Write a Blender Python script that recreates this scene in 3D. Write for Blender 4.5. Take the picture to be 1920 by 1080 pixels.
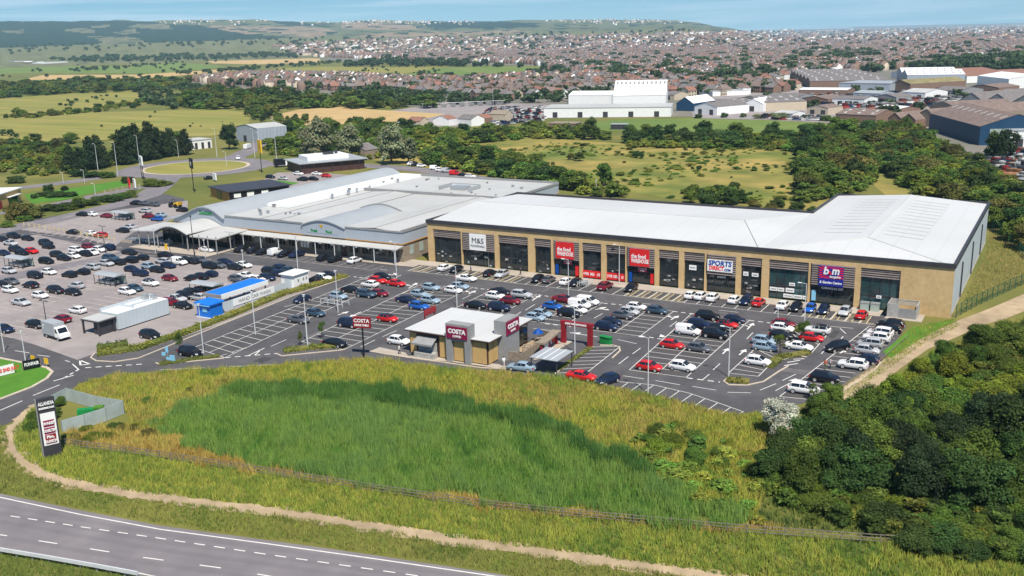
import bpy, math, random
import numpy as np
from mathutils import Vector, Matrix
random.seed(7); rng = np.random.default_rng(7)
R = math.radians
for o in list(bpy.data.objects): bpy.data.objects.remove(o)
S = bpy.context.scene; COL = S.collection
# ---------------------------------------------------------------- camera
FPX, PITCH, ROLL, YAW, CH = 1839.61, 0.253645, -0.025141, -0.523316, 51.077
cp, sp, cyw, syw = math.cos(PITCH), math.sin(PITCH), math.cos(YAW), math.sin(YAW)
FWD = np.array([syw*cp, cyw*cp, -sp]); _r = np.array([cyw, -syw, 0.]); _u = np.cross(_r, FWD)
RGT = math.cos(ROLL)*_r + math.sin(ROLL)*_u; UPV = -math.sin(ROLL)*_r + math.cos(ROLL)*_u
cam = bpy.data.cameras.new('camera'); camo = bpy.data.objects.new('camera', cam); COL.objects.link(camo)
cam.sensor_width = 36; cam.lens = 36*FPX/1920; cam.clip_start = 1; cam.clip_end = 60000
camo.matrix_world = Matrix(((RGT[0], UPV[0], -FWD[0], 0), (RGT[1], UPV[1], -FWD[1], 0), (RGT[2], UPV[2], -FWD[2], CH), (0, 0, 0, 1)))
S.camera = camo
# ---------------------------------------------------------------- sky, sun, exposure
SUN_EL = R(57); SUN = Vector((0.72*math.cos(SUN_EL), -0.69*math.cos(SUN_EL), math.sin(SUN_EL))).normalized()
W = bpy.data.worlds.new('World'); S.world = W; W.use_nodes = True
nt = W.node_tree; nt.nodes.clear(); N = nt.nodes.new; LK = nt.links.new
tc = N('ShaderNodeTexCoord'); sx = N('ShaderNodeSeparateXYZ'); LK(tc.outputs['Generated'], sx.inputs[0])
mx = N('ShaderNodeMath'); mx.operation = 'MAXIMUM'; mx.inputs[1].default_value = 0.015; LK(sx.outputs[2], mx.inputs[0])
ad = N('ShaderNodeMath'); ad.operation = 'ADD'; ad.inputs[1].default_value = 0.05; LK(mx.outputs[0], ad.inputs[0])
cb = N('ShaderNodeCombineXYZ'); LK(sx.outputs[0], cb.inputs[0]); LK(sx.outputs[1], cb.inputs[1]); LK(ad.outputs[0], cb.inputs[2])
sky = N('ShaderNodeTexSky'); sky.sky_type = 'NISHITA'; sky.sun_disc = False
sky.sun_elevation = SUN_EL; sky.sun_rotation = math.atan2(SUN.x, SUN.y); sky.altitude = 50
sky.air_density = 1.0; sky.dust_density = 0.1; sky.ozone_density = 4
LK(cb.outputs[0], sky.inputs[0])
mp = N('ShaderNodeMapping'); mp.inputs['Scale'].default_value = (4, 4, 110); LK(tc.outputs['Generated'], mp.inputs[0])
no = N('ShaderNodeTexNoise'); no.inputs['Scale'].default_value = 1.3; no.inputs['Detail'].default_value = 6; LK(mp.outputs[0], no.inputs['Vector'])
cr = N('ShaderNodeValToRGB'); cr.color_ramp.elements[0].position = .44; cr.color_ramp.elements[1].position = .66
cr.color_ramp.elements[1].color = (.5, .5, .5, 1); LK(no.outputs[0], cr.inputs[0])
mxc = N('ShaderNodeMixRGB'); mxc.inputs[2].default_value = (9.5, 10.3, 11, 1); LK(cr.outputs[0], mxc.inputs[0]); LK(sky.outputs[0], mxc.inputs[1])
hsv = N('ShaderNodeHueSaturation'); hsv.inputs['Saturation'].default_value = 1.55; LK(mxc.outputs[0], hsv.inputs['Color'])
bg = N('ShaderNodeBackground'); bg.inputs[1].default_value = 0.07; LK(hsv.outputs[0], bg.inputs[0])
wo = N('ShaderNodeOutputWorld'); LK(bg.outputs[0], wo.inputs[0])
sl = bpy.data.lights.new('sun', 'SUN'); sl.energy = 4.9; sl.angle = R(.5); sl.color = (1, .94, .83)
so = bpy.data.objects.new('sun', sl); COL.objects.link(so); so.rotation_euler = (-SUN).to_track_quat('-Z', 'Y').to_euler(); so.location = (0, 0, 300)
S.view_settings.view_transform = 'Standard'; S.view_settings.look = 'None'; S.view_settings.exposure = 0.38; S.view_settings.gamma = 1
S.cycles.max_bounces = 5; S.cycles.diffuse_bounces = 2; S.cycles.glossy_bounces = 2; S.cycles.transparent_max_bounces = 6; S.cycles.volume_bounces = 1
# ---------------------------------------------------------------- geometry helpers
def at(x, y, z=0.):                       # photo pixel -> point at height z
    d = FWD*FPX + RGT*(x-960) - UPV*(y-540); t = (z-CH)/d[2]
    return np.array([0, 0, CH]) + t*d
def ray(x, y, dist):
    d = FWD*FPX + RGT*(x-960) - UPV*(y-540); return np.array([0, 0, CH]) + d*(dist/math.hypot(d[0], d[1]))
def px(P):
    P = np.atleast_2d(np.asarray(P, float)); d = P - np.array([0, 0, CH]); z = d@FWD
    return np.stack([960+FPX*(d@RGT)/z, 540-FPX*(d@UPV)/z, z], -1)
def inpoly(pts, poly):
    pts = np.atleast_2d(pts); poly = np.asarray(poly, float); x, y = pts[:, 0], pts[:, 1]; res = np.zeros(len(pts), bool); j = len(poly)-1
    for i in range(len(poly)):
        xi, yi = poly[i][:2]; xj, yj = poly[j][:2]
        with np.errstate(divide='ignore', invalid='ignore'):
            res ^= ((yi > y) != (yj > y)) & (x < (xj-xi)*(y-yi)/(yj-yi)+xi)
        j = i
    return res
class MB:
    def __init__(s): s.v = []; s.f = []; s.m = []
    def poly(s, pts, m=0):
        n = len(s.v); s.v += [tuple(float(c) for c in p) for p in pts]; s.f.append(tuple(range(n, n+len(pts)))); s.m.append(m); return s
    def box(s, x0, x1, y0, y1, z0, z1, m=0):
        n = len(s.v); s.v += [(x, y, z) for z in (z0, z1) for x, y in ((x0, y0), (x1, y0), (x1, y1), (x0, y1))]
        for f in ((3, 2, 1, 0), (4, 5, 6, 7), (0, 1, 5, 4), (1, 2, 6, 5), (2, 3, 7, 6), (3, 0, 4, 7)): s.f.append(tuple(n+i for i in f)); s.m.append(m)
        return s
    def prism(s, pts, z0, z1, m=0):         # plan outline, counter-clockwise
        n = len(s.v); k = len(pts); s.v += [(float(p[0]), float(p[1]), z0) for p in pts] + [(float(p[0]), float(p[1]), z1) for p in pts]
        s.f.append(tuple(range(n+k-1, n-1, -1))); s.m.append(m); s.f.append(tuple(range(n+k, n+2*k))); s.m.append(m)
        for i in range(k): j = (i+1) % k; s.f.append((n+i, n+j, n+k+j, n+k+i)); s.m.append(m)
        return s
    def ext(s, prof, p0, p1, ax, up=(0, 0, 1), m=0):   # profile (a,b) in the plane ax/up, swept p0->p1
        n = len(s.v); k = len(prof); A = np.array(ax, float); U = np.array(up, float)
        for P in (p0, p1): s.v += [tuple(np.array(P, float)+A*a+U*b) for a, b in prof]
        s.f.append(tuple(range(n+k-1, n-1, -1))); s.m.append(m); s.f.append(tuple(range(n+k, n+2*k))); s.m.append(m)
        for i in range(k): j = (i+1) % k; s.f.append((n+i, n+j, n+k+j, n+k+i)); s.m.append(m)
        return s
    def tube(s, p0, p1, r0, r1=None, n=8, m=0):
        p0 = np.array(p0, float); p1 = np.array(p1, float); r1 = r0 if r1 is None else r1
        d = p1-p0; d = d/np.linalg.norm(d); a = np.cross(d, [0, 0, 1.] if abs(d[2]) < .9 else [1., 0, 0]); a /= np.linalg.norm(a); b = np.cross(d, a)
        k = len(s.v)
        for P, rr in ((p0, r0), (p1, r1)):
            s.v += [tuple(P+rr*(math.cos(2*math.pi*i/n)*a+math.sin(2*math.pi*i/n)*b)) for i in range(n)]
        for i in range(n): j = (i+1) % n; s.f.append((k+i, k+j, k+n+j, k+n+i)); s.m.append(m)
        s.f.append(tuple(range(k+n-1, k-1, -1))); s.f.append(tuple(range(k+n, k+2*n))); s.m += [m, m]
        return s
    def bar(s, p0, p1, w, z0, z1, m=0):    # upright wall-like slab between two plan points
        a = np.array(p0[:2], float); b = np.array(p1[:2], float); d = b-a; d /= np.linalg.norm(d)+1e-9; q = np.array([-d[1], d[0]])*w/2
        return s.prism([a-q, b-q, b+q, a+q], z0, z1, m)
    def mesh(s, name, mats):
        me = bpy.data.meshes.new(name); me.from_pydata(s.v, [], s.f); me.polygons.foreach_set('material_index', s.m)
        for m in (mats if isinstance(mats, (list, tuple)) else [mats]): me.materials.append(m)
        me.update(); return me
def npmesh(name, V, F, mats, col=None, mi=None, smooth=False):
    V = np.asarray(V, np.float32); F = np.asarray(F, np.int32); k = F.shape[1]
    me = bpy.data.meshes.new(name); me.vertices.add(len(V)); me.vertices.foreach_set('co', V.ravel())
    me.loops.add(F.size); me.loops.foreach_set('vertex_index', F.ravel()); me.polygons.add(len(F))
    me.polygons.foreach_set('loop_start', np.arange(0, F.size, k, dtype=np.int32)); me.polygons.foreach_set('loop_total', np.full(len(F), k, np.int32))
    if mi is not None: me.polygons.foreach_set('material_index', np.asarray(mi, np.int32))
    if smooth: me.polygons.foreach_set('use_smooth', np.ones(len(F), bool))
    for m in (mats if isinstance(mats, (list, tuple)) else [mats]): me.materials.append(m)
    if col is not None:                     # one colour per face
        a = me.color_attributes.new('Col', 'FLOAT_COLOR', 'CORNER'); c = np.ones((len(F), 4), np.float32); c[:, :3] = col
        a.data.foreach_set('color', np.repeat(c, k, 0).ravel())
    me.update(); return me
ORI = {}
def tag(o, label=None, cat=None, group=None, kind=None):
    if label: o['label'] = label
    if cat: o['category'] = cat
    if group: o['group'] = group
    if kind: o['kind'] = kind
    return o
def thing(name, label, cat, loc=(0, 0, 0), rz=0., group=None):
    o = bpy.data.objects.new(name, None); COL.objects.link(o); o.location = tuple(float(c) for c in loc[:3]) if len(loc) > 2 else (float(loc[0]), float(loc[1]), 0); o.rotation_euler[2] = rz
    o.empty_display_size = .5; ORI[o] = (np.array(o.location), rz); return tag(o, label, cat, group)
def ob(name, mb, mats, parent=None, local=False, smooth=False):
    if parent is not None:
        if not local and isinstance(mb, MB):
            L, rz = ORI[parent]; c, s_ = math.cos(-rz), math.sin(-rz); out = []
            for v in mb.v:
                d = np.array(v)-L; out.append((c*d[0]-s_*d[1], s_*d[0]+c*d[1], d[2]))
            mb.v = out
    me = mb.mesh(name, mats) if isinstance(mb, MB) else mb
    if smooth: me.polygons.foreach_set('use_smooth', [True]*len(me.polygons))
    o = bpy.data.objects.new(name, me); COL.objects.link(o)
    if parent is not None: o.parent = parent; ORI[o] = ORI[parent]
    else: ORI[o] = (np.zeros(3), 0.)
    return o
def struct(name, mb, mats): return tag(ob(name, mb, mats), kind='structure')
def dup(o, parent=None):
    c = o.copy(); COL.objects.link(c)
    if parent is not None: c.parent = parent
    for ch in o.children: dup(ch, c)
    return c
# ---------------------------------------------------------------- materials
def mat(name, col, rough=.7, var=.12, scale=1., col2=None, metal=0., spec=.3, coord='Object', bump=0., detail=5., emit=None, big=None, bigs=.02, stretch=None):
    m = bpy.data.materials.new(name); m.use_nodes = True; t = m.node_tree; b = t.nodes['Principled BSDF']; n = t.nodes.new; l = t.links.new
    b.inputs['Roughness'].default_value = rough; b.inputs['Metallic'].default_value = metal; b.inputs['Specular IOR Level'].default_value = spec
    tcn = n('ShaderNodeTexCoord'); ns = n('ShaderNodeTexNoise'); ns.inputs['Scale'].default_value = scale; ns.inputs['Detail'].default_value = detail
    if coord == 'World':
        g = n('ShaderNodeNewGeometry'); vec = g.outputs['Position']
    else: vec = tcn.outputs[coord]
    if stretch: mpn = n('ShaderNodeMapping'); mpn.inputs['Scale'].default_value = stretch; mpn.inputs['Rotation'].default_value = (0, 0, .5); l(vec, mpn.inputs[0]); vec = mpn.outputs[0]
    l(vec, ns.inputs['Vector'])
    rp = n('ShaderNodeValToRGB'); rp.color_ramp.elements[0].position = .3; rp.color_ramp.elements[1].position = .7
    c1 = col; c2 = col2 or tuple(min(1, c*(1+var)) for c in col)
    if col2 is None: c1 = tuple(c*(1-var) for c in col)
    rp.color_ramp.elements[0].color = (*c1, 1); rp.color_ramp.elements[1].color = (*c2, 1)
    l(ns.outputs[0], rp.inputs[0]); out = rp.outputs[0]
    if big:
        n2 = n('ShaderNodeTexNoise'); n2.inputs['Scale'].default_value = bigs; n2.inputs['Detail'].default_value = 4; l(vec, n2.inputs['Vector'])
        r2 = n('ShaderNodeValToRGB'); r2.color_ramp.elements[0].position = .42; r2.color_ramp.elements[1].position = .62; l(n2.outputs[0], r2.inputs[0])
        mm = n('ShaderNodeMixRGB'); l(r2.outputs[0], mm.inputs[0]); l(out, mm.inputs[1]); 
        m3 = n('ShaderNodeMixRGB'); m3.blend_type = 'MULTIPLY'; m3.inputs[0].default_value = 1; l(out, m3.inputs[1]); m3.inputs[2].default_value = (*big, 1)
        l(m3.outputs[0], mm.inputs[2]); out = mm.outputs[0]
    l(out, b.inputs['Base Color'])
    if bump:
        bp = n('ShaderNodeBump'); bp.inputs['Strength'].default_value = bump; bp.inputs['Distance'].default_value = .1; l(ns.outputs[0], bp.inputs['Height']); l(bp.outputs[0], b.inputs['Normal'])
    if emit: b.inputs['Emission Color'].default_value = (*emit, 1); b.inputs['Emission Strength'].default_value = 1
    return m
def stripes(m, axis, period, depth=.25, width=.5):  # ribbed cladding / seams: darkens thin lines in base colour and bumps
    t = m.node_tree; b = t.nodes['Principled BSDF']; n = t.nodes.new; l = t.links.new
    g = n('ShaderNodeNewGeometry'); s = n('ShaderNodeSeparateXYZ'); l(g.outputs['Position'], s.inputs[0])
    w = n('ShaderNodeMath'); w.operation = 'PINGPONG'; w.inputs[1].default_value = period/2; l(s.outputs[axis], w.inputs[0])
    q = n('ShaderNodeMath'); q.operation = 'LESS_THAN'; q.inputs[1].default_value = period/2*width; l(w.outputs[0], q.inputs[0])
    src = b.inputs['Base Color'].links[0].from_socket
    mm = n('ShaderNodeMixRGB'); mm.blend_type = 'MULTIPLY'; mm.inputs[2].default_value = (1-depth,)*3+(1,); l(q.outputs[0], mm.inputs[0]); l(src, mm.inputs[1]); l(mm.outputs[0], b.inputs['Base Color'])
    return m
def leafmat(name, tint=(1, 1, 1), rand=.35, hue=0., upn=False):
    m = bpy.data.materials.new(name); m.use_nodes = True; t = m.node_tree; b = t.nodes['Principled BSDF']; n = t.nodes.new; l = t.links.new
    b.inputs['Roughness'].default_value = .65; b.inputs['Specular IOR Level'].default_value = .15
    a = n('ShaderNodeAttribute'); a.attribute_name = 'Col'
    oi = n('ShaderNodeObjectInfo'); mr = n('ShaderNodeMapRange'); mr.inputs[3].default_value = 1-rand; mr.inputs[4].default_value = 1+rand; l(oi.outputs['Random'], mr.inputs[0])
    hs = n('ShaderNodeHueSaturation'); mr2 = n('ShaderNodeMapRange'); mr2.inputs[3].default_value = .5-hue; mr2.inputs[4].default_value = .5+hue*.4
    w = n('ShaderNodeTexWhiteNoise'); w.noise_dimensions = '1D'; l(oi.outputs['Random'], w.inputs['W']); l(w.outputs[0], mr2.inputs[0]); l(mr2.outputs[0], hs.inputs['Hue'])
    l(mr.outputs[0], hs.inputs['Value']); l(a.outputs[0], hs.inputs['Color'])
    mu = n('ShaderNodeMixRGB'); mu.blend_type = 'MULTIPLY'; mu.inputs[0].default_value = 1; mu.inputs[2].default_value = (*tint, 1); l(hs.outputs[0], mu.inputs[1])
    l(mu.outputs[0], b.inputs['Base Color'])
    if upn:         # blades of grass are lit like the sward they make up
        gn = n('ShaderNodeNewGeometry'); va = n('ShaderNodeVectorMath'); va.inputs[1].default_value = (.1, -.1, 1.1); l(gn.outputs['Normal'], va.inputs[0]); vn = n('ShaderNodeVectorMath'); vn.operation = 'NORMALIZE'; l(va.outputs[0], vn.inputs[0]); l(vn.outputs[0], b.inputs['Normal'])
    tr = n('ShaderNodeBsdfTranslucent'); l(mu.outputs[0], tr.inputs[0]); mi = n('ShaderNodeMixShader'); mi.inputs[0].default_value = .25
    l(b.outputs[0], mi.inputs[1]); l(tr.outputs[0], mi.inputs[2]); l(mi.outputs[0], t.nodes['Material Output'].inputs[0])
    return m
M = {}
M['white'] = mat('white_paint', (.78, .78, .77), .5, .04, .5)
M['roofwhite'] = stripes(mat('white_roof_sheet', (.56, .56, .555), .5, .03, .12, coord='World', big=(.93, .93, .92), bigs=.06), 0, 4.0, .05, .09)
M['roofgrey'] = stripes(mat('pale_grey_roof_sheet', (.47, .465, .45), .55, .05, .15, coord='World', big=(.92, .92, .91), bigs=.05), 0, 5.0, .04, .1)
M['roofmid'] = mat('grey_roof_sheet', (.33, .35, .37), .5, .05, .2, coord='World')
M['clad'] = stripes(mat('blue_grey_cladding', (.36, .40, .45), .5, .05, .3, coord='World'), 0, .6, .12, .3)
M['cladpale'] = stripes(mat('pale_blue_cladding', (.48, .53, .56), .5, .04, .3, coord='World'), 1, .9, .07, .2)
M['buff'] = mat('buff_brick', (.56, .395, .20), .85, .1, 1.2, coord='World', bump=.2, big=(.88, .87, .85), bigs=.25)
M['buffpanel'] = mat('buff_panel', (.50, .33, .13), .7, .06, .8)
M['charcoal'] = mat('charcoal_metal', (.045, .043, .05), .5, .15, .6)
M['slat'] = mat('bronze_louvre', (.30, .25, .23), .5, .15, .8)
M['glass'] = mat('dark_shop_glass', (.012, .02, .024), .06, .5, .35, spec=.8)
M['glassteal'] = mat('teal_shop_glass', (.02, .055, .06), .08, .4, .3, spec=.8)
M['glasspale'] = mat('pale_glass', (.33, .40, .36), .15, .2, .6, spec=.6)
M['metal'] = mat('galvanised_steel', (.45, .47, .48), .4, .1, 2, metal=.5)
M['pole'] = mat('pale_grey_pole', (.55, .56, .57), .5, .06, 1)
M['red'] = mat('red_sign', (.62, .018, .02), .5, .05, 1)
M['burg'] = mat('burgundy_sign', (.22, .008, .05), .45, .05, 1)
M['maroon'] = mat('maroon_paint', (.25, .012, .02), .5, .08, 1)
M['blue'] = mat('bright_blue_paint', (.01, .16, .60), .5, .06, 1)
M['signblue'] = mat('sign_blue', (.012, .02, .25), .5, .05, 1)
M['textblue'] = mat('text_blue', (.0, .06, .30), .5, .05, 1)
M['textred'] = mat('text_red', (.75, .01, .01), .5, .05, 1)
M['lightblue'] = mat('pale_blue_sign', (.22, .5, .70), .5, .05, 1)
M['green'] = mat('green_paint', (.01, .22, .05), .5, .1, 1)
M['yellow'] = mat('yellow_paint', (.75, .45, .02), .5, .08, 1)
M['black'] = mat('black_paint', (.012, .012, .015), .4, .2, 1)
M['brown'] = mat('brown_trim', (.07, .035, .03), .55, .1, 1)
M['stone'] = mat('grey_render', (.26, .26, .26), .8, .08, 1)
M['timber'] = mat('weathered_timber', (.26, .21, .16), .85, .25, 3)
M['greytimber'] = mat('silvered_timber', (.36, .35, .33), .85, .2, 2)
M['orangewood'] = mat('orange_cladding', (.45, .22, .05), .7, .15, 2)
M['pave'] = mat('pale_paving', (.42, .36, .30), .85, .1, .6, coord='World', big=(.86, .86, .86), bigs=.15)
M['patch'] = mat('newer_tarmac_patch', (.055, .053, .055), .85, .15, .8, coord='World'); M['worn'] = mat('worn_tarmac', (.13, .12, .12), .9, .15, .8, coord='World')
M['tread'] = mat('tyre_polished_asphalt', (.178, .161, .167), .8, .1, .3, coord='World', big=(.88, .88, .9), bigs=.12, detail=8)
M['weathersteel'] = mat('weathered_steel_panel', (.36, .41, .39), .6, .12, .6)
M['mustard'] = mat('lichen_yellow_roof', (.22, .19, .09), .9, .25, .2, coord='World')
M['kerb'] = mat('kerb_stone', (.50, .42, .33), .85, .1, 1, coord='World')
M['asphalt'] = mat('dark_asphalt', (.094, .089, .093), .85, .12, .5, coord='World', big=(.78, .78, .79), bigs=.09, detail=10)
M['baytone'] = mat('bay_asphalt', (.072, .067, .069), .85, .12, .5, coord='World', detail=8)
M['oldasphalt'] = mat('worn_pinkish_asphalt', (.295, .258, .248), .9, .1, .35, coord='World', big=(.84, .84, .86), bigs=.05, detail=8)
M['road'] = mat('grey_road_asphalt', (.20, .18, .187), .85, .1, .3, coord='World', big=(.84, .84, .86), bigs=.12, detail=8)
M['line'] = mat('white_road_paint', (.68, .66, .62), .7, .12, 1.5, coord='World')
M['oldline'] = mat('worn_road_paint', (.46, .40, .36), .8, .18, 1.2, coord='World')
M['yline'] = mat('cream_road_paint', (.58, .47, .28), .8, .18, 1.2, coord='World')
M['dirt'] = mat('bare_earth_path', (.40, .30, .19), .95, .18, .5, coord='World', big=(.8, .8, .8), bigs=.1, detail=8)
M['mud'] = mat('brown_earth', (.12, .085, .05), .95, .3, .5, coord='World')
M['grass'] = mat('rough_grassland', (.11, .12, .025), .95, .2, .05, col2=(.21, .18, .045), coord='World', big=(.7, .85, .7), bigs=.015, detail=10)
M['field'] = mat('dry_yellow_field', (.19, .18, .04), .95, .12, .1, col2=(.31, .255, .07), coord='World', big=(.82, .95, .75), bigs=.06, detail=10, stretch=(.12, 1, 1))
M['fieldgreen'] = mat('green_field', (.10, .16, .03), .95, .12, .02, col2=(.17, .21, .045), coord='World', detail=8)
M['wheat'] = mat('ripe_wheat', (.40, .27, .11), .95, .1, .05, col2=(.50, .35, .16), coord='World', detail=8)
M['heath'] = mat('dry_heath', (.15, .15, .03), .95, .2, .07, col2=(.40, .28, .08), coord='World', big=(.5, .75, .5), bigs=.022, detail=14)
M['lawn'] = mat('mown_lawn', (.07, .19, .015), .95, .15, .3, coord='World')
M['town'] = mat('town_ground', (.13, .135, .10), .95, .3, .03, col2=(.20, .175, .15), coord='World', detail=10)
M['sea'] = mat('estuary_water', (.30, .40, .42), .5, .05, .01, coord='World')
M['rwall'] = mat('brick_house_wall', (.21, .135, .10), .9, .15, 1)
M['cwall'] = mat('cream_house_wall', (.50, .42, .32), .9, .1, 1)
M['rbrown'] = mat('brown_tiles', (.19, .14, .12), .9, .2, .5); M['rred'] = mat('red_tiles', (.25, .125, .09), .9, .2, .5); M['rgrey'] = mat('grey_tiles', (.17, .152, .148), .9, .2, .5)
M['bark'] = mat('bark', (.09, .065, .045), .95, .3, 4)
M['tyre'] = mat('tyre_rubber', (.012, .012, .013), .8, .2, 2)
M['rim'] = mat('alloy_rim', (.55, .55, .55), .35, .05, 2, metal=.4)
M['carglass'] = mat('car_glass', (.01, .013, .017), .05, .2, 1, spec=.9)
M['lamp'] = mat('headlamp_glass', (.75, .76, .75), .15, .05, 4, spec=.8)
M['tail'] = mat('tail_lamp', (.45, .01, .01), .25, .1, 4)
M['navy'] = mat('navy_cladding', (.012, .05, .11), .55, .1, .5); M['deepgreen'] = mat('dark_green_mesh', (.01, .085, .045), .6, .1, 1); M['railwood'] = mat('old_rail_timber', (.20, .17, .135), .9, .25, 3)
M['leafN'] = leafmat('near_leaves', (1, 1, 1), .28, .03); M['leafM'] = leafmat('tree_leaves', (1, 1, 1), .3, .035); M['blades'] = leafmat('leafy_mass', (1, 1, 1), 0., 0.); M['grassblade'] = leafmat('grass_blades', (1, 1, 1), 0., 0., True)
M['skin'] = mat('skin', (.5, .3, .22), .6, .05, 2)
ORDW = 'first second third fourth fifth sixth seventh eighth ninth tenth eleventh twelfth thirteenth fourteenth fifteenth sixteenth seventeenth eighteenth nineteenth twentieth'.split()
def nth(i): return ORDW[i] if i < 20 else {2: 'twenty-', 3: 'thirty-', 4: 'forty-', 5: 'fifty-', 6: 'sixty-'}[(i+1)//10]+ORDW[(i+1) % 10-1] if (i+1) % 10 else {3: 'thirtieth', 4: 'fortieth', 5: 'fiftieth', 6: 'sixtieth'}[(i+1)//10]
def relabel(items):     # items: (object, look, place); the same look at the same place is told apart by its order from the left
    D = {}
    for o, look, place in items: D.setdefault((look, place), []).append(o)
    for (look, place), L in D.items():
        if len(L) == 1: L[0]['label'] = f'{look} {place}'; continue
        L.sort(key=lambda o: px(o.location)[0][0])
        for i, o in enumerate(L): o['label'] = f'{look}, {nth(i)} from the left {place}'
def text(body, size, m, parent, org, xd, name='lettering', bold=0., center=True, up=(0, 0, 1), shear=0., sx_=1.):
    cu = bpy.data.curves.new('t', 'FONT'); cu.body = body; cu.size = size; cu.offset = bold; cu.extrude = .03; cu.resolution_u = 2; cu.shear = shear
    cu.align_x = 'CENTER' if center else 'LEFT'; cu.align_y = 'CENTER'; o = bpy.data.objects.new('t', cu)
    me = bpy.data.meshes.new_from_object(o); bpy.data.objects.remove(o); bpy.data.curves.remove(cu); me.name = name
    X = np.array(xd, float); X /= np.linalg.norm(X); U = np.array(up, float); Nn = np.cross(X, U); O = np.array(org, float); L, rz = ORI[parent]
    for v in me.vertices:
        P = O + X*v.co.x*sx_ + U*v.co.y + Nn*v.co.z - L; c, s_ = math.cos(-rz), math.sin(-rz); v.co = (c*P[0]-s_*P[1], s_*P[0]+c*P[1], P[2])
    me.materials.clear(); me.materials.append(m); me.update()
    return ob(name, me, m, parent)
# ================================================================ GROUND
g = MB()
xs = [-9000, -3000, -1200, -500, 0, 500, 1500, 5000, 9000]; ys = [-300, 100, 300, 600, 1200, 2500, 5000, 9000, 14000]
for i in range(8):
    for j in range(8): g.poly([(xs[i], ys[j], 0), (xs[i+1], ys[j], 0), (xs[i+1], ys[j+1], 0), (xs[i], ys[j+1], 0)])
struct('ground', g, M['grass'])
def sheet(name, pts, m, z, world=False):
    P = [(*((p[:2]) if world else at(*p)[:2]), z) for p in pts]
    a = sum(P[i][0]*P[(i+1) % len(P)][1]-P[(i+1) % len(P)][0]*P[i][1] for i in range(len(P)))
    return struct(name, MB().poly(P if a > 0 else P[::-1]), m)
sheet('field', [(-120, 224), (120, 212), (300, 208), (400, 204), (470, 212), (465, 238), (400, 255), (230, 262), (0, 268), (-120, 272)], M['field'], .15)
sheet('field', [(-120, 194), (120, 176), (240, 172), (285, 180), (260, 190), (200, 203), (60, 213), (-120, 220)], M['field'], .15)
sheet('field', [(-120, 132), (30, 127), (130, 124), (250, 125), (330, 117), (420, 124), (390, 130), (280, 138), (80, 137), (-120, 141)], M['fieldgreen'], .15)
sheet('field', [(40, 150), (80, 141), (260, 140), (390, 132), (450, 127), (440, 133), (300, 145), (150, 150)], M['wheat'], .15)
sheet('field', [(380, 112), (540, 108), (600, 110), (600, 117), (480, 121), (400, 119)], M['wheat'], .15)
sheet('field', [(490, 136), (520, 128), (600, 125), (720, 126), (830, 126), (740, 141), (600, 140)], M['field'], .15)
sheet('field', [(745, 142), (835, 126), (900, 125), (1012, 125), (1005, 134), (930, 148), (860, 149), (800, 146)], M['fieldgreen'], .15)
sheet('field', [(500, 219), (560, 206), (640, 200), (700, 206), (835, 214), (790, 225), (700, 231), (600, 237), (530, 231)], M['wheat'], .15)
sheet('heath', [(700, 300), (760, 268), (920, 262), (1000, 258), (1180, 270), (1400, 273), (1560, 280), (1600, 310), (1560, 360), (1560, 400), (1370, 383), (1250, 372), (1130, 352), (1040, 340), (900, 330)], M['heath'], .05)
sheet('heath', [(1630, 320), (1670, 330), (1720, 372), (1660, 366), (1640, 350)], M['heath'], .05)
sheet('sports_field', [(1080, 231), (1170, 224), (1400, 221), (1500, 227), (1620, 240), (1610, 255), (1570, 262), (1400, 250), (1200, 246), (1090, 245)], M['fieldgreen'], .05)
sheet('town_ground', [(640, 116), (560, 107), (505, 103), (505, 97), (640, 92), (800, 84), (1100, 74), (1300, 63), (1500, 52), (1960, 42), (1960, 300), (1800, 290), (1740, 250), (1640, 236), (1500, 222), (1260, 219), (1020, 222), (830, 238), (690, 244), (690, 236), (840, 215), (830, 205), (640, 190), (420, 166), (330, 152), (470, 138), (700, 146), (860, 150), (1000, 140), (1020, 124), (860, 121)], M['town'], .10)
# land rising towards the far ridge, with its land cover
TOP = np.array([(-200, 43), (0, 40), (200, 39), (330, 38), (480, 37), (560, 41), (640, 41), (700, 38), (830, 40), (900, 40), (1020, 37), (1160, 37), (1200, 37), (1300, 39), (1400, 44), (1500, 52)], float)
BAS = np.array([(-200, 95), (0, 92), (200, 84), (400, 80), (600, 73), (800, 69), (960, 66), (1100, 61), (1250, 56), (1500, 51)], float)
DD = [2600., 4200., 7000.]
def natural(x, D0=DD[0]): 
    d = FWD*FPX + RGT*(x-960); d = d/np.hypot(d[0], d[1]); return px([d[0]*D0, d[1]*D0, 0])[0][1]
def land_profile(x):
    y0 = natural(x); f = min(1, max(0, (x-1260)/230)); f = f*f*(3-2*f); yb = np.interp(x, BAS[:, 0], BAS[:, 1]); yt = np.interp(x, TOP[:, 0], TOP[:, 1])
    return y0, min(yb*(1-f)+f*(natural(x, DD[1])+.4), y0-.5), yt*(1-f)+f*(natural(x, DD[2])+.6)
def far_at(x, y):
    y0, yb, yt = land_profile(x)
    if y >= y0 or x > 1490: return at(x, max(y, 87.5-.0251*x+9))
    return ray(x, y, np.interp(-y, [-y0, -yb, -yt], DD))
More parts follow.
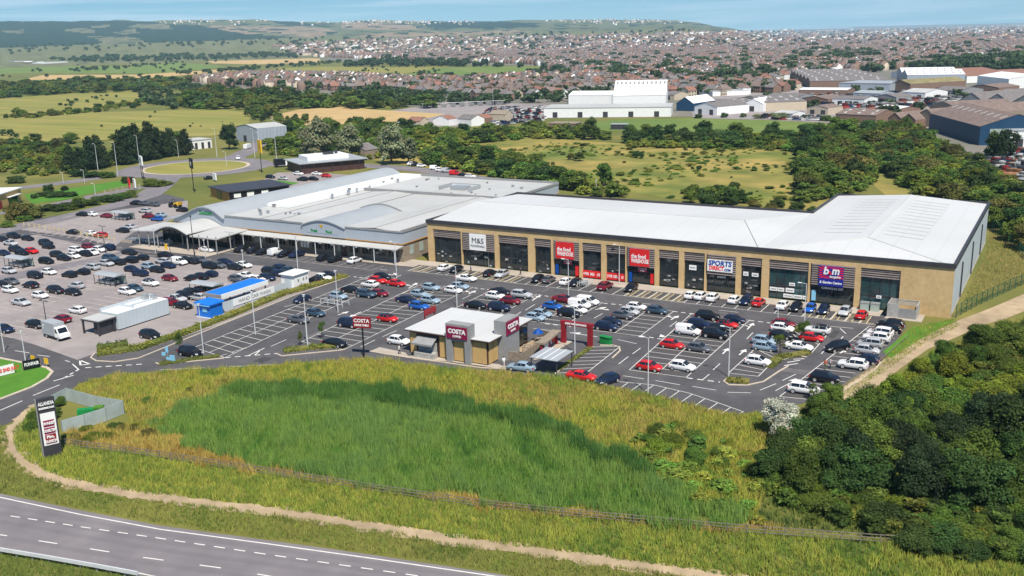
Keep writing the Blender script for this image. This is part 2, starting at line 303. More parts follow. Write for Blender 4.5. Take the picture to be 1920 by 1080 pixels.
def hill_mesh():
    from mathutils import noise
    cs = np.arange(-200, 1501, 7.); rows = np.concatenate([np.linspace(0, 1, 9), np.linspace(1, 2, 25)[1:]]); V = []; PX = []
    for x in cs:
        y0, yb, yt = land_profile(x)
        for t in rows:
            y = np.interp(t, [0, 1, 2], [y0, yb, yt]); D = np.interp(t, [0, 1, 2], DD)
            y += (noise.noise((x*.02, t*3, 0))*2.4+noise.noise((x*.09, t*8, 5))*.8)*max(0, t-1)*min(1, (t-.9))
            P = ray(x, y, D); V.append(P if t else P-[0, 0, 3]); PX.append((x, y, t))
        P = ray(x, yt, 9500); V.append((P[0], P[1], -60)); PX.append((x, yt, 2.2))
    nr = len(rows)+1; F = []; C = []
    wood = [(-200, 44), (0, 42), (180, 39), (260, 41), (300, 44), (380, 49), (430, 59), (480, 67), (545, 70), (500, 74), (310, 80), (190, 83), (100, 88), (-200, 93)]
    wood2 = [(780, 42), (900, 41), (1010, 44), (1000, 52), (900, 55), (800, 53)]; wood3 = [(500, 38), (560, 42), (630, 52), (560, 50), (520, 46)]
    tan = [[(115, 55), (160, 54), (178, 61), (150, 63), (125, 60)], [(165, 48), (200, 46), (198, 55), (170, 54)], [(235, 52), (260, 46), (318, 46), (315, 55), (240, 55)], [(208, 62), (250, 56), (253, 62), (225, 66)], [(160, 68), (250, 70), (268, 80), (195, 82)], [(0, 58), (40, 57), (45, 63), (5, 63)]]
    pink = [[(380, 50), (420, 50), (470, 61), (490, 67), (450, 64)], [(430, 50), (560, 50), (630, 58), (590, 72), (520, 66), (490, 60)], [(660, 66), (760, 62), (960, 58), (1000, 61), (800, 69), (680, 71)], [(640, 42), (740, 44), (800, 54), (760, 58), (640, 55)]]
    for i in range(len(cs)-1):
        for j in range(nr-1):
            a = i*nr+j; F.append((a, a+nr, a+nr+1, a+1)); x, y, t = PX[a]; n_ = noise.noise((x*.05, y*.25, 1)); q = np.array([[x+n_*8, y+n_*2]])
            c = np.array((.20, .20, .09)) if t < 1.05 else np.array((.17, .18, .085))
            if inpoly(q, wood)[0] or inpoly(q, wood2)[0] or inpoly(q, wood3)[0]: c = np.array((.028, .05, .022))
            for p in tan:
                if inpoly(q, p)[0]: c = np.array((.20, .19, .10))
            for p in pink:
                if inpoly(q, p)[0]: c = np.array((.34, .25, .16))
            if t > 1.1 and c[0] > .1 and noise.noise((x*.03+9, y*.4, 3)) > .28: c = np.array((.035, .06, .03))
            C.append(c*(1+.25*n_))
    return npmesh('hills', V, F, M['blades'], np.array(C), smooth=True)
tag(ob('hills', hill_mesh(), M['blades']), kind='structure')
sheet('estuary', [(1180, 62), (1300, 58), (1420, 56), (1600, 53), (1600, 51), (1400, 53.2), (1300, 55.8), (1180, 59)], M['sea'], .3)
# ---------------------------------------------------------------- asphalt, paving, paths
sheet('car_park', [(-150, 470), (60, 412), (180, 392), (300, 362), (345, 372), (350, 400), (250, 432), (440, 440), (640, 475), (800, 490), (1690, 588), (1700, 612), (1655, 675), (1600, 708), (1545, 748), (1430, 772), (1380, 777), (1200, 739), (1080, 713), (900, 700), (700, 683), (600, 678), (480, 687), (300, 697), (200, 706), (150, 719), (110, 749), (60, 776), (0, 800), (-150, 850), (-150, 760), (0, 674), (0, 632)], M['asphalt'], .02)
sheet('car_park', [(-150, 480), (0, 447), (70, 440), (135, 455), (300, 485), (420, 492), (520, 501), (600, 511), (645, 517), (560, 549), (420, 606), (300, 646), (178, 663), (145, 675), (70, 648), (0, 627), (-150, 575)], M['oldasphalt'], .028)
sheet('car_park', [(35, 430), (90, 413), (170, 400), (300, 384), (352, 376), (352, 402), (300, 420), (250, 436), (215, 462), (150, 445), (60, 434)], M['oldasphalt'], .028)
sheet('aisle', [(-150, 555), (0, 515), (160, 487), (235, 470), (250, 474), (180, 492), (20, 527), (-150, 566)], M['road'], .034)
sheet('pavement', [(-128.2, 180.3), (-27.5, 180.3), (-27.5, 184.1), (-128.2, 184.1)], M['pave'], .13, True)
sheet('pavement', [(-210, 166), (-181.5, 166), (-181.5, 176.2), (-128.2, 177.5), (-128.2, 184), (-210, 184)], M['pave'], .12, True)
def kerb(name, pts, w=.25, h=.13, world=False, m='kerb'):
    b = MB(); P = [p[:2] if world else at(*p)[:2] for p in pts]
    for a, c in zip(P, P[1:]): b.bar(a, c, w, 0, h)
    return struct(name, b, M[m])
kerb('kerb', [(-128.2, 180.2), (-27.5, 180.2)], world=True)
def road(name, pts, w, m, z, world=False, rough=False):
    P = np.array([p[:2] if world else at(*p)[:2] for p in pts])
    if rough: t_ = np.arange(0, len(P)-1+1e-6, .05); P = np.column_stack([np.interp(t_, range(len(P)), P[:, q]) for q in (0, 1)])
    D = np.gradient(P, axis=0); D /= np.linalg.norm(D, axis=1)[:, None]; Q = np.stack([-D[:, 1], D[:, 0]], 1)*w/2
    if rough: r9 = np.random.default_rng(3); k9 = np.convolve(r9.uniform(.55, 1.3, len(P)), [.25, .5, .25], 'same'); Q = Q*k9[:, None]; P = P+Q*np.convolve(r9.normal(0, .35, len(P)), [.3, .4, .3], 'same')[:, None]
    b = MB()
    for i in range(len(P)-1): b.poly([(*(P[i]-Q[i]), z), (*(P[i+1]-Q[i+1]), z), (*(P[i+1]+Q[i+1]), z), (*(P[i]+Q[i]), z)])
    return struct(name, b, M[m])
def ringpts(c, r, n=40, sxx=1.): return [(c[0]+r*sxx*math.cos(2*math.pi*i/n), c[1]+r*math.sin(2*math.pi*i/n)) for i in range(n)]
RC = at(368, 314)[:2]; RR = (np.linalg.norm(at(275, 322)[:2]-at(462, 306)[:2]))/2
rb = MB(); o_ = ringpts(RC, RR+11); rb.poly([(x, y, .06) for x, y in o_]); struct('roundabout_road', rb, M['road'])
sheet('roundabout_island', ringpts(RC, RR+1.5), M['kerb'], .10, True); sheet('roundabout_island', ringpts(RC, RR), M['field'], .16, True)
road('road', [(-60, 362), (40, 352), (120, 343), (200, 331), (262, 325)], 9, 'road', .045)
road('road', [(458, 306), (500, 309), (560, 308), (640, 308), (740, 314), (800, 320), (870, 331), (960, 345)], 10, 'road', .05)
road('road', [(430, 300), (462, 285), (480, 277), (492, 268)], 10, 'road', .055)
road('road', [(318, 333), (300, 350), (278, 366), (225, 383), (100, 413), (40, 424), (-100, 455)], 9, 'road', .04)
road('road', [(-60, 408), (60, 392), (180, 367), (262, 352), (300, 350)], 6, 'road', .035)
sheet('car_park', [(478, 345), (520, 324), (565, 322), (680, 330), (660, 348), (560, 352)], M['oldasphalt'], .06)
sheet('forecourt', [(700, 212), (860, 190), (960, 194), (1050, 198), (1020, 222), (850, 238), (760, 236)], M['oldasphalt'], .14)
sheet('forecourt', [(1430, 225), (1640, 235), (1760, 250), (1760, 195), (1640, 165), (1460, 168), (1290, 188), (1300, 222)], M['oldasphalt'], .16)
sheet('main_road', [(-120, 906), (0, 926), (150, 957), (300, 986), (500, 1013), (700, 1041), (960, 1081), (1100, 1105), (300, 1130), (250, 1082), (150, 1058), (60, 1042), (0, 1032), (-120, 1012)], M['road'], .03)
road('footpath', [(70, 757), (38, 790), (22, 815), (24, 840), (45, 868), (78, 889), (130, 906), (230, 925), (350, 940), (480, 956), (700, 987), (960, 1030), (1130, 1053), (1300, 1076), (1450, 1100)], 2.3, 'dirt', .05, False, True)
sheet('earth_track', [(1545, 752), (1600, 712), (1655, 676), (1700, 650), (1745, 625), (1800, 600), (1860, 577), (1935, 545), (1935, 578), (1880, 600), (1835, 612), (1795, 632), (1740, 655), (1690, 690), (1640, 730), (1590, 764)], M['dirt'], .04)
sheet('lawn', [(-120, 660), (0, 672), (40, 680), (88, 690), (97, 697), (88, 709), (60, 725), (0, 748), (-120, 790)], M['lawn'], .06)
kerb('kerb', [(-60, 665), (0, 672), (40, 680), (88, 690), (98, 698), (88, 710), (60, 726), (0, 749)], .5)
sheet('lawn', [(45, 365), (140, 352), (225, 339), (245, 346), (190, 358), (120, 375), (60, 382)], M['lawn'], .05)
sheet('lawn', [(478, 340), (520, 338), (562, 343), (520, 355), (480, 352)], M['lawn'], .07)
sheet('lawn', [(1655, 660), (1715, 612), (1790, 600), (1720, 640), (1670, 672)], M['lawn'], .05)
# ---------------------------------------------------------------- painted markings
ZL = .046
def seg(b, p, q, w=.12, z=ZL):
    p = np.array(p[:2], float); q = np.array(q[:2], float); d = q-p; L = np.linalg.norm(d)
    if L < .01: return
    d /= L; n = np.array([-d[1], d[0]])*w/2; b.poly([(*(p-n), z), (*(q-n), z), (*(q+n), z), (*(p+n), z)])
def pseg(b, p, q, w=.12, z=ZL): seg(b, at(*p), at(*q), w, z)
def dashes(b, pts, on, off, w=.12, z=ZL, world=False):
    P = [np.array(p[:2] if world else at(*p)[:2], float) for p in pts]; s = 0; t = 0
    for a, c in zip(P, P[1:]):
        L = np.linalg.norm(c-a); d = (c-a)/L; u = 0
        while u < L:
            ph = (s+u) % (on+off); step = min((on-ph) if ph < on else (on+off-ph), L-u)
            if ph < on: seg(b, a+d*u, a+d*(u+step), w, z)
            u += max(step, 1e-3)
        s += L
TONE = MB()
def bays(b, L0, L1, R0, R1, n, mid=True, left=True, right=True, w=.12, tone=True, z=ZL, div=.12):
    L0, L1, R0, R1 = [np.array(p[:2], float) for p in (L0, L1, R0, R1)]
    for i in range(n+1):
        t = i/n; seg(b, L0+(L1-L0)*t, R0+(R1-R0)*t, div, z)
    if left: seg(b, L0, L1, w, z+.004)
    if right: seg(b, R0, R1, w, z+.004)
    if mid: seg(b, (L0+R0)/2, (L1+R1)/2, w, z+.008)
    if tone: TONE.poly([(*p, .032) for p in (L0, R0, R1, L1)])
k = MB(); A = at
bays(k, A(364, 652), A(700, 515), A(422, 671), A(752, 516.5), 24)
bays(k, A(566, 641), A(785, 535), A(645, 656), A(887, 539), 18)
bays(k, (-100.2, 142), (-101.5, 167.8), (-90.5, 142), (-91.2, 168), 10)
bays(k, (-86, 151), (-86.3, 168), (-76.5, 151), (-76.7, 168), 7)
bays(k, (-71.2, 150.6), (-71.5, 168), (-61.8, 151), (-62.1, 168), 7)
bays(k, A(1180, 694), A(1297, 588), A(1286.7, 708), A(1405, 601), 14)
bays(k, A(1412, 655), A(1470, 605), A(1450, 663), A(1510, 612), 6, right=False)
bays(k, A(1366, 700), A(1416, 654), A(1422, 706), A(1455, 673), 6, mid=False)
bays(k, A(1478, 630), A(1510, 612), A(1520, 664), A(1556, 622), 5, mid=False, left=False)
bays(k, A(1462, 744), A(1630, 612), A(1545, 752), A(1692, 622), 17, mid=False, right=False)
bays(k, A(1040, 700), A(1113, 651), A(1103, 697), A(1163, 650), 7, mid=False, left=False)
bot = [(1160, 716), (1225, 722), (1290, 737), (1350, 757), (1392, 772)]
for a, c in zip(bot, bot[1:]): pseg(k, a, c)
for i, x in enumerate(range(1178, 1400, 24)):
    y = np.interp(x, [p[0] for p in bot], [p[1] for p in bot]); pseg(k, (x, y), (x-20, y+14))
fx = np.arange(-127.5, -27.5, 2.5)
for x in fx:
    seg(k, (x, 174.4), (x, 180), .13)
seg(k, (-128, 174.35), (-27, 174.35), .12, ZL+.004)
TONE.poly([(-128, 174.3, .032), (-27, 174.3, .032), (-27, 180.1, .032), (-128, 180.1, .032)])
# lane dashes, give-way lines and arrows
dashes(k, [(462, 652), (400, 672)], 3, 1)
for a, c in (((532, 576), (555, 570)), ((300, 694), (620, 679)), ((508, 650), (537, 637)), ((676, 651), (703, 638)), ((717, 632), (744, 620)), ((753, 551), (765, 546)), ((867, 561), (882, 554)), ((985, 582), (1003, 571)), ((968, 591), (977, 585)), ((1047, 671), (1068, 658)),
             ((1114, 597), (1130, 588)), ((1160, 683), (1178, 669)), ((1186, 664), (1201, 653)), ((1256, 613), (1269, 603)), ((1248, 632), (1260, 622)), ((1400, 636), (1412, 624)), ((1337, 694), (1350, 682)), ((1318, 712), (1330, 702)), ((1486, 716), (1454, 733)), ((1540, 664), (1552, 650)), ((1576, 637), (1581, 631)), ((1425, 732), (1455, 720)), ((1467, 714), (1492, 702))):
    if a != (300, 694): pseg(k, a, c, .14)
dashes(k, [(300, 694), (620, 679), (690, 676)], 7, 4, .14)
dashes(k, [(1000, 616), (1038, 621)], 6, 9, .14); dashes(k, [(1068, 624), (1120, 632)], 8, 30, .2)
for a, c in (((1158, 637), (1194, 645)), ((1168, 705), (1208, 711)), ((1229, 714), (1275, 722)), ((1298, 725), (1343, 732)), ((1364, 736), (1408, 737)), ((1348, 582), (1385, 586)), ((1075, 556), (1092, 557)), ((1553, 612), (1600, 616)), ((1204, 569), (1220, 571)), ((712, 505), (726, 507)), ((1575, 616), (1586, 626))): pseg(k, a, c, .14)
for a, c in (((889, 540), (935, 546)), ((778, 531), (790, 533)), ((1009, 553), (1040, 558)), ((1131, 569), (1166, 572)), ((1262, 584), (1306, 590)), ((1405, 601), (1444, 606)), ((1201, 630), (1244, 637)), ((1288, 709), (1350, 717)), ((422, 671), (520, 663)), ((663, 519), (695, 523)), ((1022, 607), (1070, 613)), ((148, 693), (115, 712)), ((160, 690), (270, 683))): dashes(k, [a, c], .9, .7, .3)
def arrow(b, tail, tip, turn=0, s=1.):
    t = np.array(at(*tail)[:2]); p = np.array(at(*tip)[:2]); d = (p-t)/np.linalg.norm(p-t); n = np.array([-d[1], d[0]]); q = p-d*1.5*s; zz = ZL+.002
    seg(b, t, q, .25*s, zz); b.poly([(*(q-n*.6*s), zz), (*(q+n*.6*s), zz), (*p, zz)][::-1])
    if turn: m_ = t+(q-t)*.55; e = m_+d*.8*s+n*turn*1.1*s; seg(b, m_, e, .22*s, zz+.002); b.poly([(*(e-d*.5*s), zz+.002), (*(e+d*.5*s), zz+.002), (*(e+n*turn*.9*s+d*.3*s), zz+.002)])
for tl, tp, tn in (((766, 541), (782, 531), 1), ((878, 552), (893, 545), 1), ((998, 564), (1013, 554), 1), ((1116, 581), (1138, 576), -1), ((1258, 600), (1273, 592), 1), ((1401, 618), (1413, 606), 1), ((1355, 664), (1366, 653), 0), ((1386, 666), (1399, 655), 0), ((634, 591), (655, 584), 0), ((677, 585), (655, 595), 0), ((1243, 633), (1239, 627), 0), ((1088, 626), (1072, 624), 0), ((1575, 663), (1586, 655), 0), ((1500, 712), (1478, 714), 0), ((744, 517), (738, 512), 1)): arrow(k, tl, tp, tn)
pseg(k, (466, 667), (496, 653), .2); pseg(k, (478, 666), (487, 658), .2)
pseg(k, (136, 683), (147, 693), .2); pseg(k, (100, 715), (138, 704), .25); pseg(k, (62, 742), (112, 722), .2); pseg(k, (0, 770), (42, 752), .2)
pseg(k, (28, 658), (55, 662), .16); pseg(k, (70, 666), (93, 669), .16); pseg(k, (122, 676), (131, 679), .16)
tri = [at(150, 676)[:2], at(151, 685)[:2], at(168, 683)[:2]]
for i in range(3): seg(k, tri[i], tri[(i+1) % 3], .3)
for a, c in (((1462, 676), (1478, 672)), ((1476, 680), (1500, 676)), ((1488, 674), (1508, 673)), ((1470, 686), (1496, 682))): pseg(k, a, c, .25)
struct('parking_lines', k, M['line'])
y_ = MB()
for x0, x1 in ((-127.5, -122.5), (-115, -100), (-75, -62.5), (-40, -27.5)):
    xx = x0
    while xx < x1-.1:
        seg(y_, (xx+.2, 174.6), (xx+.2, 179.6), .14, ZL+.01); seg(y_, (xx+1.2, 174.6), (xx+1.2, 179.6), .14, ZL+.01)
        for q in range(5): seg(y_, (xx+.2, 174.8+q), (xx+1.2, 175.5+q), .13, ZL+.014)
        for q in range(3): seg(y_, (xx+1.2+q*.45, 174.5), (xx+1.5+q*.45, 175.3), .13, ZL+.018)
        xx += 2.5
struct('hatched_bay_lines', y_, M['yline'])
# the worn lines of the older car park: columns of back-to-back bays
ol = MB()
for xm, y0, y1 in ((-248, 148, 170), (-232, 140, 166), (-216, 130, 166), (-199.8, 119, 165), (-183.6, 112, 165), (-168.3, 102, 163), (-154.2, 128, 164)):
    n = int((y1-y0)/2.5); bays(ol, (xm-5, y0), (xm-5, y0+2.5*n), (xm+5, y0), (xm+5, y0+2.5*n), n, left=False, right=False, tone=False, w=.16, div=.2)
    if xm > -235: seg(ol, (xm+5, y0), (xm+5, y0+2.5*n), .1)
bays(ol, (-143, 104), (-143, 127), (-138, 104), (-138, 127), 9, mid=False, left=False, right=False, tone=False); bays(ol, (-145, 151), (-145, 164), (-140, 151), (-140, 164), 5, mid=False, left=False, right=False, tone=False)
n = 21; bays(ol, (-188, 171.4), (-135.5, 171.4), (-188, 176), (-135.5, 176), n, mid=False, left=True, right=False, tone=False, w=.16)
for i in range(12): pseg(ol, (60+i*13, 427+i*2.3), (42+i*14, 432+i*2.4), .3)
for i in range(9): pseg(ol, (110+i*16, 421+i*2.2), (98+i*16, 425+i*2.2), .3)
pseg(ol, (116, 409), (136, 405), .4); pseg(ol, (14, 430), (19, 429), .6)
struct('worn_parking_lines', ol, M['oldline']); struct('bay_surface', TONE, M['baytone'])
g2 = random.Random(4); pa_, wo_ = MB(), MB()
for i in range(34):
    x, y = g2.uniform(-132, -26), g2.uniform(104, 173)
    if not inpoly(px([(x, y, 0)])[:, :2], [(200, 700), (640, 510), (1680, 600), (1540, 740), (1380, 760), (900, 690), (600, 675)])[0]: continue
    L, w = g2.uniform(1.5, 7), g2.uniform(.5, 2.2); (pa_ if i % 2 else wo_).poly([(x, y, .026), (x+w, y, .026), (x+w, y+L, .026), (x, y+L, .026)] if i % 3 else [(x, y, .026), (x+L, y, .026), (x+L, y+w, .026), (x, y+w, .026)])
struct('tarmac_patches', pa_, M['patch']); struct('tarmac_patches', wo_, M['worn'])
ml = MB()
P1 = [(-60, 921), (0, 933), (150, 965), (300, 993), (500, 1020), (700, 1048), (940, 1083)]
for a, c in zip(P1, P1[1:]): pseg(ml, a, c, .17)
dashes(ml, [(20, 968), (150, 988), (300, 1010), (500, 1040), (760, 1077), (900, 1098)], 1.3, 1.1, .15); dashes(ml, [(-20, 1000), (30, 1008), (140, 1025), (270, 1046), (410, 1065), (560, 1090)], 2.4, 4.2, .15)
P2 = [(-40, 1027), (0, 1033), (75, 1045), (190, 1063), (260, 1075), (330, 1090)]
for a, c in zip(P2, P2[1:]): pseg(ml, a, c, .15)
for off in (948, 962, 978, 1006):
    pts_ = [(-60, off-12), (0, off), (150, off+27), (300, off+53), (500, off+80), (700, off+108), (900, off+138)]
    road('road', pts_, .7, 'tread', .034+off*.000002)
struct('road_markings', ml, M['line'])
for pts in ([(178, 663), (170, 671), (180, 677), (215, 679), (260, 672), (420, 607), (560, 551), (655, 519)], [(292, 681), (300, 684), (420, 672)], [(519, 664), (528, 668), (640, 657), (648, 655)], [(1366, 708), (1357, 716), (1366, 722), (1400, 723), (1432, 716), (1462, 696), (1478, 687)], [(1455, 672), (1470, 667), (1485, 666), (1513, 670)], [(1040, 702), (1085, 668), (1112, 651)], [(1125, 648), (1150, 648), (1160, 651), (1163, 658), (1148, 672)], [(692, 659), (720, 664), (765, 671), (810, 677), (900, 690), (960, 693)], [(1545, 756), (1640, 695), (1652, 680)]): kerb('kerb', pts)
sheet('pavement', [(692, 660), (712, 652), (760, 662), (765, 668), (800, 668), (935, 684), (956, 690), (930, 691), (850, 680), (765, 672)], M['pave'], .10)
sheet('drive_lane_island', [(1000, 676), (1015, 655), (1040, 640), (1072, 637), (1073, 642), (1050, 655), (1030, 672)], M['pave'], .10)
# ================================================================ BUILDINGS
def arc(x0, x1, z0, zp, n=14):
    return [(x0+(x1-x0)*i/n, z0+(zp-z0)*math.sin(math.pi*i/n)) for i in range(n+1)]
# ---- retail terrace
X0, X1, YF, XN, YN, YB = -128.5, -16.2, 184.16, -50.8, 227.1, 254.1
rt = thing('retail_building', 'long buff brick retail building with white roof and six shop signs', 'building', (-72, YF, 0))
BAYS = [(-127, -119.4), (-119.1, -110.5), (-109.5, -102), (-100.4, -96.3), (-95.7, -89.5), (-88.8, -84.4), (-83.3, -78.9), (-78.6, -72.4), (-71.5, -67.2), (-66.1, -61.8), (-61.4, -55.4), (-54.4, -50.3), (-48.9, -41.4), (-41, -32.9), (-31.9, -25)]
SIGNB = (1, 4, 7, 10, 13)
w = MB(); w.box(X0, X1, YF, YF+.9, 7.8, 9.15)
px0 = X0
for a, b in BAYS: w.box(px0, a, YF, YF+.9, 0, 7.8); px0 = b
w.box(px0, X1, YF, YF+.9, 0, 7.8); w.box(X0, X0+.5, YF+.9, YN, 0, 9.15); w.box(X0+.5, XN-.5, YN-.5, YN, 0, 9.15); w.box(XN-.5, XN, YN-.5, YB, 0, 9.15)
ob('wall', w, M['buff'], rt)
ob('side_wall', MB().box(X1-.5, X1, YF+.9, YB-.5, .4, 9.15), M['cladpale'], rt)
ob('back_wall', MB().box(XN, X1, YB-.5, YB, 0, 9.15), M['cladpale'], rt)
ob('plinth', MB().box(X1-.45, X1+.06, YF+.9, YB, 0, .4), M['pave'], rt)
for y in (198, 218, 238): ob('downpipe', MB().box(X1, X1+.25, y, y+.35, .6, 7.4), M['charcoal'], rt)
f = MB(); f.box(X0-.25, X1+.25, YF-.25, YF+.25, 9.15, 9.95); f.box(X1-.25, X1+.25, YF+.25, YB+.2, 9.15, 9.95); f.box(X0-.25, X0+.2, YF+.25, YN+.2, 9.15, 9.95)
f.box(X0+.2, XN-.2, YN-.2, YN+.2, 9.15, 9.95); f.box(XN-.2, XN+.2, YN-.2, YB+.2, 9.15, 9.95); f.box(XN+.2, X1-.25, YB-.2, YB+.2, 9.15, 9.95)
ob('fascia', f, M['charcoal'], rt)
r_ = MB(); e, ym = 9.45, (YF+YN)/2; zr = 10.9; xr = XN-9.5; xm = (XN+X1)/2; zq = 10.7
r_.poly([(X0+.2, YF+.25, e), (XN-.2, YF+.25, e), (xr, ym, zr), (X0+.2, ym, zr)]); r_.poly([(XN-.2, YF+.25, e), (XN-.2, YN-.2, e), (xr, ym, zr)]); r_.poly([(X0+.2, ym, zr), (xr, ym, zr), (XN-.2, YN-.2, e), (X0+.2, YN-.2, e)])
A0, A1, B0, B1 = (XN+.2, YF+.25, e), (X1-.25, YF+.25, e), (X1-.25, YB-.2, e), (XN+.2, YB-.2, e); Q0, Q1 = (xm, YF+14, zq), (xm, YB-.2, zq)
r_.poly([A0, A1, Q0]); r_.poly([A1, B0, Q1, Q0]); r_.poly([B0, B1, Q1]); r_.poly([B1, A0, Q0, Q1])
r_.box(XN-.2, XN+.2, YF+.25, YN-.2, e-.2, e-.02)
ob('roof', r_, M['roofwhite'], rt)
for q in range(12):
    y = YF+19+q*3.9
    for s in (-1, 1): ob('rooflight', MB().poly([(xm+s*2, y, zq-.12), (xm+s*9.5, y, zq-.66), (xm+s*9.5, y+.45, zq-.66), (xm+s*2, y+.45, zq-.12)][::s]), M['roofgrey'], rt)
rg = MB(); rg.bar((X0+.3, ym), (xr, ym), .35, zr-.01, zr+.05); rg.tube((xr, ym, zr+.02), (XN-.2, YF+.3, e+.04), .12, n=4); rg.tube((xm, YF+14, zq), (xm, YB-.3, zq), .14, n=4); rg.tube((XN+.2, YF+.3, e+.03), (xm, YF+14, zq+.02), .09, n=4); rg.tube((X1-.3, YF+.3, e+.03), (xm, YF+14, zq+.02), .09, n=4)
ob('ridge_capping', rg, M['roofgrey'], rt)
for i, (a, b) in enumerate(BAYS):
    sg = i in SIGNB; zl = 3.8 if sg else 6.1; y0 = YF-.12 if sg else YF+.25; l = MB()
    lk = MB().box(a+(.25 if sg else 0), b, y0+.122, y0+.22, zl, 7.75)
    z = zl
    while z < 7.6: l.box(a+(.25 if sg else 0), b, y0-.08, y0+.12, z, z+.2); z += .42
    lo = ob('louvre', l, M['slat'], rt); ob('backing', lk, M['charcoal'], lo)
    gm = M['glassteal'] if i in (12, 14) else M['glass']
    gl = ob('glazing', MB().box(a, b, YF+.6, YF+.7, .13, zl+.1), gm, rt); mu = MB(); n = max(3, round((b-a)/1.6))
    for q in range(n+1): x = a+.06+(b-a-.12)*q/n; mu.box(x-.04, x+.04, YF+.5, YF+.6, .13, zl)
    mu.box(a, b, YF+.5, YF+.61, 2.6, 2.72); ob('mullion', mu, M['charcoal'], gl)
rnd = random.Random(3)
ST = [M['metal'], M['stone'], M['charcoal'], M['glasspale'], M['greytimber'], M['cladpale'], M['timber']]
for i in (0, 1, 2, 3, 5, 6, 8, 9, 11):       # what shows through the shop windows
    a, b = BAYS[i]
    for q in range(6): x = rnd.uniform(a+.4, b-1); z = rnd.uniform(.2, 2.4); ob('window_display', MB().box(x, x+rnd.uniform(.25, .8), YF+.44, YF+.49, z, z+rnd.uniform(.12, .45)), ST[rnd.randrange(7)], rt)
def sign(x0, x1, z0, z1, m, y=YF-.35): return ob('sign', MB().box(x0, x1, y, y+.2, z0, z1), M[m], rt)
YS = YF-.36; XD = (1, 0, 0)
s = sign(-116.9, -112.6, 3.9, 7.6, 'white'); text('M&S', 1.75, M['black'], s, (-114.7, YS, 6.05), XD, bold=.0); text('FOODHALL', .72, M['black'], s, (-114.7, YS, 4.85), XD, bold=.004)
for xc, xl in ((-92.8, -95.3), (-75.6, -78.1)):
    s = sign(xc-2.15, xc+2.1, 3.95, 7.55, 'red'); text('the food', 1.2, M['white'], s, (xc-1.8, YS, 6.0), XD, bold=.035, center=False, sx_=.78); text('WAREHOUSE', 1.2, M['white'], s, (xc-1.8, YS, 5.0), XD, bold=.03, center=False, sx_=.53)
    s = ob('door_sign', MB().box(xc-.4, xc+1.5, YF+.1, YF+.3, 2.75, 3.7), M['burg'], rt); text('FOOD IN', .5, M['white'], s, (xc+.55, YF+.09, 3.35), XD, sx_=.9); text('STORE', .3, M['white'], s, (xc+.55, YF+.09, 2.95), XD)
    ob('poster', MB().box(xc-2.6, xc-1.9, YF+.3, YF+.45, .3, 2.4), M['textblue'], rt); ob('poster', MB().box(xc+2.2, xc+3, YF+.3, YF+.45, .3, 2.4), M['red'], rt)
s = sign(-61.1, -56.0, 4.45, 6.75, 'white'); text('SPORTS', 1.42, M['textblue'], s, (-58.55, YS, 6.1), XD, bold=.045, sx_=.95, shear=.12); text('DIRECT', 1.12, M['textred'], s, (-60.75, YS, 5.1), XD, bold=.04, center=False, sx_=.78, shear=.12); text('.COM', .68, M['textblue'], s, (-57.75, YS, 4.92), XD, bold=.03, center=False, shear=.12, sx_=.82)
s = sign(-39.4, -34.9, 3.75, 7.6, 'signblue'); ray_ = MB(); cxx, czz = -37.15, 6.35
for q in range(28):
    a0 = 2*math.pi*q/28; a1 = a0+math.pi/28; P = []
    for a_, in ((a0,), (a1,)):
        c, sn = math.cos(a_), math.sin(a_); t = min(2.22/abs(c) if abs(c) > 1e-6 else 99, (1.22 if sn > 0 else 1.15)/abs(sn) if abs(sn) > 1e-6 else 99); P.append((cxx+c*t, YF-.37, czz+sn*t))
    ray_.poly([(cxx, YF-.37, czz), P[0], P[1]])
ob('rays', ray_, M['textred'], s); el = MB(); el.poly([(cxx+1.65*math.cos(2*math.pi*q/24), YF-.385, czz+.05+.72*math.sin(2*math.pi*q/24)) for q in range(24)]); ob('badge', el, M['signblue'], s)
text('b', 2.0, M['white'], s, (cxx-.95, YF-.41, czz+.3), XD, bold=.06, shear=.15); text('&', .9, M['textred'], s, (cxx-.2, YF-.44, czz+.0), XD, bold=.03); text('m', 2.0, M['white'], s, (cxx+.8, YF-.41, czz+.38), XD, bold=.06, shear=.15, sx_=.9)
text('bargains', .62, M['white'], s, (cxx+.75, YF-.43, czz-.72), XD, bold=.015, shear=.2); text('& Garden Centre', .66, M['white'], s, (cxx, YF-.37, 4.45), XD, bold=.02, sx_=.86)
s = ob('door_sign', MB().box(-39.2, -34.6, YF+.2, YF+.35, 2.75, 3.6), M['black'], rt); text('CLEARANCE ALL COST', .52, M['white'], s, (-36.9, YF+.19, 3.2), XD, bold=.02, sx_=.75)
s = ob('door_sign', MB().box(-59.6, -57, YF+.2, YF+.35, 2.9, 3.6), M['black'], rt); text('SPORTS', .5, M['white'], s, (-58.3, YF+.19, 3.25), XD, bold=.02)
for a, b in (BAYS[5], BAYS[6]):
    s = ob('window_banner', MB().box(a, b, YF+.3, YF+.45, .25, 1.75), M['red'], rt)
    for q, t_ in enumerate(('4 FOR', 'SALE', '£10') if a < -85 else ('2 FOR', 'DEAL', '£3')): text(t_, .85, M['white'], s, (a+.75+q*1.45, YF+.29, 1.0), XD, bold=.02, sx_=.55)
pst = [(-65.1, -63.6, 4.1, 5.1), (-54, -53, 4.0, 4.8), (-52.3, -51, 4.0, 4.7), (-48.7, -47.2, 1.6, 2.3), (-47.1, -45.9, 1.6, 2.3), (-45.6, -44, 1.6, 2.4), (-45, -43.9, 2.9, 3.5), (-46, -44.2, .5, 1.2), (-44.1, -42.4, .5, 1.2), (-42.3, -41.5, .5, 1.2), (-29, -28.1, 2.2, 2.75)]
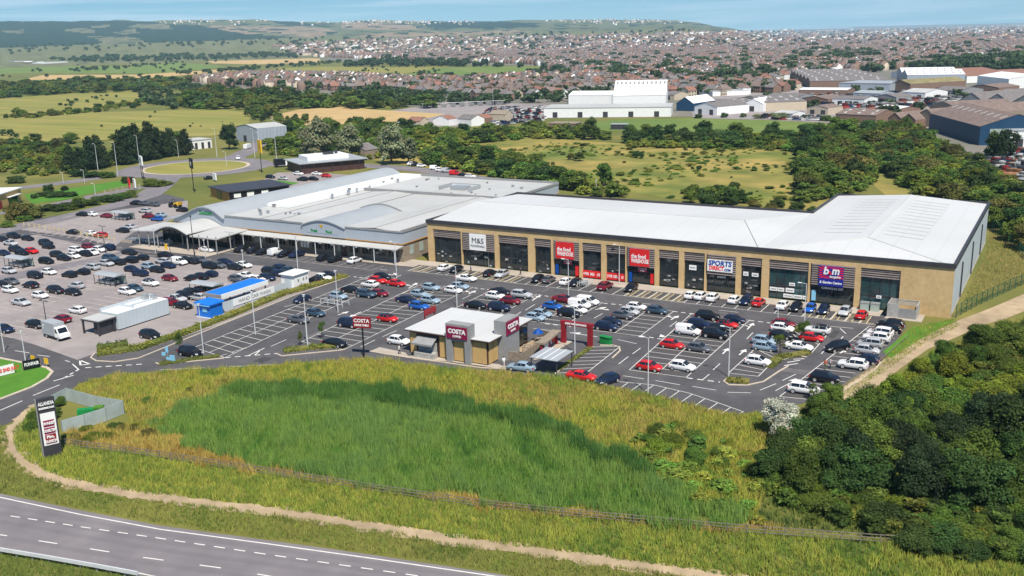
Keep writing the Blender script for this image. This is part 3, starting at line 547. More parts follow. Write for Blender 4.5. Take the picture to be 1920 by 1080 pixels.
for a, b, c, d in pst:
    s = ob('poster', MB().box(a, b, YF+.35, YF+.45, c, d), M['white'], rt); ob('print', MB().box(a+.2, b-.2, YF+.33, YF+.349, (c+d)/2-.1, (c+d)/2+.1), M['stone'], s)
ob('poster', MB().box(-40.7, -39.9, YF+.35, YF+.45, .5, 2.5), M['lightblue'], rt)
# ---- supermarket
sm = thing('supermarket', 'large low supermarket with pale roofs, grey cladding and two arched gables', 'building', (-165, 181, 0))
SX0, SXL, SX1, SF, SB = -209, -189.3, -133.2, 180.3, 260
w = MB(); w.box(SX0+1, SX1, SF+.3, SB, 0, 4.3); ob('wall', w, M['timber'], sm)
u = MB(); u.box(SXL, SX1+.15, SF, SB, 4.5, 7.1); ob('cladding', u, M['clad'], sm)
ob('trim_band', MB().box(SX0, SX1+.25, SF-.1, SB+.1, 4.3, 4.5), M['orangewood'], sm)
prof = [(-211, 5.3), (-208, 5.6), (-205.5, 6.2), (-203, 7.2), (-200.5, 8.3), (-198.3, 9.1), (-196.2, 9.4), (-194.2, 9.15), (-192.2, 8.4), (-190.4, 7.35), (-189.3, 6.7)]
ob('arched_gable', MB().ext([(-208.6, 4.5)]+[(a, b-.35) for a, b in prof[1:]]+[(-189.3, 4.5)], (0, SF-.12, 0), (0, SF+.5, 0), (1, 0, 0)), M['clad'], sm)
ob('barrel_roof', MB().ext(prof+[(a, b-.3) for a, b in prof[::-1]], (0, SF-.7, 0), (0, SB, 0), (1, 0, 0)), M['roofmid'], sm)
gp = [(-163.4, 7)]+arc(-163, -149.8, 7.1, 8.5)+[(-149.6, 7)]
ob('arched_gable', MB().ext([(-163, 4.5)]+arc(-163, -149.8, 6.9, 8.3)+[(-149.8, 4.5)], (0, SF-.2, 0), (0, SF+.2, 0), (1, 0, 0)), M['clad'], sm)
a_ = arc(-163.2, -149.6, 7.05, 8.55); ob('barrel_roof', MB().ext(a_+[(x, z-.25) for x, z in a_[::-1]], (0, SF-.5, 0), (0, SF+23, 0), (1, 0, 0)), M['roofmid'], sm, smooth=False)
ob('roof_coping', MB().ext([(x, z+.35) for x, z in a_]+[(x, z-.1) for x, z in a_[::-1]], (0, SF+22.8, 0), (0, SF+23.3, 0), (1, 0, 0)), M['stone'], sm)
rf = MB(); fx_ = [(-189.4, 7.2), (-178, 7.15), (-170.5, 7.6), (-163, 7.2), (-150, 7.25), (-141, 7.7), (SX1, 7.15)]
for (a, za), (b, zb) in zip(fx_, fx_[1:]): rf.poly([(a, SF+.1, za), (b, SF+.1, zb), (b, 228.4, zb), (a, 228.4, za)])
rf.poly([(-189.4, 229, 7.6), (SX1, 229, 7.6), (SX1, SB, 7.3), (-189.4, SB, 7.3)]); ob('roof', rf, M['roofgrey'], sm)
pp = MB(); pp.box(-182, SX1, 228.4, 229, 7.0, 8.0); pp.box(SX1-.1, SX1+.3, SF-.1, SB, 7.1, 7.75); pp.box(-189.3, -163.2, SF-.15, SF+.25, 7.1, 7.45); pp.box(-149.6, SX1-.1, SF-.15, SF+.25, 7.1, 7.45); pp.box(-189, SX1, SB-.4, SB+.1, 7.2, 7.9)
ob('parapet', pp, M['stone'], sm)
ws = MB(); ws.box(-189.2, -181.5, 196, 258, 7.25, 8.1); ob('roof_plinth', ws, M['white'], sm)
sl_ = MB()
for x, z in ((-170.5, 7.62), (-141, 7.72), (-178, 7.2)): sl_.box(x-.12, x+.12, SF+.4, 228.3, z-.1, z+.05)
sl_.box(-163.4, -163.1, SF+23, 228, 7.2, 7.35); ob('roof_seam', sl_, M['stone'], sm)
for i in range(30):
    x, y = (rnd.uniform(-188, -166), rnd.uniform(183, 196)) if i < 9 else (rnd.uniform(-184, -180), rnd.uniform(198, 256)) if i < 18 else (rnd.uniform(-176, -136), rnd.uniform(231, 257))
    v = MB(); s = rnd.uniform(.3, .7); z0 = 8.1 if 9 <= i < 18 else 7.5; v.box(x-s*.5, x+s*.5, y-s*.5, y+s*.5, z0-.6, z0+s*.8); v.box(x-s*.7, x+s*.7, y-s*.7, y+s*.7, z0+s*.8, z0+s*.95); ob('roof_vent', v, M['metal'] if i % 3 else M['stone'], sm)
pl = MB(); [pl.box(x, x+.12, 236, 243, 7.6, 8.6) for x in (-160, -150)]; pl.box(-160, -150, 236, 236.12, 8.4, 8.6); pl.box(-160, -150, 243, 243.12, 8.4, 8.6); pl.box(-157, -152, 237.5, 241, 7.6, 8.5); ob('roof_plant', pl, M['metal'], sm)
for i in range(14):
    a = -187.4+i*3.85; m_ = [M['glass'], M['glasspale'], M['glass'], M['glass'], M['white']][(0, 2, 1, 3, 0, 2, 4, 0, 3, 1, 0, 2, 0, 3)[i]] if i not in (2, 9) else M['glasspale']
    wd = ob('window', MB().box(a, a+2.9, SF+.16, SF+.32, 1.2, 3.3), m_, sm); fr = MB(); [fr.box(a+q*.95-.04, a+q*.95+.06, SF+.06, SF+.159, 1.2, 3.3) for q in range(4)]; ob('window_frame', fr, M['timber'], wd)
ob('door', MB().box(-151.5, -149.8, SF+.1, SF+.3, .1, 2.9), M['brown'], sm)
for y in (183.3, 187.3): ob('window', MB().box(SX1-.05, SX1+.08, y, y+1.5, 1.4, 3.6), M['glasspale'], sm)
ve = MB(); ve.poly([(-182, 177.2, 3.75), (-132.6, 177.2, 3.75), (-132.6, SF-.1, 4.1), (-182, SF-.1, 4.1)]); ve.poly([(-182, 177.2, 3.6), (-182, SF-.1, 3.9), (-132.6, SF-.1, 3.9), (-132.6, 177.2, 3.6)]); ve.poly([(-182, 177.2, 3.6), (-132.6, 177.2, 3.6), (-132.6, 177.2, 3.75), (-182, 177.2, 3.75)])
for i in range(14):
    x = -180.5+i*3.62; ve.ext([(-.7, 0), (.7, 0), (.2, -.32), (-.2, -.32)], (x, 177.25, 3.62), (x, 177.4, 3.62), (1, 0, 0))
ob('veranda_roof', ve, M['roofgrey'], sm)
for i in range(9): ob('column', MB().tube((-180.5+i*5.9, 177.4, 0), (-180.5+i*5.9, 177.4, 3.6), .11), M['pole'], sm)
cpf = [(-211.5, 4.1), (-207, 4.25), (-203.5, 4.5)]+[(x, z) for x, z in arc(-202, -190.5, 4.6, 6.2, 10)]
ob('canopy', MB().ext(cpf+[(a, b-.22) for a, b in cpf[::-1]], (0, 168.2, 0), (0, SF-.3, 0), (1, 0, 0)), M['roofgrey'], sm)
ob('canopy', MB().poly([(-190.6, 169.2, 4.0), (-181.3, 169.2, 3.95), (-181.3, SF-.2, 4.3), (-190.6, SF-.2, 4.55)]).poly([(-190.6, 169.2, 3.7), (-190.6, SF-.2, 4.3), (-181.3, SF-.2, 4.1), (-181.3, 169.2, 3.65)]).poly([(-190.6, 169.2, 3.7), (-181.3, 169.2, 3.65), (-181.3, 169.2, 3.95), (-190.6, 169.2, 4.0)]).poly([(-181.3, 169.2, 3.65), (-181.3, SF-.2, 4.1), (-181.3, SF-.2, 4.3), (-181.3, 169.2, 3.95)]), M['roofgrey'], sm)
ob('canopy_arch', MB().ext([(x, z-.25) for x, z in cpf[3:]]+[(x, z-.75) for x, z in cpf[:2:-1]], (0, 168.3, 0), (0, 168.6, 0), (1, 0, 0)), M['charcoal'], sm)
for x, y in ((-208.5, 168.6), (-205, 168.6), (-201.6, 168.6), (-190.8, 168.6), (-187.5, 169.4), (-184.5, 169.4), (-181.6, 169.4), (-181.6, 174), (-196.3, 172)): ob('column', MB().tube((x, y, 0), (x, y, 4.4), .16), M['stone'], sm)
en = ob('entrance_glazing', MB().box(-208, -182, 175.8, 176, .12, 4.2), M['glass'], sm); fr = MB(); [fr.box(-207.5+q*2.1, -207.35+q*2.1, 175.7, 175.8, .12, 4.2) for q in range(13)]; ob('glazing_bar', fr, M['charcoal'], en)
s = ob('sign', MB().box(-199, -192.7, SF-.2, SF-.13, 7.15, 8.0), M['clad'], sm); text('Damskdska', 1.25, M['green'], s, (-195.9, SF-.22, 7.6), XD, bold=.04, sx_=.8)
s = ob('sign', MB().box(-161.5, -152, SF-.26, SF-.21, 5.2, 6.3), M['clad'], sm); text('Fresh', .95, M['green'], s, (-159.2, SF-.28, 5.75), XD, bold=.04); text('Food', .95, M['green'], s, (-154.6, SF-.28, 5.75), XD, bold=.04)
text('V', 1.1, M['yellow'], s, (-156.9, SF-.28, 6.9), XD, bold=.05); text('~', 1.6, M['yellow'], s, (-156.9, SF-.28, 7.2), XD, bold=.05)
# ---- coffee shop
cf = thing('coffee_shop', 'small coffee shop with white roof, buff panels and two burgundy signs', 'building', (-85, 132.5, 0))
w = MB(); w.box(-92.6, -77.6, 126.2, 139.4, 0, 4.05); ob('wall', w, M['brown'], cf)
for a, b in ((-92.4, -91.2), (-86.6, -84.75), (-80.3, -77.75)): ob('wall_panel', MB().box(a, b, 126.05, 126.2, .25, 3.75), M['buffpanel'], cf)
ob('wall_panel', MB().box(-83.6, -81.3, 125.72, 125.8, .25, 3.6), M['buffpanel'], cf)
for a, b in ((126.5, 127.6), (127.8, 129.2)): ob('wall_panel', MB().box(-77.6, -77.45, a, b, .25, 3.75), M['buffpanel'], cf)
ob('window', MB().box(-77.6, -77.48, 134.6, 139, .5, 3.6), M['glass'], cf); ob('window', MB().box(-91, -87, 126.08, 126.2, 1.0, 3.2), M['glass'], cf)
rf = MB(); rf.box(-93.3, -76.7, 125.5, 140, 4.05, 4.2); ob('eaves', rf, M['brown'], cf)
rr = MB(); rr.box(-93.2, -76.8, 125.6, 139.9, 4.2, 4.3); ob('roof', rr, M['roofwhite'], cf)
tw = MB(); tw.box(-84.7, -83.7, 125.1, 126.0, 0, 6.5); tw.box(-81.2, -80.3, 125.1, 126.0, 0, 6.5); tw.box(-83.7, -81.2, 125.15, 126.0, 3.7, 6.5); tw.box(-84.7, -80.3, 126.0, 126.9, 4.3, 6.5); ob('sign_tower', tw, M['stone'], cf)
s = ob('sign', MB().box(-84.45, -80.6, 124.95, 125.09, 4.15, 6.15), M['burg'], cf); text('COSTA', 1.0, M['white'], s, (-82.5, 124.94, 5.35), XD, bold=.05); text('COFFEE', .46, M['white'], s, (-82.5, 124.94, 4.55), XD, bold=.015)
t2 = MB(); t2.box(-78.2, -76.1, 129.4, 133.9, 0, 6.6); ob('sign_tower', t2, M['stone'], cf)
s = ob('sign', MB().box(-76.08, -75.95, 129.6, 133.7, 4.2, 6.4), M['burg'], cf); text('COSTA', 1.02, M['white'], s, (-75.94, 131.65, 5.5), (0, 1, 0), bold=.05); text('COFFEE', .46, M['white'], s, (-75.94, 131.65, 4.65), (0, 1, 0), bold=.015)
s = ob('roof_sign', MB().box(-94.0, -93.85, 132.5, 136, 4.5, 5.6).box(-94.1, -93.95, 132.6, 132.8, 3, 4.5).box(-94.1, -93.95, 135.6, 135.8, 3, 4.5), M['maroon'], cf)
aw = MB(); aw.poly([(-91, 124.3, 2.6), (-86.9, 124.3, 2.6), (-87.1, 126.1, 3.4), (-90.8, 126.1, 3.4)]); aw.poly([(-91, 124.3, 2.3), (-86.9, 124.3, 2.3), (-86.9, 124.3, 2.6), (-91, 124.3, 2.6)]); ob('awning', aw, M['stone'], cf)
ob('servery', MB().box(-90.8, -87, 124.6, 126.0, 0, .95).box(-90.7, -87.1, 125.9, 126.0, .95, 2.5), M['greytimber'], cf)
pt = thing('patio_fence', 'brown timber fence around the coffee shop terrace', 'fence', (-75, 136, 0))
pf = MB(); [pf.bar(a, b, .1, 0, 1.5) for a, b in (((-77, 130.2), (-73.6, 130.2)), ((-73.6, 130.2), (-74.2, 142)), ((-74.2, 142), (-77, 143)))]; ob('panel', pf, M['timber'], pt)
ob('deck', MB().box(-77.4, -73.9, 130.3, 142, .02, .14), M['dirt'], pt)
for i in range(5):
    x, y = (-75.8, -74.9)[i % 2], 131.6+i*2.2; t = thing('picnic_table', 'wooden picnic table on the coffee shop terrace', 'table', (x, y, .14), .3*i, 'picnic tables on the terrace'); ORI[t] = (np.array((x, y, .14)), 0)
    ob('tabletop', MB().box(x-.7, x+.7, y-.35, y+.35, .85, .92), M['timber'], t); ob('bench', MB().box(x-.7, x+.7, y-.8, y-.55, .55, .61), M['timber'], t); ob('bench', MB().box(x-.7, x+.7, y+.55, y+.8, .55, .61), M['timber'], t)
    [ob('leg', MB().tube((x+s_*.5, y-.6, .14), (x+s_*.5, y+.2, .85), .05, n=4).tube((x+s_*.5, y+.6, .14), (x+s_*.5, y-.2, .85), .05, n=4), M['timber'], t) for s_ in (-1, 1)]
pr_ = thing('parasol', 'folded dark blue parasol on the coffee shop terrace', 'parasol', (-76.4, 141, 0)); ob('pole', MB().tube((-76.4, 141, 0), (-76.4, 141, 2.4), .04), M['metal'], pr_); ob('canopy', MB().tube((-76.4, 141, 1.5), (-76.4, 141, 2.3), 1.0, .1), M['textblue'], pr_)
ar = thing('height_arch', 'tall dark red drive-through height arch with white lettering', 'arch', (-69.6, 142, 0))
ob('leg', MB().box(-72.45, -71.65, 141.7, 142.3, 0, 3.3), M['maroon'], ar); ob('leg', MB().box(-67.5, -66.7, 141.7, 142.3, 0, 3.3), M['maroon'], ar)
s = ob('crossbeam', MB().box(-72.5, -66.65, 141.65, 142.35, 3.3, 4.0), M['maroon'], ar); text('DRIVE THRU ENTRANCE', .42, M['white'], s, (-69.6, 141.63, 3.65), XD, bold=.02, sx_=.85)
mb_ = thing('order_canopy', 'dark red order point with flat timber top beside the drive-through lane', 'canopy', (-71, 133.5, 0))
P0 = at(1016, 669); P1 = at(1043, 646); dv = (P1-P0)/np.linalg.norm(P1-P0); nv = np.array([-dv[1], dv[0], 0])
for q in (0, .5, 1): p = P0+(P1-P0)*q; ob('post', MB().box(p[0]-.2, p[0]+.2, p[1]-.2, p[1]+.2, 0, 2.2), M['maroon'], mb_)
for q in (.2, .45, .72): p = P0+(P1-P0)*q; ob('menu_board', MB().bar(p, p+dv*1.5, .1, .9, 2.1), M['red'] if q > .5 else M['white'], mb_)
ob('top', MB().bar(P0-dv*.4, P1+dv*.4, 1.6, 2.2, 2.5), M['timber'], mb_)
sh = thing('cycle_shelter', 'grey flat-roofed shelter on thin posts by the drive-through exit', 'shelter', (-67.5, 129, 0))
rp = MB(); rp.box(-70, -65.2, 126.2, 131.8, 2.5, 2.6); ob('roof', rp, M['roofmid'], sh); rb_ = MB(); [rb_.box(-70+q*1.2-.05, -70+q*1.2+.05, 126.2, 131.8, 2.6, 2.66) for q in range(1, 4)]; ob('roof_rib', rb_, M['white'], sh)
for x in (-69.8, -65.4):
    for y in (126.4, 131.6): ob('post', MB().box(x-.07, x+.07, y-.07, y+.07, 0, 2.5), M['charcoal'], sh)
# ---- general sheds and halls
def hall(name, label, fl, fr, depth, h, ridge=0., axis='x', gables=1, wm='white', rm='roofgrey', lights=0, doors=0, z=0., over=.2, cat='building', doorm='charcoal', lean=0.):
    """a building standing on the front line fl-fr (photo pixels of its foot), running back by depth metres"""
    a, b = at(*fl)[:2], at(*fr)[:2]; Lx = np.linalg.norm(b-a); rz = math.atan2(b[1]-a[1], b[0]-a[0])
    t = thing(name, label, cat, (a[0], a[1], 0), rz); W_ = MB().box(0, Lx, 0, depth, 0, h); Rf = MB(); e = over
    if ridge <= 0: Rf.poly([(-e, -e, h+.05), (Lx+e, -e, h+.05+lean), (Lx+e, depth+e, h+.05+lean), (-e, depth+e, h+.05)]); Rf.box(-e, Lx+e, -e, depth+e, h-.25, h+.02)
    else:
        n = gables; S_ = (depth if axis == 'x' else Lx)/n
        for i in range(n):
            u0, um, u1 = i*S_, (i+.5)*S_, (i+1)*S_
            if axis == 'x':
                for x in (0, Lx): W_.poly([(x, u0, h), (x, u1, h), (x, um, h+ridge)])
                Rf.poly([(-e, u0-e*(i == 0), h), (Lx+e, u0-e*(i == 0), h), (Lx+e, um, h+ridge), (-e, um, h+ridge)]); Rf.poly([(-e, um, h+ridge), (Lx+e, um, h+ridge), (Lx+e, u1, h), (-e, u1, h)])
            else:
                for y in (0, depth): W_.poly([(u0, y, h), (u1, y, h), (um, y, h+ridge)])
                Rf.poly([(u0, -e, h), (um, -e, h+ridge), (um, depth+e, h+ridge), (u0, depth+e, h)]); Rf.poly([(um, -e, h+ridge), (u1, -e, h), (u1, depth+e, h), (um, depth+e, h+ridge)])
        Rf.v = [(x, y, zz+.06) for x, y, zz in Rf.v]
    ob('wall', W_, M[wm], t, local=True); r = ob('roof', Rf, M[rm], t, local=True)
    if lights and ridge > 0:
        lm_ = M['stone'] if rm in ('white', 'roofwhite') else M['roofgrey']; n = gables; S_ = (depth if axis == 'x' else Lx)/n; o_ = .1
        for g in range(n):
            for rw in ((.3, .7) if lights < 20 else (.15, .5, .82)):
                for i in range(lights//(2 if lights < 20 else 3)):
                    if axis == 'x':
                        x = (i+.5)*Lx/(lights//(2 if lights < 20 else 3)); y0 = g*S_+S_*.5*rw; zz = h+ridge*rw+.1; dy = S_*.05; ob('rooflight', MB().poly([(x-.7, y0-dy, zz-ridge*.1), (x+.7, y0-dy, zz-ridge*.1), (x+.7, y0+dy, zz+ridge*.1), (x-.7, y0+dy, zz+ridge*.1)]), lm_, r, local=True)
                    else:
                        y = (i+.5)*depth/(lights//2); x0 = g*S_+S_*.5*rw; zz = h+ridge*rw+.1; dx = S_*.05; ob('rooflight', MB().poly([(x0-dx, y-.7, zz-ridge*.1), (x0+dx, y-.7, zz+ridge*.1), (x0+dx, y+.7, zz+ridge*.1), (x0-dx, y+.7, zz-ridge*.1)]), lm_, r, local=True)
    for i in range(doors): x = (i+.35)*Lx/doors; ob('door', MB().box(x, x+min(3, Lx/doors*.4), -.1, -.003, .1, min(3.4, h*.7)), M[doorm], t, local=True)
    return t, rz, Lx
t, rz, Lx = hall('warehouse', 'big white warehouse with long grey lower roof beside the car yard', (1020, 221), (1258, 219), 30, 6, wm='white', rm='roofgrey', doors=5)
hall('warehouse', 'tall white gabled hall with dotted rooflights above the white warehouse', (1150, 205), (1248, 204), 40, 9, 9, 'x', wm='white', rm='white', lights=36)
hall('warehouse', 'low white roofed hall left of the tall dotted hall', (1066, 196), (1146, 196), 25, 6.5, 2.5, 'x', wm='white', rm='white')
hall('warehouse', 'blue walled shed with white pitched roof right of the dotted hall', (1268, 208), (1300, 209), 30, 5, 4, 'y', wm='navy', rm='white')
hall('warehouse', 'white shed with grey roof in front of the grey terraces', (1302, 214), (1344, 217), 28, 5, 2.5, 'y', wm='white', rm='rgrey', doors=2)
hall('warehouse', 'small white gabled shed with bright roof by the field edge', (1392, 209), (1430, 210), 22, 5, 3, 'y', wm='white', rm='white', doors=1)
hall('warehouse', 'cream walled works with long grey-brown roof', (1432, 209), (1512, 206), 45, 5.5, 3, 'x', wm='cwall', rm='rgrey', lights=8)
hall('warehouse', 'grey roofed shed between two white gabled sheds', (1346, 206), (1390, 208), 40, 4.5, 2.2, 'x', wm='stone', rm='rgrey', lights=6)
hall('warehouse', 'long brick shed with pale flat roof in the industrial yard', (1497, 181), (1588, 182), 25, 5, 1, 'x', wm='rwall', rm='white')
hall('warehouse', 'low yellow-white roofed unit behind the cream works', (1336, 181), (1404, 178), 25, 4, wm='white', rm='roofwhite')
hall('warehouse', 'long multi-span factory with grey ridged roofs', (1518, 166), (1662, 164), 190, 6, 3, 'x', gables=6, wm='rwall', rm='rgrey', lights=10)
hall('warehouse', 'teal walled factory with flat grey roof', (1572, 172), (1668, 174), 40, 7, wm='clad', rm='roofmid')
hall('warehouse', 'brick factory hall with mustard yellow roof', (1668, 172), (1706, 174), 60, 6.5, 3, 'y', wm='rwall', rm='mustard')
hall('warehouse', 'large grey walled warehouse with white ribbed roof', (1700, 161), (1808, 160), 90, 9, 3.5, 'x', gables=2, wm='clad', rm='white', lights=16, doors=2)
hall('warehouse', 'wide low factory with dull red roof', (1812, 156), (1960, 150), 110, 6, 3, 'x', gables=2, wm='white', rm='rred')
hall('warehouse', 'white works with glazed front at the right edge', (1890, 168), (1985, 166), 60, 8, 3, 'y', wm='white', rm='white', doors=4)
hall('warehouse', 'brick shed with weathered pinkish roof beside the wood', (1566, 229), (1642, 233), 24, 4.5, 2.4, 'x', wm='rwall', rm='rbrown', lights=6)
hall('warehouse', 'red brick unit under a pale roof', (1640, 214), (1684, 218), 16, 4, 1.2, 'x', wm='rwall', rm='white')
hall('warehouse', 'twin gabled shed with faded pink roof', (1664, 236), (1716, 240), 40, 4, 3, 'y', gables=2, wm='rwall', rm='rbrown')
hall('warehouse', 'wide gabled barn with grey-brown roof beside the blue shed', (1712, 236), (1758, 240), 90, 5, 4, 'y', wm='timber', rm='rbrown')
hall('warehouse', 'three-gabled works with grey roofs at the right edge', (1796, 204), (1945, 212), 70, 5, 5, 'y', gables=3, wm='stone', rm='rgrey')
hall('warehouse', 'low grey-brown roofed hall behind the blue shed', (1742, 214), (1850, 226), 40, 5, 3, 'y', gables=2, wm='timber', rm='rbrown')
t, rz, Lx = hall('blue_shed', 'long blue walled industrial shed with dirty grey roof and rooflights', (1741, 243), (1835, 273), 30, 8, 5, 'x', wm='navy', rm='rbrown', lights=18)
ob('end_glazing', MB().box(Lx-.02, Lx+.15, 4, 26, 1, 7), M['glasspale'], t, local=True)
hall('office_block', 'white office with dark window band beside the blue shed', (1892, 276), (1960, 276), 18, 7, wm='white', rm='roofmid', doors=2)
hall('field_shed', 'low red brick shed with grey flat roof on the sports field', (1028, 241), (1078, 242), 10, 3, wm='rwall', rm='timber', doors=2)
t, rz, Lx = hall('dugout_shelter', 'open-fronted dark shelter with grey frame on the sports field', (1145, 243), (1176, 243), 5, 2.9, wm='charcoal', rm='roofmid')
hall('farm_shed', 'grey metal shed with pale green roof above the roundabout', (444, 264), (484, 269), 17, 7.5, 1.6, 'y', wm='clad', rm='roofgrey', doors=1)
hall('office', 'long white single-storey office behind dark conifers', (362, 281), (398, 277), 12, 4.5, wm='white', rm='roofgrey', doors=3)
t, rz, Lx = hall('restaurant', 'dark-walled restaurant with white upper roof and covered terrace', (566, 327), (684, 316), 18, 4.2, wm='brown', rm='roofmid', over=1.2)
ob('upper_roof', MB().box(4, Lx-5, 4, 15, 4.3, 6), M['white'], t, local=True)
for i in range(7): ob('column', MB().tube((1+i*Lx/7, -1, 0), (1+i*Lx/7, -1, 4), .12), M['brown'], t, local=True)
ob('roof_plant', MB().box(12, 16, 7, 9, 6, 7).box(17, 18, 8, 9, 6, 7.4), M['charcoal'], t, local=True)
t, rz, Lx = hall('drive_through', 'black flat-roofed drive-through with orange timber panels', (396, 369), (431, 380), 21, 3.6, wm='orangewood', rm='charcoal', over=.7)
ob('side_wall', MB().box(Lx+.003, Lx+.15, -.02, 21, 0, 3.3), M['black'], t, local=True); ob('window', MB().box(Lx*.35, Lx*.6, -.1, -.01, .3, 2.8), M['glass'], t, local=True)
for y in (1.5, 6, 11): ob('menu_board', MB().box(Lx+.15, Lx+.22, y, y+2.4, 1.4, 2.8), M['white'], t, local=True)
t, rz, Lx = hall('shop_unit', 'small orange-rendered shop unit with white roof at the left edge', (-14, 398), (42, 379), 16, 5, wm='buffpanel', rm='white', over=.4); ob('window', MB().box(Lx*.55, Lx*.85, -.12, -.01, .2, 3), M['glass'], t, local=True); ob('awning', MB().box(Lx*.5, Lx*.9, -1.2, -.01, 3.1, 3.3), M['white'], t, local=True); ob('door', MB().box(Lx*.22, Lx*.32, -.1, -.01, .1, 2.6), M['maroon'], t, local=True)
hall('shed', 'dark pitched-roof shed half hidden by grey-green trees', (686, 300), (710, 296), 12, 4, 2.5, 'x', wm='timber', rm='rgrey')
for i, (a, b, dd, hh, wm_, rm_, lb) in enumerate((((728, 244), (768, 245), 8, 3, 'white', 'rbrown', 'white bungalow with brown roof below the wheat field'), ((764, 238), (788, 239), 8, 3.5, 'cwall', 'rred', 'cream bungalow beside the wheat field corner'), ((812, 235), (842, 236), 9, 3.5, 'white', 'rred', 'white bungalow with bright red roof near the car yard'), ((858, 235), (884, 237), 10, 4, 'white', 'rgrey', 'white gabled house with grey roof near the car yard'), ((884, 233), (902, 234), 10, 3.5, 'rwall', 'rred', 'brick outbuilding with red roof near the car yard'), ((918, 230), (948, 231), 8, 5, 'cwall', 'timber', 'pale square store beside the car yard'), ((0, 120), (28, 121), 25, 9, 'white', 'rgrey', 'long white works at the far left edge'), ((42, 122), (58, 122), 20, 8, 'rwall', 'white', 'brick works with white roof at far left'), ((60, 122), (74, 122), 20, 6, 'white', 'white', 'white boxy unit left of the long low white unit'), ((80, 122), (128, 120), 20, 5, 'white', 'roofgrey', 'long low white unit on the far left fields'))):
    hall('bungalow' if i < 6 else 'works', lb, a, b, dd, hh, 2.2, 'x' if i % 2 else 'y', wm=wm_, rm=rm_)
sb = thing('substation', 'electricity substation of grey steel frames behind the wheat field', 'substation', at(830, 205))
a = at(792, 204); b = at(930, 198)
for i in range(9): p = a+(b-a)*i/8; ob('gantry', MB().tube(p, p+[0, 0, 3.6], .14, n=5).tube(p+[0, 0, 3.5], p+(b-a)/8+[0, 0, 3.5], .12, n=5), M['metal'], sb); ob('transformer', MB().box(p[0]-2, p[0]+1, p[1]+3, p[1]+6, 0, 2.6), M['stone'], sb)
for i, (x, y, wpx, dp, hh, rg_, ax, wm_, rm_, lb) in enumerate(((1436, 190, 60, 22, 4, 1.5, 'x', 'stone', 'rgrey', 'low grey shed behind the cream works'), (1500, 196, 52, 24, 4, 2, 'y', 'rwall', 'rbrown', 'low brown gabled shed in the lorry yard'), (1560, 198, 60, 20, 4.5, 1.5, 'x', 'white', 'rgrey', 'white-walled low shed in the lorry yard'), (1640, 192, 40, 18, 4, 2, 'y', 'stone', 'rgrey', 'small grey gabled shed in the lorry yard'), (1600, 186, 50, 18, 4.5, 1.5, 'x', 'clad', 'roofmid', 'pale grey flat shed by the teal factory'), (1690, 186, 44, 26, 5, 2, 'x', 'white', 'roofgrey', 'white shed with pale roof before the mustard hall'), (1748, 182, 52, 30, 5, 2, 'x', 'stone', 'rgrey', 'grey shed before the white ribbed warehouse'), (1812, 176, 60, 30, 5, 2, 'y', 'rwall', 'rbrown', 'brown shed before the dull red factory'), (1870, 188, 60, 26, 5, 2, 'x', 'stone', 'rgrey', 'grey low shed at the right edge'), (1322, 200, 40, 16, 3.5, 1.5, 'x', 'white', 'rgrey', 'grey-roofed unit behind the blue shed'), (1224, 186, 40, 16, 4, 2, 'x', 'cwall', 'rgrey', 'cream unit behind the dotted hall'), (1452, 222, 34, 12, 3.2, 1.2, 'x', 'white', 'roofgrey', 'white store at the sports field edge'), (1512, 214, 40, 16, 4, 1.6, 'y', 'cwall', 'rbrown', 'cream gabled store above the field edge cars'))): hall('shed', lb, (x, y), (x+wpx, y+2), dp, hh, rg_, ax, wm=wm_, rm=rm_, doors=2)
# ---- car park buildings
cc = thing('collection_point', 'long pale grey box cabin with open dark canopy end', 'cabin', (-150, 112, 0))
ob('wall', MB().box(-153.8, -149, 113.6, 125.4, .25, 3.2), M['cladpale'], cc); ob('base', MB().box(-153.6, -149.2, 113.8, 125.2, 0, .25), M['black'], cc)
ob('roof', MB().box(-153.7, -149.1, 113.7, 125.3, 3.2, 3.26), M['white'], cc); ob('roof_parapet', MB().box(-153.8, -153.4, 113.6, 125.4, 3.26, 3.7).box(-153.4, -149.6, 117.6, 118, 3.26, 3.6).box(-151.2, -150.8, 118, 124, 3.26, 3.6), M['cladpale'], cc)
ob('canopy_roof', MB().box(-153.8, -149.2, 109.6, 113.4, 2.75, 2.9), M['roofgrey'], cc); ob('canopy_frame', MB().box(-153.9, -149.1, 109.5, 113.4, 2.5, 2.75), M['charcoal'], cc)
for x in (-153.6, -149.4):
    for y in (109.7, 113): ob('post', MB().box(x-.14, x+.14, y-.14, y+.14, 0, 2.5), M['charcoal'], cc)
ob('counter', MB().box(-151.4, -149.6, 110.2, 113.2, 0, 2.2), M['charcoal'], cc)
ob('air_conditioner', MB().box(-153, -152, 122.5, 123.5, 3.3, 4.3), M['metal'], cc); ob('air_conditioner', MB().box(-151.6, -150.6, 123.4, 124.3, 3.3, 4.2), M['metal'], cc)
bk = thing('blue_kiosk', 'bright blue kiosk with overhanging blue roof by the hedge', 'kiosk', (-141, 128, 0))
ob('wall', MB().box(-142.8, -139.3, 126.7, 129.9, .15, 2.6), M['blue'], bk); ob('roof', MB().ext([(-.3, 2.75), (3.8, 2.55), (3.8, 2.8), (-.3, 3.0)], (-142.8, 126.3, 0), (-142.8, 130.3, 0), (1, 0, 0)), M['blue'], bk); ob('roof_edge', MB().box(-143.15, -138.95, 126.25, 126.3, 2.45, 2.62), M['lightblue'], bk)
ob('sign', MB().box(-141.2, -140.1, 126.6, 126.69, 1.2, 2.0), M['lightblue'], bk); ob('base', MB().box(-142.9, -139.2, 126.6, 130, 0, .15), M['white'], bk)
cw = thing('car_wash', 'blue-roofed car wash canopy with white fascia', 'canopy', (-143, 137, 0))
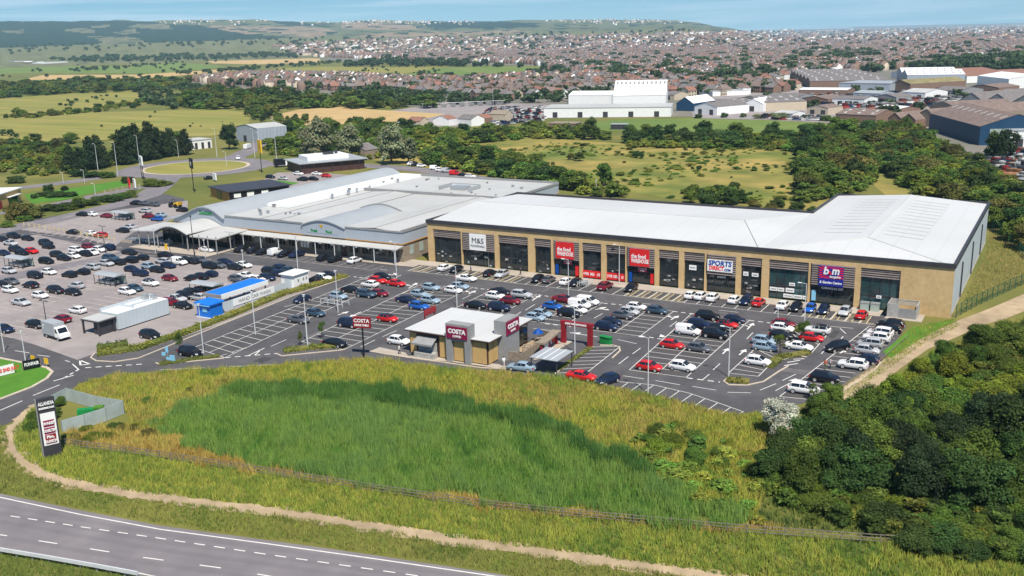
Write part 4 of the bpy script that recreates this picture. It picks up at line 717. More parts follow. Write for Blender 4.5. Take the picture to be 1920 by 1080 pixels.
ob('roof', MB().box(-145.8, -141.4, 131.6, 144.6, 3.16, 3.25), M['blue'], cw); ob('fascia', MB().box(-146, -141.2, 131.4, 131.6, 2.6, 3.3).box(-146, -145.8, 131.6, 144.6, 2.6, 3.3).box(-146, -141.2, 144.6, 144.8, 2.6, 3.3), M['stone'], cw); ob('banner', MB().box(-141.4, -141.2, 131.6, 144.6, 2.4, 3.3), M['white'], cw)
for y in (132, 138, 144):
    for x in (-145.6, -141.6): ob('post', MB().box(x-.1, x+.1, y-.1, y+.1, 0, 3.1), M['charcoal'], cw)
sc_ = thing('screen_wall', 'grey panel screen with white lettered banner along the hedge', 'fence', (-140.6, 140, 0))
ob('panel', MB().box(-140.75, -140.65, 130.5, 152, .05, 1.9), M['cladpale'], sc_); s = ob('banner', MB().box(-140.64, -140.55, 134, 145.5, .5, 1.85), M['white'], sc_); text('HAND CAR WASH', .95, M['stone'], s, (-140.54, 139.8, 1.2), (0, 1, 0), bold=.005, sx_=1.15)
wc = thing('white_cabin', 'small white cabin with sloped roof at the hedge end', 'cabin', (-141, 153, 0))
ob('wall', MB().box(-143.6, -140, 150.9, 155.4, .1, 2.9), M['white'], wc); ob('roof', MB().box(-143.9, -139.7, 150.5, 155.7, 2.9, 3.05), M['white'], wc); ob('door', MB().box(-142.6, -141, 150.85, 150.9, .1, 2.2), M['cladpale'], wc)
for y in (152, 153.6, 154.5): ob('poster', MB().box(-140, -139.96, y, y+.4, 1.3, 1.9), M['stone'], wc)
def trolley_shelter(label, x, y, L=7, wd=3.2, rz=0):
    t = thing('trolley_shelter', label, 'trolley shelter', (x, y, 0), rz, 'trolley shelters in the older car park')
    ob('roof', MB().ext([(0, 2.3), (wd*.3, 2.55), (wd*.7, 2.55), (wd, 2.3), (wd, 2.22), (0, 2.22)], (0, 0, 0), (L, 0, 0), (0, 1, 0)), M['roofmid'], t, local=True)
    for i in range(5):
        for yy in (.15, wd-.15): ob('post', MB().box(.1+i*(L-.3)/4, .2+i*(L-.3)/4, yy-.05, yy+.05, 0, 2.3), M['charcoal'], t, local=True)
    ob('side_glass', MB().box(.2, L-.2, wd-.2, wd-.17, .3, 1.9), M['glasspale'], t, local=True)
    tr = MB()
    for i in range(8): tr.box(.5+i*.65, 1.0+i*.65, .7, 1.3, .3, .95); tr.box(.5+i*.65, 1.0+i*.65, 1.7, 2.3, .3, .95)
    o = ob('trolleys', tr, M['metal'], t, local=True); o.name = 'trolley_stack'
for lb, p in (('grey trolley shelter at the left edge of the car park', (8, 500)), ('grey trolley shelter with teal skip in the car park middle', (176, 533)), ('grey trolley shelter behind the blue car wash roof', (355, 551)), ('glass-sided trolley shelter near the yellow barrier rails', (208, 412))): q = at(*p); trolley_shelter(lb, q[0], q[1])
bs = thing('bin_store', 'weathered timber bin store beside the retail building corner', 'bin store', (-22, 176, 0))
P = at(1664, 592), at(1716, 606); x0, y0 = P[0][0], P[0][1]-1
ob('wall', MB().box(x0, x0+.15, y0, y0+4.5, 0, 2.6).box(x0+.15, x0+5, y0+4.35, y0+4.5, 0, 2.6).box(x0+4.85, x0+5, y0, y0+4.35, 0, 2.6).box(x0+.15, x0+2, y0, y0+.15, 0, 2.6), M['greytimber'], bs); ob('gate', MB().box(x0+2, x0+4.85, y0+.02, y0+.12, 0, 1.9), M['stone'], bs); ob('base', MB().box(x0-.2, x0+6, y0-1, y0+4.6, 0, .12), M['pave'], bs)
rl = MB(); [rl.box(x0+.2, x0+4.8, y0+.5+q*.8, y0+.62+q*.8, 2.5, 2.6) for q in range(5)]; ob('roof_slat', rl, M['greytimber'], bs)
for i, x in enumerate((-31.4, -29.6)):
    t = thing('trolley_cage', 'left of the two olive trolley cages by the last shop window' if i == 0 else 'right of the two olive trolley cages by the last shop window', 'cage', (x, 183, .13)); ob('frame', MB().box(x, x+1.5, 182.7, 183.8, .13, 1.5), M['glasspale'], t); ob('top', MB().box(x-.05, x+1.55, 182.65, 183.85, 1.5, 1.65), M['metal'], t)
# ================================================================ CARS
PAINT = {}
for k_, (nm, c) in {'k': ('black', (.008, .008, .012)), 'n': ('navy', (.008, .016, .05)), 'w': ('white', (.78, .78, .78)), 's': ('silver', (.42, .43, .45)), 'g': ('grey', (.09, .095, .11)), 'b': ('pale blue', (.27, .36, .44)), 'r': ('red', (.55, .012, .012)), 'm': ('maroon', (.18, .008, .02)), 'u': ('blue', (.012, .10, .42)), 'd': ('slate blue', (.035, .07, .11)), 'y': ('yellow', (.75, .35, .01))}.items():
    PAINT[k_] = (nm, mat(nm.replace(' ', '_')+'_car_paint', c, .22, .03, 1, spec=.6))
# stations: x, underside, waist, top, half width at waist, half width at top
CARS = {
 'h': ('hatchback', [(-1.98, .38, .72, .74, .74, .66), (-1.9, .26, .9, .94, .82, .72), (-1.78, .22, .94, 1.0, .85, .7), (-1.35, .22, .95, 1.40, .86, .58), (-.35, .22, .94, 1.48, .87, .6), (.3, .22, .92, 1.42, .87, .58), (1.0, .22, .88, .96, .86, .68), (1.6, .24, .77, .83, .84, .6), (1.9, .3, .6, .66, .76, .5), (1.99, .42, .5, .52, .66, .4)], 1.24, .31),
 's': ('saloon', [(-2.28, .4, .72, .74, .74, .66), (-2.2, .27, .9, .93, .82, .72), (-1.65, .22, .94, 1.0, .87, .7), (-.95, .22, .95, 1.36, .88, .58), (-.2, .22, .94, 1.43, .89, .6), (.42, .22, .92, 1.38, .89, .58), (1.15, .22, .87, .93, .88, .68), (1.85, .24, .76, .81, .86, .6), (2.18, .3, .6, .65, .78, .5), (2.28, .42, .5, .52, .68, .4)], 1.38, .32),
 'e': ('estate', [(-2.28, .4, .72, .74, .76, .68), (-2.22, .27, .92, .96, .84, .74), (-2.1, .22, .95, 1.02, .87, .7), (-1.75, .22, .96, 1.42, .88, .6), (-.4, .22, .95, 1.48, .89, .62), (.42, .22, .92, 1.42, .89, .6), (1.15, .22, .87, .94, .88, .68), (1.85, .24, .76, .82, .86, .6), (2.18, .3, .6, .66, .78, .5), (2.28, .42, .5, .52, .68, .4)], 1.36, .33),
 'v': ('SUV', [(-2.2, .5, .8, .84, .8, .72), (-2.14, .36, 1.02, 1.07, .88, .78), (-2.0, .32, 1.07, 1.14, .91, .76), (-1.65, .32, 1.08, 1.60, .92, .66), (-.4, .32, 1.07, 1.68, .93, .68), (.35, .32, 1.05, 1.62, .93, .66), (1.0, .32, 1.02, 1.1, .92, .74), (1.75, .34, .95, 1.0, .9, .66), (2.1, .4, .78, .84, .84, .6), (2.2, .52, .62, .64, .74, .5)], 1.32, .37),
 'p': ('people carrier', [(-2.1, .4, .76, .8, .78, .7), (-2.04, .28, .98, 1.04, .85, .76), (-1.94, .24, 1.02, 1.1, .88, .74), (-1.65, .24, 1.03, 1.56, .89, .66), (-.3, .24, 1.02, 1.64, .9, .68), (.5, .24, .99, 1.55, .9, .64), (1.35, .24, .94, 1.02, .89, .7), (1.8, .26, .82, .88, .86, .62), (2.03, .32, .64, .7, .78, .52), (2.1, .44, .52, .54, .68, .42)], 1.3, .32),
 'n': ('van', [(-2.2, .4, .9, 1.0, .84, .8), (-2.18, .3, 1.1, 1.7, .88, .78), (-2.14, .28, 1.12, 1.8, .9, .78), (-1.2, .28, 1.12, 1.84, .91, .8), (0., .28, 1.12, 1.84, .91, .8), (.55, .28, 1.08, 1.74, .91, .74), (1.3, .28, 1.02, 1.1, .9, .76), (1.8, .3, .88, .94, .87, .66), (2.1, .36, .68, .74, .8, .54), (2.18, .46, .54, .56, .7, .44)], 1.36, .33),
}
def car_mesh(st):
    V = []; F = []
    for x, zb, zw, zt, ww, wt in st:
        half = [(ww*.88, zb), (ww, zb+(zw-zb)*.3), (ww*1.0, zw-(zw-zb)*.14), (ww*.955, zw), (wt+(ww*.955-wt)*.12, zt-(zt-zw)*.14), (wt*.84, zt-.012), (0, zt+.012)]
        V += [(x, -y, z) for y, z in half]+[(x, y, z) for y, z in half[-2::-1]]
    n = 13
    for i in range(len(st)-1):
        for j in range(n-1): F.append((i*n+j, (i+1)*n+j, (i+1)*n+j+1, i*n+j+1))
        F.append((i*n+n-1, (i+1)*n+n-1, (i+1)*n, i*n))
    F.append(tuple(range(n))[::1]); F.append(tuple((len(st)-1)*n+j for j in range(n))[::-1])
    return V, F, n
def lift(V, idx, off=.014, inset=.1):
    P = np.array([V[i] for i in idx]); c = P.mean(0); nrm = np.cross(P[1]-P[0], P[2]-P[0]); nrm /= np.linalg.norm(nrm)+1e-9
    if nrm@(c-np.array([0, 0, .7])) < 0: nrm = -nrm
    return [tuple(p+(c-p)*inset+nrm*off) for p in P]
CARP = {}
for ck, (cname, st, wb, wr) in CARS.items():
    V, F, n = car_mesh(st); me = bpy.data.meshes.new('body'); me.from_pydata(V, [], F); me.polygons.foreach_set('use_smooth', [True]*len(F)); me.materials.append(PAINT['k'][1]); me.update()
    me.set_sharp_from_angle(angle=R(38))
    def panel(quads, name, m):
        b = MB(); [b.poly(q) for q in quads]; return b.mesh(name, m)
    q = lambda i, j: (i*n+j, (i+1)*n+j, (i+1)*n+j+1, i*n+j+1)
    parts = [('windscreen', panel([lift(V, q(5, j), inset=.06) for j in (4, 5, 6, 7)], 'windscreen', M['carglass'])), ('rear_window', panel([lift(V, q(2 if ck != 'n' else 1, j), inset=.1) for j in (4, 5, 6, 7)], 'rear_window', M['carglass']))]
    for s in (0, 1):
        js = 3 if s == 0 else 8; sl_ = [(3, .06), (4, .06)] if ck != 'n' else [(4, .1)]
        qs = [lift(V, q(i, js), inset=a) for i, a in sl_]; t5 = q(5, js); tri = [t5[0], t5[1], t5[3]] if s == 0 else [t5[3], t5[2], t5[0]]
        qs.append(lift(V, tri, inset=.16))
        if ck in 'vhep': t2 = q(2, js); qs.append(lift(V, [t2[1], t2[2], t2[0]] if s == 0 else [t2[2], t2[1], t2[3]], inset=.22))
        parts.append(('side_window', panel(qs, 'side_window', M['carglass'])))
    xf, xb = st[-3][0], st[1][0]
    for s in (-1, 1):
        w = st[-2][4]; z = st[-2][3]; b = MB(); b.poly([(st[-2][0]+.03, s*w*.98, z-.14), (st[-2][0]+.10, s*w*.55, z-.13), (st[-2][0]-.02, s*w*.6, z+.05), (st[-3][0]+.12, s*w*1.06, z+.06)][::s]); parts.append(('headlight', b.mesh('headlight', M['lamp'])))
        w = st[1][4]; z = st[1][2]; parts.append(('tail_light', MB().box(st[0][0]+.0, st[1][0]+.12, s*w*.98-.09, s*w*.98+.03, z-.24, z-.02).mesh('tail_light', M['tail'])))
    parts.append(('number_plate', MB().box(st[0][0]-.02, st[0][0]+.1, -.26, .26, .5, .61).mesh('number_plate', M['white'])))
    wheels = []
    for x in (-wb, wb):
        for s in (-1, 1):
            y = s*(st[4][4]-.09); wheels.append((MB().tube((x, y-s*.1, wr), (x, y+s*.115, wr), wr, n=14).mesh('wheel', M['tyre']), MB().tube((x, y+s*.1, wr), (x, y+s*.125, wr), wr*.66, n=10).mesh('rim', M['rim'])))
    rp_ = MB(); [rp_.poly(lift(V, q(i, j), inset=.0, off=.012)) for i in (3, 4) for j in (4, 5, 6, 7)]
    CARP[ck] = (cname, me, parts, wheels, rp_.mesh('roof_panel', M['carglass']))
HEAD = {'E': 0, 'W': math.pi, 'N': math.pi/2, 'S': -math.pi/2}
CARITEMS = []
def place_car(xy, col, ck, hd, zone, group, far=False, roof=False, jit=.03, extra=''):
    cname, me, parts, wheels, rp_ = CARP[ck]; nm, pm = PAINT[col]
    t = bpy.data.objects.new('parked_car' if ck != 'n' else 'parked_van', None); COL.objects.link(t); t.location = (xy[0], xy[1], .05); h = (HEAD[hd] if isinstance(hd, str) else hd)+random.uniform(-jit, jit); t.rotation_euler[2] = h; s = random.uniform(.96, 1.04); t.scale = (s, s, s); t.empty_display_size = .5
    def P(name, mesh, par): o = bpy.data.objects.new(name, mesh); COL.objects.link(o); o.parent = par; return o
    b = P('body', me, t); b.material_slots[0].link = 'OBJECT'; b.material_slots[0].material = pm
    for name, mesh in parts:
        if far and name in ('number_plate', 'tail_light', 'headlight'): continue
        P(name, mesh, t)
    for wm, rm in wheels:
        w = P('wheel', wm, t)
        if not far: P('rim', rm, w)
    if roof: P('roof', rp_, t)
    t['category'] = 'car' if ck != 'n' else 'van'; t['group'] = group
    CARITEMS.append((t, f'{nm} {cname}'+(' with black roof' if roof else '')+extra, zone)); return t
G1 = 'cars in the older car park'; G2 = 'cars in the newer dark car park'
def zone_old(x, y):
    if y < 462: return 'far left of the supermarket canopy' if x < 130 else 'near the yellow rails'
    if x < 75 and y < 520: return 'by the left-edge shelter'
    if y > 590: return 'near the grey collection cabin'
    if x < 165 and y < 497: return 'right of the left-edge shelter'
    if x < 165: return 'left of the teal-skip shelter'
    if x < 300 and y < 478: return 'on the canopy aisle'
    if x < 300: return 'around the teal-skip shelter'
    if x < 330 and y > 480 and y < 510: return 'facing the supermarket canopy'
    if y < 506 and x < 470: return 'on the aisle before the long veranda'
    if x > 425: return 'left of the white cabin'
    return 'behind the car wash'
OLD = """26,442,k,v,E 52,446,k,h,E 4,448,k,h,E 20,455,s,s,E 86,455,k,v,E 91,461,k,h,E 59,470,r,h,E 7,474,n,h,E 31,467,k,e,E 41,473,k,h,E 108,477,k,v,E 120,483,k,h,E 138,479,w,h,E 144,468,w,e,E 161,475,k,h,E 87,489,k,p,E 92,509,w,h,E 66,516,k,p,E
17,507,s,h,E 130,514,k,h,W 155,509,k,h,W 20,527,g,s,E 2,533,k,h,E 57,534,k,h,W 19,543,w,h,E 75,553,w,h,E 39,566,s,s,E 105,544,k,v,E 136,547,k,s,E 143,535,s,h,W 145,581,w,h,W 168,462,m,e,E 186,467,w,h,E 172,473,w,h,E 202,464,n,v,W 243,472,k,s,E 208,483,d,e,E 200,493,s,h,E 222,491,k,h,W
245,487,k,v,W 266,482,k,h,W 172,500,s,e,W 247,504,n,h,E 280,499,b,h,E 295,505,k,h,E 263,512,n,h,W 282,530,w,h,E,1 253,540,d,h,E 238,546,w,h,E 319,521,m,h,E 310,477,k,s,E 306,489,s,e,W 316,497,n,h,E 336,491,w,n,E 347,487,k,h,E 360,489,k,h,E 375,487,g,s,E 394,498,k,v,E 409,497,g,h,E 422,491,n,h,E 441,500,k,h,E 456,496,w,s,E
359,521,k,h,W 378,518,k,h,E 394,513,n,h,W 521,502,n,v,W 507,508,k,v,E 526,513,n,e,E 542,506,d,h,E 462,516,w,s,E 483,523,w,h,E 501,520,n,h,E 444,522,g,h,E 467,528,n,h,E 452,533,n,h,E 591,524,k,h,W 606,520,w,h,E 617,515,k,h,E 347,554,k,v,E 331,559,s,s,E 312,565,m,e,W 343,572,k,s,E 373,557,s,h,W 371,546,k,v,W 358,547,k,h,E
115,598,m,h,W 67,608,k,h,E 7,616,n,s,E 282,628,k,p,E 136,434,k,s,W 169,437,w,s,W 188,440,r,e,W 230,431,k,s,W 243,425,s,s,W""".split()
for s in OLD:
    f = s.split(','); x, y = float(f[0]), float(f[1]); p = at(x, y+1.5, .5); place_car(p, f[2], f[3], f[4], zone_old(x, y), G1, far=y < 520, roof=len(f) > 5)
FAR = [(154, 402, 'k', 's', 'W'), (172, 402, 'w', 's', 'W'), (199, 405, 'm', 's', 'W'), (254, 381, 'k', 'h', 'W'), (268, 382, 'g', 's', 'W'), (288, 384, 'g', 's', 'W'), (277, 406, 'm', 'h', 'W'), (272, 396, 's', 'e', 'W'), (300, 404, 'b', 's', 'W'), (294, 411, 'u', 'h', 'W'), (341, 394, 'k', 'h', 'W')]
for x, y, c, k_, h in FAR: place_car(at(x, y, .5), c, k_, h, 'in the bays left of the arched gable', G1, far=True)
for x, y, c, k_, h in [(392, 334, 'k', 'h', .9), (446, 297, 'w', 'v', 2.4)]: place_car(at(x, y, .5), c, k_, h, 'driving round the roundabout', 'cars on the roundabout', far=True)
for x, y, c, k_, h in [(507, 332, 'k', 'h', 'E'), (531, 335, 's', 's', 'E'), (567, 337, 'k', 'v', 'W'), (588, 336, 'k', 'h', 'E'), (612, 330, 'r', 'h', 'E'), (560, 326, 'w', 'h', 'E'), (594, 326, 'w', 's', 'E'), (578, 322, 's', 'h', 'W')]: place_car(at(x, y, .5), c, k_, h, 'before the restaurant', 'cars at the restaurant', far=True)
for x, y, c, k_, h in [(772, 308, 'w', 'h', .8), (780, 309, 'k', 'h', .8), (790, 311, 'w', 'h', .8), (816, 316, 'w', 'n', .5), (826, 319, 'w', 'h', .5), (838, 321, 's', 'n', .3), (854, 326, 'r', 'n', .3), (868, 329, 'k', 'h', .3), (882, 331, 'w', 'h', .3)]: place_car(at(x, y, .5), c, k_, h, 'on the lane behind the supermarket roof', 'cars on the lane behind the supermarket', far=True)
# supermarket frontage, then the frontage of the retail terrace
for s in "452,468,k,h,S 475,470,k,h,S 492,473,k,h,S 517,474,w,n,N 533,477,k,h,S 556,478,n,e,S 607,484,k,h,N 628,487,k,h,N 665,489,w,h,N".split():
    f = s.split(','); place_car(at(float(f[0]), float(f[1]), .5), f[2], f[3], f[4], 'nosed up to the supermarket veranda', 'cars along the supermarket frontage', far=True)
for s in "834,502,w,h,N 855,505,k,h,S 919,512,k,h,N 941,514,s,h,S 1008,523,k,h,S 1029,524,g,h,N 1062,528,w,h,N 1079,530,k,h,S 1135,537,m,v,N 1183,540,k,h,S 1295,553,w,h,N 1314,555,w,h,N 1337,558,w,v,N 1377,562,w,h,N 1399,564,n,p,S 1423,567,r,h,N 1468,572,w,s,N 1492,576,k,h,S 1519,578,u,h,S 1544,581,n,h,S 1584,584,s,h,S 1616,590,r,h,N".split():
    f = s.split(','); x = float(f[0]); place_car(at(x, float(f[1]), .6), f[2], f[3], f[4], 'at the shopfronts left of the second red sign' if x < 1200 else 'at the shopfronts right of the second red sign', 'cars along the shop frontage')
def zone_new(x, y):
    if x < 660: return 'in the bays along the yellow-green hedge'
    if y < 600 and x < 760: return 'atop the second bay row'
    if x < 770: return 'left of the coffee shop'
    if y < 578 and x < 870: return 'beyond the coffee shop roof'
    if x < 985: return 'just behind the coffee shop'
    if x < 1125: return 'between coffee shop and red arch'
    if x < 1250 and y < 620: return 'in the row right of the red arch'
    if x < 1390 and y > 576: return 'in the wide middle bays'
    if x < 1560: return 'around the two small kerbside trees'
    return 'in the slanted row beside the earth track'
NEW = """357,660,k,p,E 560,598,g,s,E 592,586,d,h,E 634,554,b,h,E 658,542,k,s,E 687,551,d,v,E 712,549,m,h,E 693,532,w,h,W 708,525,r,h,E 717,518,k,h,E 742,530,r,s,E 808,538,b,h,E 786,550,b,h,E 807,562,b,h,E 762,561,n,s,E 786,573,u,h,E 862,536,b,h,E 850,543,w,h,E
892,571,k,s,E 936,576,n,v,E 938,546,k,s,E 929,554,w,h,E 958,563,m,h,E 978,552,s,v,E 1057,560,m,s,E 1036,573,u,h,E 1087,571,w,n,E 1103,565,w,n,E 1082,580,w,h,E 1067,587,k,v,E 1003,594,b,h,E 1016,587,b,h,E 1137,612,n,v,E 1147,602,n,h,E 1167,590,g,h,E 1179,583,s,h,E 1193,574,w,h,E
727,596,r,h,E,1 655,606,n,v,E 628,642,k,s,E 748,638,w,h,E 1232,581,d,h,E 1327,592,k,v,E 1377,598,n,h,E 1363,607,r,h,E,1 1312,608,n,v,E 1291,620,w,n,E 1341,626,k,v,E 1350,615,k,h,E 1260,645,r,h,E 1310,651,g,h,E 1218,686,r,h,E 1279,686,w,h,E
1421,676,w,h,E 1433,638,b,h,E 1434,649,b,h,E 1465,627,k,h,E 1467,614,w,h,E 1470,606,m,h,E 1498,648,w,s,E 1522,632,r,h,E 1533,618,w,v,W,1 1547,708,k,v,E 1507,729,w,v,E 1599,683,w,v,W 1623,673,n,h,W 1626,655,s,h,E 1631,643,s,p,W 1643,633,w,v,W 1650,623,w,p,W 1668,616,k,h,W 1670,608,k,v,W""".split()
for s in NEW:
    f = s.split(','); x, y = float(f[0]), float(f[1]); place_car(at(x, y+1, .6), f[2], f[3], f[4], zone_new(x, y), G2, roof=len(f) > 5)
place_car(at(1090, 706, .5), 'r', 's', .1, 'parked just above the grass bank', G2); place_car(at(1139, 713, .5), 'n', 'h', -1.9, 'with its tailgate towards the shops above the grass bank', G2)
place_car(at(978, 689, .5), 'b', 's', math.pi+.1, 'leaving the drive-through lane', G2)
place_car(at(808, 538, .5)+[3, 9, 0], 'w', 's', 'E', 'driving along the frontage lane', 'cars driving through the car parks'); place_car(at(1569, 652, .5), 'k', 'p', -2.2, 'driving towards the camera on the slanted lane', 'cars driving through the car parks')
place_car(at(566, 562, .5), 'n', 'h', -1.75, 'driving down beside the hedge', 'cars driving through the car parks'); place_car(at(388, 468.5, .5), 'w', 's', 'E', 'driving past the supermarket canopy', 'cars driving through the car parks')
relabel(CARITEMS)
# box van by the collection cabin
t = thing('box_van', 'grey-bodied box van with white cab beside the collection cabin', 'van', at(107, 634), -.12); t['group'] = 'vans in the older car park'
ob('cargo_box', MB().box(-2.9, 1.2, -1.05, 1.05, .75, 3.05), M['roofmid'], t, local=True); ob('chassis', MB().box(-2.8, 2.7, -.95, .95, .35, .74), M['black'], t, local=True)
ob('cab', MB().ext([(1.25, .6), (3.0, .6), (3.0, 1.25), (2.5, 1.4), (1.95, 2.3), (1.25, 2.4)], (0, -.98, 0), (0, .98, 0), (1, 0, 0)), M['white'], t, local=True)
ob('windscreen', MB().poly([(2.51, -.85, 1.45), (2.51, .85, 1.45), (2.0, .8, 2.26), (2.0, -.8, 2.26)]), M['carglass'], t, local=True); ob('side_window', MB().poly([(1.4, -1.0, 1.45), (2.3, -1.0, 1.45), (1.9, -1.0, 2.15), (1.4, -1.0, 2.15)]), M['carglass'], t, local=True)
for x in (-1.7, 2.1):
    for s in (-1, 1): w = ob('wheel', MB().tube((x, s*.78, .37), (x, s*1.0, .37), .37, n=14), M['tyre'], t, local=True); ob('rim', MB().tube((x, s*.99, .37), (x, s*1.01, .37), .24, n=10), M['rim'], w, local=True)
ob('number_plate', MB().box(3.0, 3.03, -.3, .3, .65, .78), M['white'], t, local=True); lg = ob('logo', MB().poly([(-2.0+.5*math.cos(a_*.4+1), -1.06, 2.1+.55*math.sin(a_*.4+1)) for a_ in range(9)]+[(-2.0+.3*math.cos(a_*.4+1), -1.06, 2.1+.35*math.sin(a_*.4+1)) for a_ in range(8, -1, -1)]), M['white'], t, local=True)
t = thing('tractor', 'yellow site dumper with big black wheels by the arched gable', 'digger', at(329, 389), math.pi)
ob('skip', MB().ext([(-2.2, .9), (-.3, .7), (-.2, 1.6), (-2.5, 1.9)], (0, -.9, 0), (0, .9, 0), (1, 0, 0)), M['yellow'], t, local=True); ob('engine', MB().box(-.2, 2.2, -.6, .6, .7, 1.6), M['black'], t, local=True)
for x in (-1.2, 1.3):
    for s in (-1, 1): ob('wheel', MB().tube((x, s*.7, .7), (x, s*1.1, .7), .7, n=14), M['tyre'], t, local=True)
ob('roll_bar', MB().tube((.6, -.6, 1.6), (.6, -.6, 2.6), .06).tube((.6, .6, 1.6), (.6, .6, 2.6), .06).tube((.6, -.6, 2.6), (.6, .6, 2.6), .06), M['black'], t, local=True)
t = thing('lorry', 'dark box lorry beside the roundabout exit', 'lorry', at(528, 313), 1.0); ob('cargo_box', MB().box(-3, 1.4, -1.2, 1.2, .9, 3.4), M['black'], t, local=True); ob('cab', MB().box(1.5, 3.4, -1.1, 1.1, .5, 2.8), M['white'], t, local=True)
for x in (-2, 2.4):
    for s in (-1, 1): ob('wheel', MB().tube((x, s*.85, .5), (x, s*1.15, .5), .5, n=12), M['tyre'], t, local=True)
t = thing('parked_van', 'white van standing on the hedged lane by the farm shed', 'van', at(464, 279), 1.9); ob('body', MB().box(-2.4, 2.4, -1, 1, .4, 2.3), M['white'], t, local=True); [ob('wheel', MB().tube((x, s*.8, .35), (x, s*1.02, .35), .35, n=10), M['tyre'], t, local=True) for x in (-1.5, 1.5) for s in (-1, 1)]
# ================================================================ STREET FURNITURE
LAMPS = []
def lamp(p, h, style, place, col='pole'):
    t = thing('lamp_post', '', 'lamp post', p, 0, 'lamp posts'); m = M[col]; L = ORI[t][0]
    ob('pole', MB().tube((0, 0, 0), (0, 0, h), .10 if h < 9 else .14, .06, n=8), m, t, local=True)
    if style == 'T': ob('arm', MB().tube((-.55, 0, h), (.55, 0, h), .04, n=6), m, t, local=True); [ob('lantern', MB().box(s*.85-.35, s*.85+.35, -.14, .14, h-.05, h+.07), m, t, local=True) for s in (-1, 1)]
    elif style == 'L': ob('arm', MB().tube((0, 0, h), (-.9, 0, h+.12), .04, n=6), m, t, local=True); ob('lantern', MB().box(-1.5, -.85, -.14, .14, h+.05, h+.17), M['white'], t, local=True)
    else: ob('lantern', MB().tube((0, 0, h), (0, 0, h+.25), .2, .14).box(-.3, .3, -.12, .12, h+.25, h+.36), m, t, local=True)
    LAMPS.append((t, {'T': 'twin-headed grey lamp post' if col == 'pole' else 'twin-headed black lamp post', 'L': 'tall single-arm pale lamp post', 'B': 'black lamp post' if col == 'charcoal' else 'short grey lamp post'}[style], place))
for x, y, h, st, pl_ in ((382, 663, 8.4, 'B', 'between hedge and coffee shop'), (479, 627, 7.6, 'B', 'between hedge and coffee shop'), (577, 651, 9, 'B', 'between hedge and coffee shop'), (634, 586, 8, 'B', 'between hedge and coffee shop'), (744, 522, 8, 'L', 'in front of the first shopfronts'), (857, 575, 8, 'L', 'behind the coffee shop'), (917, 501, 6.5, 'L', 'in front of the first shopfronts'), (1066, 557, 7.6, 'L', 'in front of the first shopfronts'), (1161, 530, 8, 'L', 'in front of the red shop signs'), (1078, 663, 7.8, 'L', 'beside the red arch'), (1215, 738, 8.4, 'L', 'on the grass bank edge'), (1366, 707, 7.8, 'L', 'on the planted kerb island'), (1508, 613, 7.8, 'L', 'by the kerbside trees'), (1458, 606, 2.6, 'B', 'by the kerbside trees')): lamp(at(x, y), h, st, pl_)
for x, y, h, st in ((198, 475, 7, 'T'), (365, 483, 10, 'B'), (88, 612, 5, 'T'), (386, 490, 5, 'B'), (559, 511, 8, 'B'), (292, 475, 6, 'B'), (322, 498, 6, 'T'), (457, 503, 4, 'B')): lamp(at(x, y), h, st, 'in the older car park', 'charcoal' if st == 'T' or h == 10 else 'pole')
for x, y, h in ((184, 320, 11), (221, 329, 13), (262, 311, 13), (407, 295, 13), (478, 296, 13), (519, 303, 18), (487, 285, 9), (335, 296, 8), (425, 312, 6), (159, 344, 5), (119, 343, 4), (179, 366, 4)): lamp(at(x, y), h, 'L', 'beside the roundabout roads')
for x, y, h in ((8, 660, 5), (48, 678, 5), (1118, 368, 5), (832, 238, 14), (925, 205, 14)): lamp(at(x, y), h, 'B', 'at the edge of the site')
relabel(LAMPS)
def totem(label, p, ph, z0, z1, wd, m, cat='sign', rz=0, txt=None, tm='white', two=False, size=.8):
    t = thing('totem_sign', label, cat, p, rz)
    for x in ((-wd*.3, wd*.3) if two else (0,)): ob('post', MB().tube((x, 0, 0), (x, 0, z0+.2), .14), M['black'], t, local=True)
    s = ob('sign_panel', MB().box(-wd/2, wd/2, -.22, .22, z0, z1), M[m], t, local=True)
    if txt:
        for body, dz, sz in txt:
            c, sn = math.cos(rz), math.sin(rz); O = ORI[t][0]+np.array([.23*sn, -.23*c, (z0+z1)/2+dz]); text(body, sz, M[tm], s, O, (c, sn, 0), bold=.02)
    return t
totem('dark red coffee totem on a black pole beyond the grass bank', at(683, 671), 7, 5.2, 7.0, 3.0, 'maroon', txt=[('COSTA', .3, .85), ('DRIVE THRU', -.45, .45)], rz=.25)
totem('yellow square totem sign on a black pole by the roundabout', at(491, 324), 12, 8, 13, 4.2, 'yellow', txt=[('i', -.3, 3)], tm='black', rz=-.5)
totem('dark totem with white emblem beside the drive-through', at(364, 361), 10, 8.5, 12, 3.6, 'black', txt=[('n', 0, 3)], rz=-.5)
totem('white board on two dark posts beside the roundabout', at(268, 336), 9, 5.5, 9, 4.8, 'white', txt=[('M', 0, 2.4)], tm='black', two=True, rz=-.5)
totem('red and white notice boards on the mown lawn', at(243, 354), 3, .5, 3.8, 2.4, 'red', rz=-.5); totem('white notice board beside the red lawn board', at(253, 354), 3, .4, 3.6, 3.2, 'white', rz=-.5)
totem('small white roadside board near the roundabout exit', at(403, 340), 2, .5, 3, 3, 'white', rz=-.4)
t = thing('direction_sign', 'pale blue finger signs on the kerb island', 'sign', at(316, 679), .2); ob('post', MB().tube((0, 0, 0), (0, 0, 2.6), .05), M['metal'], t, local=True)
for x0, x1, z0, z1 in ((-.3, .25, 1.7, 2.7), (-1.1, -.35, 1.1, 1.7), (-.3, 1.4, .35, .9), (.4, 1.4, .95, 1.3)): ob('sign_panel', MB().box(x0, x1, -.09, -.05, z0, z1), M['lightblue'], t, local=True)
